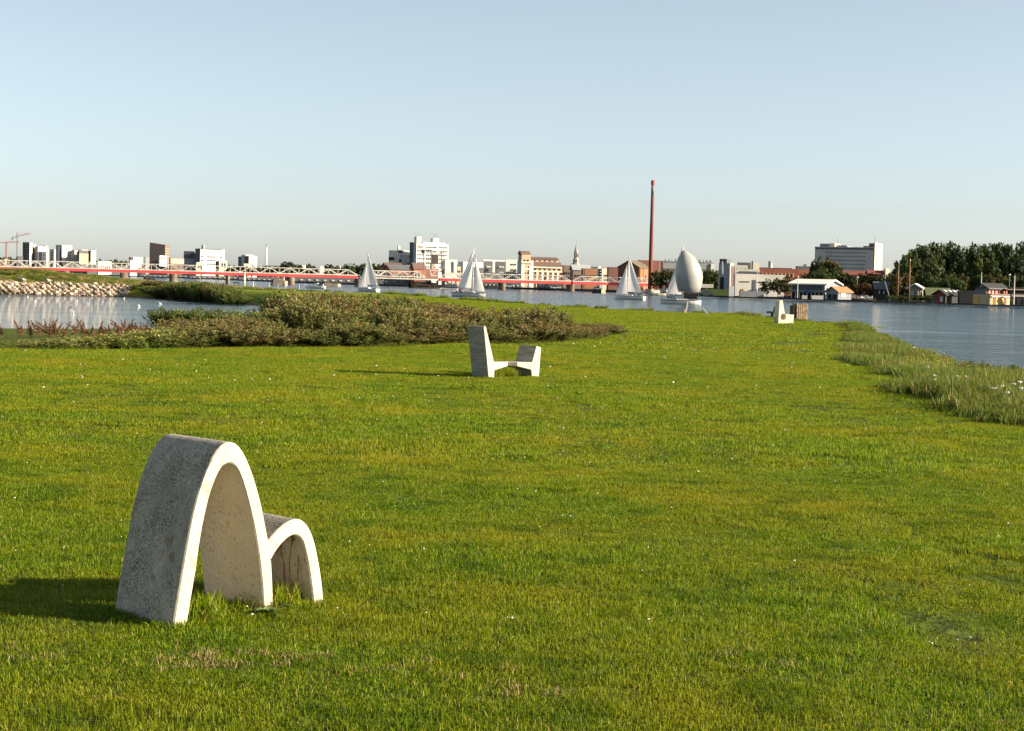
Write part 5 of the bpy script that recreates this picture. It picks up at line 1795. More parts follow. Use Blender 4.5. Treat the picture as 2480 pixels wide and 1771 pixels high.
# modern glazed flats
Y4 = 872
b = Block('glazed_flats', 'white flats with two dark glazed balcony bays', 'building', 1168, 1171, 1226, 631.5, Y4, 72, white)
for u0, u1 in ((.02, .40), (.56, .98)):
    b.panel('R', u0, u1, .08, .985, dgrey, 'glazed_bay', .3)
    for j in range(3): b.panel('R', u0 + .10, u1 - .08, .30 + j * .22, .36 + j * .22, lgrey, 'balcony', .7)
b = Block('white_flats', 'white flats with six round dark windows next to the old mill', 'building', 1224, 1225.5, 1253, 631, Y4 - 4, 76, white); b.wins('R', 2, 3, .42, .98, .36, .96, .35, .24, black)
b = Block('low_quay_house', 'low dark quay house before the white flats', 'house', 1172, 1176, 1252, 662, 840, 76, dgrey); b.wins('R', 8, 1, .05, .95, .2, .7, .5, .5, offw)
# the old mill
YM = 850
b = Block('old_mill', 'yellow brick mill with pilasters and stepped brown roofs', 'mill', 1259, 1286, 1362, 645, YM, 62, yel)
b.panel('R', -.01, 1.0, .93, .99, cream_w, 'cornice', .8)
for i in range(7):
    u = .0 + i * .163
    b.panel('R', u, u + .055, .05, .78, cream_w, 'pilaster', .7)
b.panel('R', 0, 1, .74, .80, cream_w, 'arch_band', .75)
b.wins('R', 6, 1, .06, .98, .82, .92, .22, .7, black)
for i in range(6): b.wins('R', 1, 1, .075 + i * .163, .145 + i * .163, .25, .70, .5, .8, dbrick if i != 2 else black, 'tall_window')
A_, B_ = b.face('R'); back = b.D - b.R
def roof_tier(blk, z0, z1, u0, u1, dep0, dep1, mat, name):
    p = lambda u, dd, z: blk.C.lerp(blk.R, u) + (blk.D - blk.R) * dd + Vector((0, 0, z))
    bb = MB()
    bb.add([p(u0, dep0, z0), p(u1, dep0, z0), p(u1, 1 - dep0, z0), p(u0, 1 - dep0, z0), p(u0 + .01, dep1, z1), p(u1 - .03, dep1, z1), p(u1 - .03, 1 - dep1, z1), p(u0 + .01, 1 - dep1, z1)],
           [(0, 1, 5, 4), (1, 2, 6, 5), (2, 3, 7, 6), (3, 0, 4, 7), (4, 5, 6, 7), (0, 3, 2, 1)])
    return bb.build(name, mat, blk.t, blk.o)
zz = lambda y_: P(1320, y_, YM).z
roof_tier(b, b.zt + .1, zz(634.5), -.03, 1.01, -.03, .12, roofb, 'lower_roof')
roof_tier(b, zz(634.5), zz(629), .02, .93, .14, .14, yel, 'clerestory')
for i in range(5):
    u = .17 + i * .16
    p_ = b.C.lerp(b.R, u) + (b.D - b.R) * .13
    d_ = b.R - b.C
    obj('clerestory_window', win_mesh(black), b.t, Vector((p_.x, p_.y, zz(631.8))) - b.o, (0, 0, math.atan2(d_.y, d_.x)), (.55, .3, .55))
roof_tier(b, zz(629), zz(622.5), .0, .95, .10, .3, roofb, 'upper_roof')
b = Block('mill_tower', 'tall front tower of the old mill with a pitched brown roof', 'mill', 1253, 1262, 1292, 634.5, YM - 8, 58, lgrey)
b.panel('R', .0, .8, .05, 1.0, yel, out=.3); b.panel('R', -.01, .22, .05, .9, cream_w, 'pilaster', .7); b.panel('R', .62, .84, .05, .86, offw, 'pilaster', .7); b.panel('R', -.02, .85, .96, 1.02, cream_w, 'cornice', .8); b.panel('R', .0, .85, .70, .75, cream_w, 'cornice', .6); b.wins('R', 2, 1, .25, .62, .52, .62, .4, .6, black)
zt2 = P(1270, 617, YM).z
roof_tier(b, b.zt, zt2, .05, .80, .05, .05, yel, 'attic'); 
roof_tier(b, zt2, P(1270, 608.5, YM).z, .0, .78, .0, .3, roofb, 'attic_roof')
b.wins('R', 2, 1, .15, .7, 1.02, 1.10, .3, .7, black)
# church spire
q = P(1394, 660, 1010)
t = thing('church_spire', 'pale baroque church spire with an open lantern and needle tip', 'church', Vector((q.x, q.y, QZ)))
m_ = 1010 / F
zy = lambda y_: P(1394, y_, 1010).z - QZ
copper = M('spire_grey', (.36, .33, .30), .6, .2, .3)
b = MB(); b.box(-10 * m_, 9 * m_, -2, 2, 0, zy(642)); b.build('tower', white, t)
b = MB(); b.lathe([(11 * m_, zy(642)), (10 * m_, zy(639)), (7 * m_, zy(637)), (7.5 * m_, zy(632)), (8 * m_, zy(630)), (6 * m_, zy(627)), (5 * m_, zy(624)), (5 * m_, zy(623))], 8); b.build('lower_dome', copper, t)
for k_ in range(8):
    a = (k_ + .5) * math.pi / 4
    bb = MB(); bb.bar((4.6 * m_ * math.cos(a), 4.6 * m_ * math.sin(a), zy(623)), (4.3 * m_ * math.cos(a), 4.3 * m_ * math.sin(a), zy(614)), .5); bb.build('lantern_post', copper, t)
b = MB(); b.lathe([(3 * m_, zy(623)), (3 * m_, zy(614))], 8); b.build('lantern_core', dgrey, t)
b = MB(); b.lathe([(5.5 * m_, zy(614)), (5 * m_, zy(610)), (4 * m_, zy(606)), (2.3 * m_, zy(601)), (1.2 * m_, zy(596)), (.6 * m_, zy(590)), (.2 * m_, zy(580))], 8); b.build('needle', copper, t)
# brick quay houses right of the mill
Y5 = 800
b = Block('brick_warehouse', 'brown brick warehouse with a shallow grey roof right of the mill', 'building', 1362, 1365, 1384, 645, Y5 + 30, 70, brown); b.wins('R', 3, 3, .1, .95, .2, .8, .3, .5, glass_g)
b = gable('brick_warehouse', 'wide low brown warehouse with a dark gabled roof under the church spire', 'building', 1381, 1388, 1430, 652, 642, Y5, 68, brown, grey, 'R'); b.wins('R', 6, 2, .1, .95, .3, .8, .3, .4, glass_g)
b = Block('orange_house', 'orange brick house with grey sides beside the window-gridded tower', 'building', 1408, 1412, 1450, 652.5, Y5 - 15, 70, brown); b.panel('R', .1, .85, .05, 1.0, orange); b.wins('R', 5, 2, .15, .9, .3, .8, .3, .4, glass_g)
b = Block('grid_tower', 'pale stair tower with a grid of dark windows', 'building', 1447, 1448.5, 1457.5, 647.5, Y5 - 18, 75, white); b.wins('R', 2, 6, .08, .95, .2, .96, .7, .6, black)
b = Block('pale_house', 'pale brick house right of the window-gridded tower', 'building', 1456, 1458, 1471, 653, Y5 - 20, 70, offw); b.wins('R', 1, 2, .6, .9, .4, .8, .6, .5, black); b.top(0, .5, 0, 1, 1.2, grey)
b = Block('dark_row', 'dark brick row behind the stair tower', 'building', 1420, 1424, 1500, 648, Y5 + 30, 75, dgrey)
b = Block('dark_brick_wing', 'dark brick wing left of the gabled distillery', 'building', 1470, 1474, 1502, 650, Y5 - 25, 72, dbrick)
# distillery with chimney
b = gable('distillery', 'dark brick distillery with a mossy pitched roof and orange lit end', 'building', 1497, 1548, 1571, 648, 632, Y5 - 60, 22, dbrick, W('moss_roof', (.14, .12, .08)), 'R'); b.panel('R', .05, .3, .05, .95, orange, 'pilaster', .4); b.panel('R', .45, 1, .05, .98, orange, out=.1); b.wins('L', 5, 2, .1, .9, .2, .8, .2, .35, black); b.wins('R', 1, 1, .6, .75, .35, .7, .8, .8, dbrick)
b = Block('distillery_hall', 'long dark brick rear wing behind the tall chimney', 'building', 1545, 1550, 1612, 632.5, Y5 + 20, 68, dbrick); b.panel('R', .72, 1, .1, 1.0, brick)
q = P(1575, 668, Y5 - 70)
t = thing('brick_chimney', 'very tall red brick chimney with a grey neck and red crown', 'chimney', Vector((q.x, q.y, QZ)))
Yc = q.y
zc = lambda y_: P(1578, y_, Yc).z - QZ
r0, r1 = 5.2 * Yc / F, 3.6 * Yc / F
rr_ = lambda y_: r0 + (r1 - r0) * (668 - y_) / (668 - 437)
b = MB(); b.lathe([(r0 * 1.05, 0), (r0, zc(668)), (rr_(560), zc(560)), (rr_(472), zc(472))], 16); b.build('shaft', W('chimney_brick', (.17, .055, .042)), t, smooth=True); shaft = t.children[-1]
b = MB(); b.lathe([(rr_(472), zc(472)), (rr_(448), zc(448))], 16); b.build('neck', W('chimney_neck', (.20, .17, .17)), t, smooth=True)
b = MB(); b.lathe([(rr_(448) * 1.12, zc(448)), (rr_(445) * 1.25, zc(446)), (rr_(440) * 1.25, zc(438)), (rr_(440) * 1.05, zc(437))], 16); b.build('crown', W('chimney_crown', (.33, .09, .065)), t)
b = MB()
for k_ in range(26): b.bar((r0 + .1, -.3, zc(665) * (k_ / 26)), (r0 * (1 - .3 * k_ / 26) + .15, .3, zc(665) * (k_ / 26)), .12)
b.build('ladder', dgrey, t)
# sign building
b = Block('sign_hall', 'long grey flat-roofed hall carrying a two-part rooftop sign', 'building', 1600, 1606, 1730, 636, Y5 - 40, 78, grey); b.panel('R', 0, .85, .0, .8, dgrey, out=.2); b.panel('R', .93, 1.0, .1, .7, brick, out=.5); b.panel('R', .93, 1.0, .72, 1.0, white, out=.5)
def letters(txt, px0, px1, ytop, ybot, Y, mirror):
    """free-standing steel letters on the roof edge"""
    m_ = Y / F
    step = (px1 - px0) / len(txt)
    mt = M('sign_letters', (.16, .13, .13), .6, .1)
    q0 = P((px0 + px1) / 2, ybot, Y)
    t = thing('rooftop_sign', 'rooftop sign of free-standing letters ' + ('seen from behind' if mirror else 'seen from the front') + ' on the grey hall', 'sign', q0)
    order = txt[::-1] if mirror else txt
    for i, ch in enumerate(order):
        cu = bpy.data.curves.new('t', 'FONT')
        cu.body = ch; cu.size = (ybot - ytop) * m_ * 1.38; cu.extrude = .1; cu.offset = .04; cu.align_x = 'CENTER'
        o_ = bpy.data.objects.new('t', cu); COL.objects.link(o_); bpy.context.view_layer.update()
        me = bpy.data.meshes.new_from_object(o_.evaluated_get(bpy.context.evaluated_depsgraph_get()))
        bpy.data.objects.remove(o_)
        me.materials.clear(); me.materials.append(mt)
        q = P(px0 + step * (i + .5), ybot, Y) - q0
        o2 = obj('letter', me, t, q, (math.pi / 2, 0, math.pi if mirror else 0))
    b = MB(); b.bar(P(px0, ybot + .6, Y + .3) - q0, P(px1, ybot + .6, Y + .3) - q0, .25); b.build('frame', mt, t)
letters('AALBORG', 1608, 1664, 628, 634.5, Y5 - 42, False)
letters('AALBORG', 1664, 1724, 629, 636, Y5 - 42, True)
b = MB()
# ---------- right: museum, brick row, high-rise, boathouses
YR = 560
b = Block('concrete_wing', 'weathered grey concrete wing with a dark gateway', 'building', 1741, 1768, 1779, 641, YR + 10, 18, grey); b.panel('L', .15, .5, .0, .58, black, 'gateway', .05); b.panel('L', .25, .45, .80, .96, white, 'white_sign', .2); b.panel('R', .3, .95, .1, .95, dbrick, out=.15); b.top(.3, .95, .0, .8, 1.6, dgrey)
bb = MB(); p_ = P(1751, 655, YR); bb.bar(Vector((p_.x, p_.y, 6)), P(1750, 633, YR), .35); bb.build('flue', white, b.t, b.o)
b = Block('museum', 'white angular museum with slit windows and a sloping top edge', 'building', 1776, 1781, 1900, 667, YR - 30, 76, offw)
A_, B_ = b.C, b.R
zz = lambda y_: P(1781, y_, YR - 30).z
bb = MB(); n_ = (b.L - b.C)
bb.prism([A_ + Vector((0, 0, b.zt)), B_ + Vector((0, 0, b.zt)), B_ + Vector((0, 0, b.zt + .4)), A_ + Vector((0, 0, zz(663)))], n_); bb.build('sloping_parapet', offw, b.t, b.o)
b.panel('R', .09, .29, .68, .72, black, 'slit_window'); b.panel('R', .36, .42, .30, .80, dgrey, 'tall_window'); b.panel('R', .46, .58, .66, .72, black, 'slit_window'); b.panel('R', .12, .18, .12, .34, pink, 'door', .1); b.panel('R', .36, .56, .0, .36, dgrey, 'ramp_wall', .4); b.panel('R', .5, .75, .36, .42, black, 'slit_window')
b = Block('museum_upper', 'upper storey of the museum with a long dark window band', 'building', 1778, 1780, 1840, 655, YR, 78, offw); b.panel('R', .2, .98, .80, .97, dgrey, 'window_band', .3)
b = Block('museum_loft', 'small white loft with three dark windows over the museum', 'building', 1778, 1779.5, 1811, 645.5, YR + 8, 78, offw); b.wins('R', 3, 1, .05, .98, .80, .98, .16, .5, black)
b = Block('dark_loft', 'dark roof house behind the museum loft', 'building', 1786, 1788, 1818, 639, YR + 30, 78, dgrey)
b = Block('cream_stair_tower', 'cream stair tower between the museum and the long brick building', 'building', 1816, 1818.5, 1839, 640.5, YR + 20, 72, cream_w)
q = P(1822, 648, YR + 18); bb = MB(); bb.lathe([(.35, -9), (.35, P(1822, 632.5, YR + 18).z - q.z)], 8); o = bb.build('flue', dgrey); o.location = q; tag(o, 'thin dark flue in front of the cream stair tower', 'flue')
b = Block('brick_row', 'long red brick building with a white upper storey of small dormers', 'building', 1836, 1840, 1935, 653, YR + 45, 78, brick); b.wins('R', 9, 1, .02, .9, .72, .9, .2, .75, cream_w)
b2 = Block('', '', '', 1838, 1841, 1920, 648.5, YR + 48, 78, white, parent=b.t, wallname='upper_storey'); b2.wins('R', 8, 1, .05, .95, .93, .99, .2, .6, black, 'dormer_window'); b2.panel('R', 0, .98, .985, 1.01, dgrey, 'roof_line', .4)
q = P(1865, 655, YR + 60); t = thing('steel_flue', 'short bright steel flue above the long brick building', 'chimney', q); bb = MB(); bb.lathe([(.8, -4), (.8, P(1865, 633, YR + 60).z - q.z)], 12); bb.build('shaft', M('steel_flue', (.5, .5, .5), .35, .1, metal=.6), t, smooth=True); bb = MB(); bb.box(-1.6, 1.6, -1, 1, -4, P(1865, 650, YR + 60).z - q.z); bb.build('base', dgrey, t)
b = Block('dark_box', 'dark flat-roofed box left of the grey high-rise', 'building', 1927, 1930, 1962, 647.5, YR + 110, 75, dgrey); b.top(.3, .6, .55, .75, 1.0, dgrey)
b = Block('red_roof_row', 'red roofed row under the grey high-rise', 'house', 1925, 1930, 1965, 656, YR + 90, 75, brick)
b = Block('grey_highrise', 'long grey slab high-rise with rows of small windows and a sunlit end', 'building', 1974, 2117.5, 2136, 602, 740, 9, W('highrise_grey', (.47, .46, .44)))
b.wins('L', 16, 7, .18, .86, .38, .95, .28, .26, dgrey); b.panel('R', 0, 1, .2, 1.12, cream_w, out=.3); b.wins('R', 1, 7, .25, .6, .38, .93, .5, .25, glass_g)  # cream end panel carries the low sun in its colour
b.panel('L', .0, 1, .975, 1.005, dgrey, 'parapet', .3)
b.top(.72, .95, .2, .9, 1.7, grey, 'roof_house'); b.top(.48, .76, .2, .9, .7, grey, 'plant_room'); b.top(.68, .78, .1, .8, 1.8, cream_w, 'stair_head'); b.top(.0, .09, .0, .8, 2.0, brown, 'lift_house'); b.top(.09, .2, .1, .9, .8, grey, 'roof_house')
for i in range(5): b.top(.52 + i * .05, .545 + i * .05, .3, .6, 1.2, dgrey, 'roof_fan')
for f_, h_ in ((.045, 5.5), (.68, 4.5)):
    p_ = b.C + (b.L - b.C) * f_ + (b.R - b.C) * .4; bb = MB(); bb.bar(Vector((p_.x, p_.y, b.zt + 2)), Vector((p_.x, p_.y, b.zt + h_)), .15); bb.build('aerial', grey, b.t, b.o)
b = gable('brick_terrace', 'red brick terrace with a red tiled roof under the grey high-rise', 'house', 2040, 2044, 2100, 664, 657, 700, 75, brick, W('red_tile_shade', (.19, .062, .045)), 'R')  # tile red lowered to hold the shade of the trees
b = gable('brick_terrace', 'red tiled house with a white gable edge right of the terrace', 'house', 2098, 2104, 2140, 662, 655.5, 690, 70, brick, W('red_tile_shade', (.19, .062, .045)), 'R')
b = Block('cream_house', 'small cream house beside the trees right of the high-rise', 'house', 2141, 2145, 2155, 653, 690, 60, cream_w)
# rowing club
YH = 470
b = gable('rowing_club', 'two-storey grey boat club with a wide white roof', 'clubhouse', 1917, 1998, 2034, 690, 680, YH, 14, W('club_grey_shade', (.22, .235, .25)), white, 'L', gm=W('club_gable_shade', (.17, .19, .21)), over=.9, thick=.35)  # both wall greys are lowered to hold the shade
b.panel('L', .0, 1, .0, .42, black, 'undercroft', .06); b.wins('L', 12, 1, .02, .98, .60, .96, .45, .8, glass_d); b.panel('L', .4, .62, .46, .56, M('club_sign_blue', (.02, .10, .36), .6, .05), 'blue_banner', .5); b.panel('L', -.02, 1.02, .42, .47, dgrey, 'balcony', 1.0); b.wins('R', 1, 1, .1, .35, .48, .85, .9, .8, offw)
for i in range(9): b.panel('L', .02 + i * .118, .033 + i * .118, .0, .42, offw, 'column', .9)
b = gable('boat_shed', 'grey boat shed with an orange sunlit roof slope', 'boathouse', 2001, 2030, 2062, 707, 696, YH - 6, 40, W('club_grey_shade', (.22, .235, .25)), W('shed_roof_orange', (.36, .19, .09)), 'R', over=.5); b.wins('L', 2, 1, .1, .95, .05, .7, .55, .9, black, 'boat_door'); b.panel('R', .2, .55, .35, .8, white, 'white_sign')  # same wall grey with shade put into it
q = P(1931, 722, YH - 8); t = thing('flagpole', 'white flagpole with a small red flag before the boat club', 'flagpole', Vector((q.x, q.y, QZ))); zt = P(1931, 667, q.y).z - QZ
bb = MB(); bb.lathe([(.12, 0), (.08, zt)], 8); bb.build('pole', white, t)
bb = MB(); bb.add([(0, 0, zt), (.4, .1, zt - .4), (.45, .1, zt - 1.0), (0, 0, zt - .7), (0, .04, zt), (.4, .14, zt - .4), (.45, .14, zt - 1.0), (0, .04, zt - .7)], [(0, 1, 2, 3), (7, 6, 5, 4), (0, 4, 5, 1), (1, 5, 6, 2), (2, 6, 7, 3), (3, 7, 4, 0)]); bb.build('flag', M('flag_red', (.5, .05, .06), .8, .1), t)
for px, yb_, yt, lab in [(1833, 716, 657, 'white flagpole before the museum'), (2011, 722, 706, 'short white post by the boat shed')]:
    q = P(px, yb_, YH + 10); t = thing('white_pole', lab, 'pole', Vector((q.x, q.y, QZ))); zt = P(px, yt, q.y).z - QZ
    bb = MB(); bb.lathe([(.13, 0), (.09, zt)], 8); bb.build('pole', white, t)
    if px == 2011: bb = MB(); bb.box(-1.1, .5, -.2, .2, zt, zt + .4); bb.build('crossbar', white, t)
b = Block('ramp_wall', 'low grey quay wall below the museum', 'wall', 1790, 1793, 1850, 709, 490, 80, grey)
b = Block('grey_kiosk', 'small pale grey kiosk on the quay left of the museum', 'kiosk', 1765, 1766, 1778, 697, 500, 75, lgrey)
# boathouses along the right shore
YB = 470
b = gable('black_house', 'long black timber house with three pale windows among the masts', 'house', 2115, 2120, 2200, 697, 684, 500, 78, black, dgrey, 'R'); b.wins('R', 4, 1, .05, .6, .45, .8, .25, .7, lgrey); b.wins('R', 1, 1, .86, .94, .45, .8, .8, .7, lgrey)
b = gable('gable_cottage', 'small grey gabled cottage with white bargeboards and two shuttered windows', 'house', 2201, 2230, 2236, 698, 689.5, 455, 8, W('cottage_grey', (.24, .20, .18)), white, 'R', over=.7, thick=.3); b.wins('L', 2, 1, .12, .98, .45, .80, .3, .7, white); b.wins('L', 2, 1, .12, .98, .50, .75, .14, .6, black, 'pane')
b = gable('green_roof_shed', 'long shed with a mossy green roof behind the red boathouse', 'boathouse', 2241, 2246, 2300, 712, 699, 455, 78, teal, groof, 'R')
b = gable('red_boathouse', 'dark red boathouse with a black roof and four skylights', 'boathouse', 2263, 2289, 2335, 713, 704, 425, 30, redw, black, 'R', over=.6); b.wins('L', 1, 1, .6, .85, .1, .75, .9, .9, lgrey, 'door'); b.panel('R', 0, 1, 0, .9, black, 'dark_front', .1)
for i in range(4):
    f_ = .12 + i * .24
    p_ = b.C.lerp(b.R, f_) * .75 + b.L.lerp(b.D, f_) * .25
    d_ = b.R - b.C
    mid = (b.zt + b.zr) / 2 + .45
    o = obj('skylight', win_mesh(M('skylight', (.7, .7, .7), .2, .05)), b.t, Vector((p_.x, p_.y, mid)) - b.o, (math.radians(20), 0, math.atan2(d_.y, d_.x)), (1.1, .9, .18))
b = Block('dark_shelter', 'dark open shelter between the red boathouse and the yellow shed', 'boathouse', 2320, 2324, 2362, 708, 425, 75, black)
b = gable('red_clubhouse', 'red clubhouse with a dark glazed gable and long dark roof', 'clubhouse', 2361, 2392, 2440, 698, 687.5, 440, 24, dgrey, black, 'R', over=.8); b.wins('L', 6, 1, .05, .97, .52, .92, .7, .9, glass_g); b.panel('R', .02, 1, .3, .97, pink, out=.15); b.wins('R', 5, 1, .08, .98, .55, .9, .3, .8, pink, 'window'); b.panel('R', .0, 1, .30, .36, white, 'balcony_rail', 1.0); b.panel('R', 0, 1, .95, 1.0, white, 'eave_board', .5)
for i in range(6): b.panel('R', .05 + i * .17, .065 + i * .17, .36, .95, white, 'window_post', .3)
q = P(2378, 690, 440); bb = MB(); bb.lathe([(.1, -.5), (.07, P(2378, 660, 440).z - q.z)], 8); o = bb.build('flagpole', white); o.location = q + Vector((0, .6, 0)); tag(o, 'thin pale flagpole on the gable of the red clubhouse', 'flagpole')
b = Block('yellow_shed', 'yellow shed with brown doors and a dark flat roof on the shore', 'boathouse', 2358, 2398, 2446, 718, 408, 30, tan); b.panel('L', -.02, .35, 0, 1, yw, out=.15); b.panel('R', .05, .75, .0, .98, yw, out=.1); b.panel('R', .12, .28, .0, .85, dbrick, 'door', .15); b.panel('R', .68, .80, .0, .85, dbrick, 'door', .15); b.panel('R', 0, 1.02, .92, 1.04, offw, 'roof_fascia', .5); b.top(-.05, 1, .0, 1, .35, dgrey, 'flat_roof')
b = Block('grey_shed', 'long grey shed with a pale edge at the right end of the boathouses', 'boathouse', 2446, 2450, 2520, 716, 410, 70, brown); b.panel('R', 0, 1, .9, 1.03, offw, 'roof_fascia', .4); b.wins('R', 4, 1, .1, .95, .1, .7, .3, .8, black, 'door')
b = Block('dark_hall', 'big dark hall with a pale roof edge behind the grey shed', 'building', 2440, 2446, 2530, 700, 445, 70, black); b.panel('R', -.1, 1, .93, 1.0, tan, 'roof_edge_board', .5)
mastm = M('varnished_mast', (.24, .135, .075), .6, .15, 1)
for px, yb_, yt, Y, lab in [(2174, 715, 638, 452, 'tall orange derrick mast with a slanting boom'), (2201, 728, 632, 430, 'tall orange signal mast at the water edge')]:
    q = P(px, yb_, Y); t = thing('derrick_mast', lab, 'mast', Vector((q.x, q.y, QZ))); zt = P(px, yt, Y).z - QZ
    bb = MB(); bb.lathe([(.22, 0), (.16, zt * .6), (.10, zt)], 8); bb.build('mast', mastm, t, smooth=True)
    if px == 2174: z0 = P(px, 687, Y).z - QZ; bb = MB(); bb.bar((.1, 0, z0), (15 * Y / F, 0, z0 + 19 * Y / F), .25); bb.build('boom', mastm, t)
    bb = MB(); bb.lathe([(.12, zt), (.14, zt + .3), (.02, zt + .5)], 6); bb.build('truck', white, t)
q = P(2455, 735, 405); t = thing('white_flagstaff', 'tall white flagstaff before the yellow shed', 'flagpole', Vector((q.x, q.y, QZ))); bb = MB(); bb.lathe([(.16, 0), (.10, P(2454, 667, 405).z - QZ)], 8); bb.build('pole', white, t)
q = P(2152, 705, 480); t = thing('slanting_spar', 'pale spar leaning against the black timber house', 'spar', Vector((q.x, q.y, QZ))); bb = MB(); bb.bar((.6, 0, 0), (-5 * .12 - .6, 0, P(2148, 681, 480).z - QZ), .22); bb.build('spar', lgrey, t)
for px, yt, Y in [(2076, 674, 520), (2223, 677, 520), (2444, 668, 470)]:
    q = P(px, 700, Y); t = thing('street_lamp', 'slim street lamp with a pale globe among the trees', 'street lamp', Vector((q.x, q.y, QZ)), 0, 'street lamps behind the boathouses'); zt = P(px, yt, Y).z - QZ
    bb = MB(); bb.lathe([(.09, 0), (.06, zt)], 6); bb.build('post', grey, t)
    bb = MB(); bb.lathe([(.06, zt), (.28, zt + .15), (.28, zt + .4), (.05, zt + .55)], 8); bb.build('globe', white, t)

# ================================================================== TREES
TREEC = [leafmat('tree_leaves_%d' % i, rp, trans=.2, spec=.2, rough=.6) for i, rp in enumerate([
    [(0, (.012, .022, .007)), (.5, (.036, .056, .013)), (1, (.080, .105, .022))],
    [(0, (.018, .030, .007)), (.5, (.056, .080, .014)), (1, (.115, .140, .025))],
    [(0, (.030, .032, .010)), (.5, (.075, .066, .016)), (1, (.140, .100, .026))],
    [(0, (.050, .026, .008)), (.5, (.125, .060, .014)), (1, (.21, .11, .03))]])]
bark = M('tree_bark', (.06, .045, .035), .9, .3, 2)
def tree_meshes(seed, mat, kind):
    """unit tree: crown about 1 wide, 1 tall"""
    r = np.random.default_rng(seed)
    nc = 120
    c = []
    while len(c) < nc:
        p = r.uniform(-1, 1, 3)
        if kind == 'round': ok = p[0] ** 2 + p[1] ** 2 + (p[2]) ** 2 < 1 and p[0] ** 2 + p[1] ** 2 + p[2] ** 2 > .2
        else:
            w = .95 * (1 - abs((p[2] + .25) / 1.25) ** 1.8)
            ok = w > 0 and p[0] ** 2 + p[1] ** 2 < w * w
        if ok: c.append(p)
    c = np.array(c)
    c[:, :2] *= .46
    c[:, 2] = .16 + (c[:, 2] + 1) / 2 * .80
    c += r.normal(0, .02, c.shape)
    per = 26
    k = np.repeat(np.arange(nc), per)
    off = unit(r.normal(0, 1, (len(k), 3))) * (r.uniform(.2, 1, (len(k), 1)) ** .5) * np.array([[.085, .085, .06]])
    ctr = c[k] + off
    d = unit(off / np.array([[.085, .085, .06]]) + r.normal(0, .6, off.shape))
    a = unit(np.cross(d, r.normal(0, 1, d.shape)))
    b_ = np.cross(d, a)
    s = r.uniform(.010, .022, (len(k), 1))
    V, Fq = quads(ctr, a * s, b_ * s * 1.2)
    tone = r.uniform(.15, .85, nc)[k] * .6 + .4 * r.random(len(k))
    leaf = np_mesh('crown', V, Fq, [mat], rnd=np.repeat(tone, 4))
    b2 = MB()
    b2.tube([(0, 0, -.03), (.01, 0, .3), (0, .01, .75)], [.028, .02, .006], 6)
    for i in range(5):
        an = i * 1.3
        b2.tube([(0, 0, .2 + .08 * i), (.22 * math.cos(an), .22 * math.sin(an), .42 + .09 * i)], [.012, .004], 5)
    o = b2.build('trunk', bark, recalc=False); tr = o.data; bpy.data.objects.remove(o)
    return leaf, tr
TR = {(k_, m_): [tree_meshes(200 + 10 * m_ + i + (50 if k_ == 'tall' else 0), TREEC[m_], k_) for i in range(2)] for k_ in ('round', 'tall') for m_ in range(4)}
def tree(px, ytop, ybase, Y, w_px, kind, col, label, group, base=None):
    q = P(px, ybase, Y)
    zb = QZ - .1 if base is None else base
    zt = P(px, ytop, Y).z
    t = thing('tree', label, 'tree', (q.x, q.y, zb), random.uniform(0, 6.28), group)
    w = w_px * Y / F
    t.scale = (w, w, zt - zb)
    lf, tr = random.choice(TR[(kind, col)])
    obj('crown', lf, t); obj('trunk', tr, t)
    return t
# grove on the right: back row, middle, front bushes
lb = ['dark tall tree in the back row of the grove behind the boathouses', 'olive tree with yellowing leaves in front of the dark grove', 'low bushy tree directly behind the boathouses']
xs_ = np.arange(2178, 2620, 12.5)
for i, px in enumerate(xs_):
    yt = np.interp(px, [2170, 2185, 2205, 2240, 2290, 2320, 2345, 2400, 2440, 2480, 2600], [648, 618, 602, 586, 584, 596, 590, 586, 588, 588, 588]) + random.uniform(-2, 5)
    tree(px + random.uniform(-4, 4), yt, 700, 560 + random.uniform(-8, 25), random.uniform(44, 74), random.choice(['tall', 'round', 'round']), random.choice([0, 0, 0, 1]), lb[0], 'back row of the grove')
for px, yt, w, c in [(2190, 618, 34, 1), (2212, 603, 46, 1), (2256, 612, 56, 1), (2275, 620, 44, 1), (2330, 612, 46, 0), (2365, 609, 42, 1), (2384, 618, 44, 2), (2402, 604, 40, 1), (2438, 612, 50, 0), (2468, 605, 44, 0), (2310, 625, 40, 0), (2200, 640, 40, 2), (2232, 632, 40, 0)]:
    tree(px, yt, 705, 530 + random.uniform(-8, 8), w, 'tall', c, lb[1], 'olive trees in the grove')
for px in np.arange(2170, 2520, 15):
    tree(px + random.uniform(-5, 5), random.uniform(655, 672), 705, 500 + random.uniform(-6, 8), random.uniform(30, 44), 'round', random.choice([0, 1, 1, 2]), lb[2], 'bushy trees behind the boathouses')
# trees before the high-rise
for px, yt, w, c in [(1985, 618, 50, 1), (2005, 621, 52, 2), (2020, 640, 50, 1), (1972, 640, 40, 0), (1965, 622, 16, 0)]:
    tree(px, yt, 700, 600, w, 'round' if w > 20 else 'tall', c, 'large green and russet tree in front of the grey high-rise' if w > 20 else 'thin dark tree at the left corner of the grey high-rise', 'trees before the high-rise' if w > 20 else None)
for px in np.arange(1940, 2180, 14):
    tree(px + random.uniform(-4, 4), np.interp(px, [1940, 1990, 2040, 2100, 2160], [664, 655, 660, 664, 660]) + random.uniform(-4, 5), 705, 560 + random.uniform(-10, 10), random.uniform(30, 42), 'round', random.choice([0, 0, 1, 2]), 'dark bushy tree in the belt below the high-rise', 'tree belt below the high-rise')
for px, yt, w in [(2075, 686, 34), (2098, 684, 36), (2110, 692, 24)]:
    tree(px, yt, 715, 505, w, 'round', 3, 'rust-coloured bushy tree right of the boat shed', 'rusty trees by the boat shed')
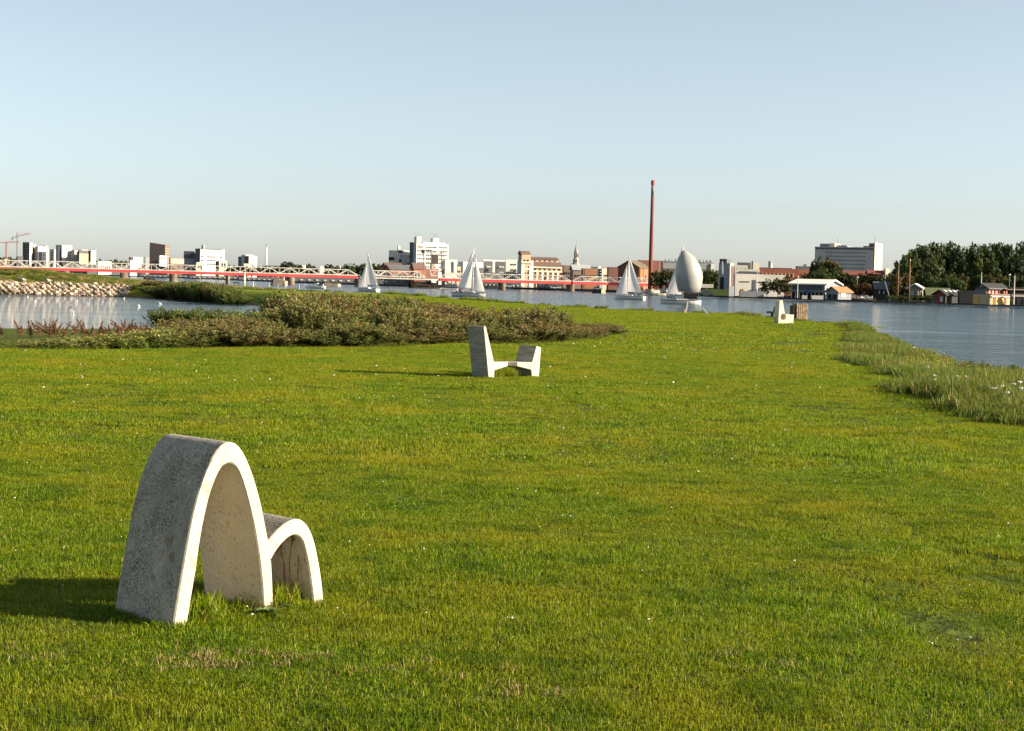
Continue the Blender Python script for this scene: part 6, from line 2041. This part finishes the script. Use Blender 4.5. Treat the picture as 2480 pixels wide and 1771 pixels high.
for px, yt, w, c, lab in [(1856, 674, 32, 1, 'green tree on the quay before the white museum'), (1884, 672, 38, 2, 'sparse brownish tree on the quay before the white museum'), (1905, 672, 34, 1, 'bushy tree between the museum and the boat club')]:
    tree(px, yt, 714, 505, w, 'round', c, lab, None)
for px, yt, w, c in [(1590, 654, 40, 1), (1612, 652, 46, 2), (1640, 653, 44, 1), (1668, 655, 40, 2), (1700, 652, 44, 1), (1722, 650, 50, 1), (1735, 660, 36, 2)]:
    tree(px, yt, 692, 690, w, 'round', c, 'olive quayside tree below the rooftop sign', 'quayside trees below the sign')
for px, yt, w, c in [(700, 633, 58, 0), (682, 641, 34, 0), (722, 640, 34, 0), (748, 639, 26, 0), (762, 643, 22, 0), (798, 638.5, 34, 0), (815, 642, 28, 2), (838, 640, 30, 0), (856, 637, 36, 1), (877, 637, 34, 0), (900, 637, 36, 0), (918, 640, 30, 0), (935, 638, 30, 0)]:
    tree(px, yt, 660, 1120, w, 'round', c, 'rounded dark green tree on the skyline behind the bridge', 'skyline trees behind the bridge')
for px in list(np.arange(-30, 60, 14)) + list(np.arange(232, 315, 12)) + list(np.arange(555, 680, 14)) + list(np.arange(1110, 1150, 14)):
    tree(px, np.interp(px, [0, 30, 60, 240, 310, 560, 680, 1120], [622, 620, 626, 625, 630, 642, 646, 640]) + random.uniform(-2, 4), 660, 1800 if px < 400 else 1400, random.uniform(18, 26), 'round', 0, 'small dark tree on the far skyline between the flats', 'far skyline trees')
# green quay lawn left of the museum, built as a low box
b = Block('quay_lawn_slope', 'low green lawn slope along the quay left of the museum', 'hedge', 1700, 1702, 1765, 704, 520, 80, W('lawn_slope_green', (.07, .09, .02)))
b = Block('white_barrier', 'long white barrier on the road behind the spinnaker', 'barrier', 1690, 1692, 1728, 691, 600, 80, offw, ybase=697)
for px in np.arange(2152, 2250, 7.5):
    tree(px + random.uniform(-2, 2), random.uniform(713, 718), 728, 445 + random.uniform(-5, 4), random.uniform(13, 19), 'round', random.choice([1, 1, 2]), 'low olive bush on the bank under the orange masts', 'bushes under the masts')
# ================================================================== BOATS
hull_w, deck_m = M('hull_white', (.76, .72, .64), .35, .05, .5, spec=.5), M('boat_deck', (.34, .29, .24), .7, .15, 2)
sail_m = leafmat('sail_cloth', [(0, (.86, .84, .78)), (1, (.88, .86, .80))], trans=.48, spec=.15, rough=.7)
mast_m = M('alu_mast', (.45, .44, .42), .4, .05, metal=.3)
rig_m = M('rigging', (.2, .2, .2), .5, .05)
navy, red_c, dark_c2 = M('clothes_navy', (.03, .04, .08), .9, .1), M('clothes_red', (.55, .08, .06), .9, .1), M('clothes_dark', (.05, .05, .05), .9, .1)
white_cl, skin, blue_c = M('clothes_white', (.7, .7, .68), .9, .1), M('skin', (.48, .27, .19), .7, .1), M('clothes_blue', (.10, .2, .4), .9, .1)

def person_mesh(pose, top_m, leg_m):
    """seated or standing body grown on a skeleton, one continuous surface"""
    if pose == 'sit':
        J = {'pel': (0, 0, .02, .13), 'che': (-.03, 0, .38, .15), 'nec': (0, 0, .55, .06), 'hea': (.02, 0, .68, .105), 'top': (.02, 0, .78, .07),
             'lk': (.42, .13, .08, .085), 'lf': (.45, .13, -.36, .06), 'lt': (.58, .14, -.38, .04), 'rk': (.42, -.13, .08, .085), 'rf': (.45, -.13, -.36, .06), 'rt': (.58, -.14, -.38, .04),
             'ls': (-.02, .2, .47, .07), 'le': (.08, .27, .2, .05), 'lh': (.32, .2, .16, .04), 'rs': (-.02, -.2, .47, .07), 're': (.1, -.27, .2, .05), 'rh': (.34, -.18, .18, .04)}
    else:
        J = {'pel': (0, 0, .92, .13), 'che': (0, 0, 1.3, .15), 'nec': (.02, 0, 1.48, .06), 'hea': (.04, 0, 1.61, .105), 'top': (.04, 0, 1.71, .07),
             'lk': (.05, .11, .5, .085), 'lf': (0, .12, .08, .06), 'lt': (.16, .13, .04, .045), 'rk': (.08, -.11, .5, .085), 'rf': (-.02, -.12, .08, .06), 'rt': (.14, -.13, .04, .045),
             'ls': (0, .2, 1.4, .07), 'le': (.12, .27, 1.14, .05), 'lh': (.36, .18, 1.2, .04), 'rs': (0, -.2, 1.4, .07), 're': (.05, -.28, 1.12, .05), 'rh': (.26, -.24, 1.0, .04)}
    E_ = [('pel', 'che'), ('che', 'nec'), ('nec', 'hea'), ('hea', 'top'), ('pel', 'lk'), ('lk', 'lf'), ('lf', 'lt'), ('pel', 'rk'), ('rk', 'rf'), ('rf', 'rt'), ('che', 'ls'), ('ls', 'le'), ('le', 'lh'), ('che', 'rs'), ('rs', 're'), ('re', 'rh')]
    nm = list(J)
    me = bpy.data.meshes.new('person')
    me.from_pydata([J[k_][:3] for k_ in nm], [(nm.index(a), nm.index(b)) for a, b in E_], [])
    o = obj('tmp', me)
    md = o.modifiers.new('skin', 'SKIN')
    for i, k_ in enumerate(nm):
        me.skin_vertices[0].data[i].radius = (J[k_][3], J[k_][3])
        me.skin_vertices[0].data[i].use_root = (k_ == 'pel')
    sb_ = o.modifiers.new('sub', 'SUBSURF'); sb_.levels = sb_.render_levels = 1
    bpy.context.view_layer.update()
    out = bpy.data.meshes.new_from_object(o.evaluated_get(bpy.context.evaluated_depsgraph_get()))
    bpy.data.objects.remove(o)
    out.materials.clear()
    for m_ in (top_m, leg_m, skin): out.materials.append(m_)
    zh, zw = J['nec'][2], J['pel'][2] + .06
    for p in out.polygons:
        c = p.center
        p.use_smooth = True
        hand = min((Vector(J['lh'][:3]) - c).length, (Vector(J['rh'][:3]) - c).length) < .09
        p.material_index = 2 if (c.z > zh or hand) else (1 if c.z < zw and not hand else 0)
    return out
PM = {}
def person(label, loc, rot, pose, top_m, leg_m, hair=dark_c2, group=None):
    k_ = (pose, top_m.name, leg_m.name)
    if k_ not in PM: PM[k_] = person_mesh(pose, top_m, leg_m)
    t = thing('person', label, 'person', loc, rot, group)
    obj('body', PM[k_], t)
    b = MB(); zc_ = .70 if pose == 'sit' else 1.63; xc_ = .0 if pose == 'sit' else .025
    b.lathe([(.10, zc_ + .0), (.118, zc_ + .06), (.09, zc_ + .12), (.03, zc_ + .15)], 8, (xc_ - .015, 0, 0)); b.build('hair', hair, t, smooth=True)
    return t

def hull_parts(t, L, Bm, fb, stripe, mat=hull_w):
    """lofted hull, bow at +x; origin amidships on the waterline"""
    st = [(-.5, .62, .95, .10), (-.35, .86, .92, -.02), (-.1, 1.0, .92, -.12), (.15, .92, .95, -.12), (.35, .58, 1.02, -.05), (.47, .16, 1.1, .05), (.5, .02, 1.14, .25)]
    V, Fc = [], []
    for x, b_, f_, d_ in st:
        for s, zz_ in ((-1, 1), (-.96, .55), (-.75, .05), (0, -.35), (.75, .05), (.96, .55), (1, 1)):
            z = fb * f_ * zz_ if zz_ > 0 else fb * .5 * zz_ + (d_ * .5 if x > .4 else 0)
            V.append((x * L, s * b_ * Bm / 2, z))
    n_ = 7
    for i in range(len(st) - 1):
        for j in range(n_ - 1): Fc.append((i * n_ + j, i * n_ + j + 1, (i + 1) * n_ + j + 1, (i + 1) * n_ + j))
    Fc.append(tuple(range(n_)))
    b = MB(); b.add(V, Fc); hull = b.build('hull', mat, t)
    dk = MB(); top_ = [V[i * n_] for i in range(len(st))] + [V[i * n_ + 6] for i in range(len(st))][::-1]
    dk.add([(x, y, z - .03) for x, y, z in top_], [tuple(range(len(top_)))]); dk.build('deck', deck_m, t, recalc=False)
    sp = MB()
    for s in (0, 6):
        for i in range(len(st) - 1):
            a, b2 = Vector(V[i * n_ + s]), Vector(V[(i + 1) * n_ + s])
            sp.bar(a, b2, .10, .16)
    sp.build('rubbing_strake', stripe, hull, recalc=False)
    cb = MB(); cb.add([(-.12 * L, -.26 * Bm, fb * .9), (.2 * L, -.2 * Bm, fb * .95), (.2 * L, .2 * Bm, fb * .95), (-.12 * L, .26 * Bm, fb * .9), (-.11 * L, -.2 * Bm, fb * 1.4), (.14 * L, -.15 * Bm, fb * 1.35), (.14 * L, .15 * Bm, fb * 1.35), (-.11 * L, .2 * Bm, fb * 1.4)],
           [(0, 1, 5, 4), (1, 2, 6, 5), (2, 3, 7, 6), (3, 0, 4, 7), (4, 5, 6, 7)]); cb.build('cabin', hull_w, t)
def sail_patch(corners, belly, n=7):
    """three-cornered sail: head, tack, clew with belly (vector)"""
    H_, T_, C_ = (Vector(c) for c in corners)
    V, Fc = [], []
    for i in range(n + 1):
        v = i / n
        for j in range(n + 1):
            u = j / n
            p = H_.lerp(T_, v).lerp(H_.lerp(C_, v), u)
            p = p + Vector(belly) * (4 * u * (1 - u) * (.35 + .65 * v) * (1 - .5 * v * v))
            V.append(tuple(p))
    for i in range(n):
        for j in range(n): Fc.append((i * (n + 1) + j, i * (n + 1) + j + 1, (i + 1) * (n + 1) + j + 1, (i + 1) * (n + 1) + j))
    return V, Fc
def sail(name, t, corners, belly, mat=sail_m):
    V, Fc = sail_patch(corners, belly)
    return obj(name, np_mesh(name, V, Fc, [mat], rnd=np.full(len(V), .5), smooth=True), t)
def sailboat(label, px, py, heading, L, mast_h, swing, stripe, jib=True, heel=0.0, mast_x=.08):
    """px,py: waterline amidships; heading: world angle of the bow; swing: boom angle"""
    q = G(px, py, WATER)
    t = thing('sailing_boat', label, 'sailing boat', (q.x, q.y, WATER), heading)
    t.rotation_euler = (heel, 0, heading)
    fb = L * .105
    hull_parts(t, L, L * .32, fb, stripe)
    b = MB(); b.tube([(mast_x * L, 0, fb * .5), (mast_x * L, 0, mast_h)], [.08, .05], 8); mast = b.build('mast', mast_m, t)
    bl = L * .43
    be = (mast_x * L - bl * math.cos(swing), bl * math.sin(swing), fb + 1.0)
    b = MB(); b.tube([(mast_x * L, 0, fb + 1.0), be], [.06, .05], 6); b.build('boom', mast_m, mast)
    sgn = 1 if swing > 0 else -1
    sail('mainsail', t, [(mast_x * L - .1, 0, mast_h - .15), (mast_x * L - .12, 0, fb + 1.1), (be[0], be[1], be[2] + .1)], (0, sgn * .35, 0))
    if jib:
        sail('jib', t, [(mast_x * L + .35, 0, mast_h * .80), (L * .48, 0, fb + .35), (mast_x * L + .06 * L, sgn * L * .12, fb + .6)], (0, sgn * .35, 0))
    b = MB()
    b.bar((L * .49, 0, fb), (mast_x * L, 0, mast_h * .88), .03); b.bar((-L * .49, 0, fb), (mast_x * L, 0, mast_h), .025)
    for s in (-1, 1): b.bar((mast_x * L, s * L * .14, fb), (mast_x * L, 0, mast_h * .88), .025)
    b.build('rigging', rig_m, mast, recalc=False)
    b = MB(); b.bar((-L * .45, -.4, fb + .1), (-L * .45, -.4, fb + .6), .05); b.bar((-L * .47, -L * .1, fb + .55), (-L * .47, L * .1, fb + .55), .05); b.build('pushpit', mast_m, t)
    return t, q, fb
def crew(t, q, heading, items, fb, L):
    for lab, x, y, pose, tm_, lm_, rr0 in items:
        c_, s_ = math.cos(heading), math.sin(heading)
        person(lab, (q.x + x * c_ - y * s_, q.y + x * s_ + y * c_, WATER + fb * 1.0 + (.33 if pose == 'sit' else 0)), heading + rr0, pose, tm_, lm_)
h1 = math.radians(180 - 40)
t, q, fb = sailboat('grey-hulled sailing boat with two pale sails, nearest the opening span', 890, 706.5, h1, 8.0, 10.4, -.6, M('stripe_grey', (.3, .3, .32), .5, .05), heel=.05)
crew(t, q, h1, [('person in blue seated at the stern of the boat near the opening span', -2.2, .5, 'sit', blue_c, navy, 2), ('person in white standing at the stern of the boat near the opening span', -3.0, -.3, 'stand', white_cl, navy, 1)], fb, 8)
h2 = math.radians(-24)
t, q, fb = sailboat('sailing boat with a dark strake and red-clad crew in front of the mill', 1136, 719, h2, 8.2, 11.2, -.55, M('stripe_plum', (.10, .05, .07), .5, .05), heel=-.06, mast_x=.10)
for x_, y_, lab, tm_ in [(-2.0, -.6, 'person in red seated aft beside a white-clad person', red_c), (-2.5, .4, 'person in red at the tiller of the boat before the mill', red_c), (-1.5, -.7, 'person in white seated beside a red-clad person', white_cl), (-2.9, -.5, 'person in white sitting at the transom of the boat before the mill', white_cl)]:
    crew(t, q, h2, [(lab, x_, y_, 'sit', tm_, navy, -1.2)], fb, 8)
h3 = math.radians(180 - 30)
t, q, fb = sailboat('white-hulled sailing boat with two white sails under the tall chimney', 1524, 726, h3, 8.0, 10.6, -.5, M('stripe_cream', (.5, .45, .36), .5, .05), heel=.04)
for x_, y_, lab, tm_ in [(-1.2, -.5, 'person in white seated beside the cabin of the boat under the chimney', white_cl), (-1.9, .5, 'person in blue seated in the cockpit of the boat under the chimney', blue_c), (-2.7, -.4, 'person in dark clothes at the helm of the boat under the chimney', dark_c2)]:
    crew(t, q, h3, [(lab, x_, y_, 'sit', tm_, navy, 1.0)], fb, 8)
h4 = math.radians(-6)
t, q, fb = sailboat('dark-decked sailing boat flying a big silver spinnaker', 1649, 737, h4, 7.9, 12.1, -.25, M('stripe_plum', (.10, .05, .07), .5, .05), jib=False, mast_x=.04)
spin_m = M('spinnaker_silver', (.34, .335, .31), .42, .06, .8, spec=.6)
rows = [(606, 1655, 1658), (611, 1650.5, 1667), (618, 1646, 1677), (626, 1642, 1684.5), (636, 1638.8, 1691), (648, 1636.5, 1697), (660, 1635.5, 1701), (672, 1635.8, 1702), (684, 1637, 1701), (694, 1639, 1699), (702, 1641, 1696), (708, 1643.5, 1691.5)]
Ys = q.y - 1.0
V, Fc = [], []
nc_ = 14
for i, (y_, a_, b_) in enumerate(rows):
    for j in range(nc_ + 1):
        u = j / nc_
        th = (u - .5) * math.pi
        x_ = (a_ + b_) / 2 + (b_ - a_) / 2 * math.sin(th)
        w_ = (b_ - a_) / 2 * Ys / F
        sag = 1.2 if i == len(rows) - 1 else 0
        V.append(tuple(P(x_, y_ - sag * 4 * u * (1 - u), Ys - w_ * .85 * math.cos(th) - .6 * math.sin(math.pi * i / 11))  - Vector((q.x, q.y, WATER))))
for i in range(len(rows) - 1):
    for j in range(nc_): Fc.append((i * (nc_ + 1) + j, i * (nc_ + 1) + j + 1, (i + 1) * (nc_ + 1) + j + 1, (i + 1) * (nc_ + 1) + j))
M_inv = Matrix.Rotation(-h4, 3, 'Z')
me = np_mesh('spinnaker', [tuple(M_inv @ Vector(v)) for v in V], Fc, [spin_m], smooth=True)
obj('spinnaker', me, t)
dk = [P(x_, y_, Ys + .4) - Vector((q.x, q.y, WATER)) for x_, y_ in [(1656, 708), (1680, 709), (1686, 716), (1690, 724), (1672, 725), (1655.5, 722)]]
b = MB(); b.prism([M_inv @ v for v in dk], (0, .03, 0)); b.build('dark_foot_panel', M('dark_green_panel', (.02, .03, .025), .8, .2), t)  # flat dark green panel below the spinnaker's foot
b = MB()
for (x0, y0), (x1, y1) in [((1691, 707), (1694, 724)), ((1643.5, 707.5), (1625, 722)), ((1653, 715), (1691, 707))]:
    b.bar(M_inv @ (P(x0, y0, Ys) - Vector((q.x, q.y, WATER))), M_inv @ (P(x1, y1, Ys + .5) - Vector((q.x, q.y, WATER))), .04)
b.build('sheets', rig_m, t, recalc=False)
for x_, y_, lab, pose in [(-2.6, .3, 'person in dark clothes steering the spinnaker boat', 'sit'), (-2.0, -.4, 'person in dark clothes seated behind the helm bench of the spinnaker boat', 'sit'), (-1.5, .5, 'person in dark clothes trimming sheets on the spinnaker boat', 'sit'), (.75, .2, 'person in dark clothes crouched beside the mast of the spinnaker boat', 'sit')]:
    crew(t, q, h4, [(lab, x_, y_, pose, dark_c2, dark_c2, 0)], fb, 8)

# white motorboat heading left
q = G(764, 699, WATER)
t = thing('motor_boat', 'white motorboat with a flag at its raised bow, heading past the dolphin', 'motorboat', (q.x, q.y, WATER), math.radians(172))
hull_parts(t, 6.4, 2.2, .8, hull_w)
b = MB(); b.box(-.9, .1, -.7, .7, .75, 1.75); b.build('wheelhouse', hull_w, t)
b = MB(); b.box(.1, .14, -.6, .6, 1.15, 1.65); b.build('windscreen', glass_d, t)
b = MB(); b.box(-2.6, -.95, -.75, .75, .8, 1.55); b.build('canopy', M('canopy_grey', (.22, .24, .27), .8, .1), t)
b = MB(); b.bar((2.7, 0, .8), (3.2, 0, 1.5), .05); b.add([(2.9, 0, 1.1), (3.7, .1, 1.6), (3.5, .1, 1.0), (2.9, .04, 1.1), (3.7, .14, 1.6), (3.5, .14, 1.0)], [(0, 1, 2), (5, 4, 3)]); b.build('bow_flag', white_cl, t)
# moored boats
def moored(px, py, label, L, rot, mat, cab, mast=0, group=None):
    q = G(px, py, WATER)
    t = thing('moored_boat', label, 'boat', (q.x, q.y, WATER), rot, group)
    hull_parts(t, L, L * .32, L * .11, M('stripe_grey', (.3, .3, .32), .5, .05), mat)
    if cab: b = MB(); b.box(-L * .2, L * .1, -L * .1, L * .1, L * .1, L * .24); b.build('wheelhouse', cab, t)
    if mast: b = MB(); b.tube([(0, 0, .5), (0, 0, mast)], [.07, .05], 6); b.build('mast', mast_m, t)
    return t
moored(1570, 714, 'brown and white fishing boats moored under the bridge end, left one with a mast', 9, 2.6, hull_w, tan, 0)
moored(1560, 712, 'small moored boat with a slim mast at the city quay', 7, 2.8, W('boat_brown', (.3, .18, .1)), None, 12)
moored(1586, 716, 'pale moored cutter with its bow toward open water', 8, 3.3, cream_w, white, 0)
moored(1602, 711, 'white moored cabin boat under the quayside trees', 7, .3, hull_w, white, 0, 'white cabin boats under the quayside trees')
moored(1618, 712, 'white moored cabin boat under the quayside trees', 7, .2, hull_w, white, 0, 'white cabin boats under the quayside trees')
moored(500, 676.5, 'orange hulled work boat moored beyond the bridge', 9, 3.1, W('boat_orange', (.65, .22, .07)), cream_w, 0)
moored(474, 676, 'white sailing boat moored beyond the bridge beside the orange boat', 8, .2, hull_w, white, 6)
moored(620, 681, 'white motorboat moored beyond the bridge beneath the small flats', 7, .2, hull_w, white, 0)
moored(770, 686, 'long white passenger launch lying behind the bridge pier', 13, 3.14, M('ferry_hull', (.05, .05, .06), .6, .1), white, 0)
moored(2108, 730, 'long white pleasure boat lying at the pontoon by the boat shed', 13, .05, hull_w, lgrey, 0)
moored(2075, 730.5, 'dark hulled boat under a brown tarpaulin at the pontoon', 11, .1, black, W('tarpaulin', (.20, .15, .16)), 0)
moored(2390, 738.5, 'small red rowing boat floating before the yellow shed', 3.6, .05, red_c, None, 0)
moored(2278, 731, 'white upturned dinghy on the slip by the red boathouse', 6, .1, hull_w, None, 0)
moored(2160, 725, 'pale grey covered boat standing behind the pontoon', 7, .1, lgrey, None, 0)
# pontoons
for x0, x1, y_, lab in [(2030, 2140, 730.5, 'dark timber pontoon before the boat shed'), (2116, 2290, 733, 'long dark timber pontoon under the masts'), (2440, 2530, 740, 'dark timber pontoon at the yellow shed')]:
    a, c = G(x0, y_ - .1, WATER), G(x1, y_ + (x1 - x0) * .0236, WATER)
    t = thing('pontoon', lab, 'pontoon', Vector((a.x, a.y, WATER)))
    d_ = c - a
    b = MB(); b.bar((0, 0, .35), Vector((d_.x, d_.y, .35)), 2.2, .5); b.build('deck', W('pontoon_wood', (.05, .045, .035)), t)
    for k_ in range(6):
        b = MB(); p_ = d_ * (k_ / 5); b.lathe([(.15, -1), (.15, 1.1)], 6, (p_.x, p_.y - 1.0, 0)); b.build('pile', W('pontoon_wood', (.05, .045, .035)), t)
# parked boat and cars on the quay
b = Block('boat_trailer', 'cream boat lying on the quay before the boat club', 'boat', 1941, 1943, 1955, 720, 452, 80, cream_w)
b = Block('white_boat_cover', 'long white covered boat on the quay before the boat club', 'boat', 1965, 1967, 1994, 720, 452, 80, white)
def car(px, py, Y, col, lab, rot):
    q = P(px, py, Y)
    t = thing('parked_car', lab, 'car', (q.x, q.y, QZ), rot)
    b = MB(); b.add([(-2.1, -.85, .3), (2.1, -.85, .3), (2.1, .85, .3), (-2.1, .85, .3), (-2.1, -.85, .85), (2.05, -.85, .75), (2.05, .85, .75), (-2.1, .85, .85)], [(0, 1, 5, 4), (1, 2, 6, 5), (2, 3, 7, 6), (3, 0, 4, 7), (4, 5, 6, 7), (3, 2, 1, 0)]); b.build('body', col, t, bevel=.08)
    b = MB(); b.add([(-1.9, -.75, .84), (1.1, -.75, .8), (1.1, .75, .8), (-1.9, .75, .84), (-1.5, -.62, 1.4), (.4, -.62, 1.42), (.4, .62, 1.42), (-1.5, .62, 1.4)], [(0, 1, 5, 4), (1, 2, 6, 5), (2, 3, 7, 6), (3, 0, 4, 7), (4, 5, 6, 7)]); b.build('cabin', glass_d, t)
    for x_ in (-1.3, 1.3):
        for y_ in (-.87, .87): b = MB(); b.tube([(x_, y_ - .1, .32), (x_, y_ + .1, .32)], .32, 12); b.build('wheel', black, t)
car(1712, 712, 470, W('car_dark_green', (.03, .06, .06)), 'dark green car parked on the quay right of the spinnaker', .1)
car(1448, 700, 700, W('car_grey', (.3, .3, .32)), 'grey car parked on the city quay', .0)
car(1235, 694, 770, W('car_white', (.7, .7, .7)), 'white car parked on the quay before the mill', .0)
car(1345, 700, 700, W('car_white', (.7, .7, .7)), 'white van-like car parked on the quay right of the mill', .0)
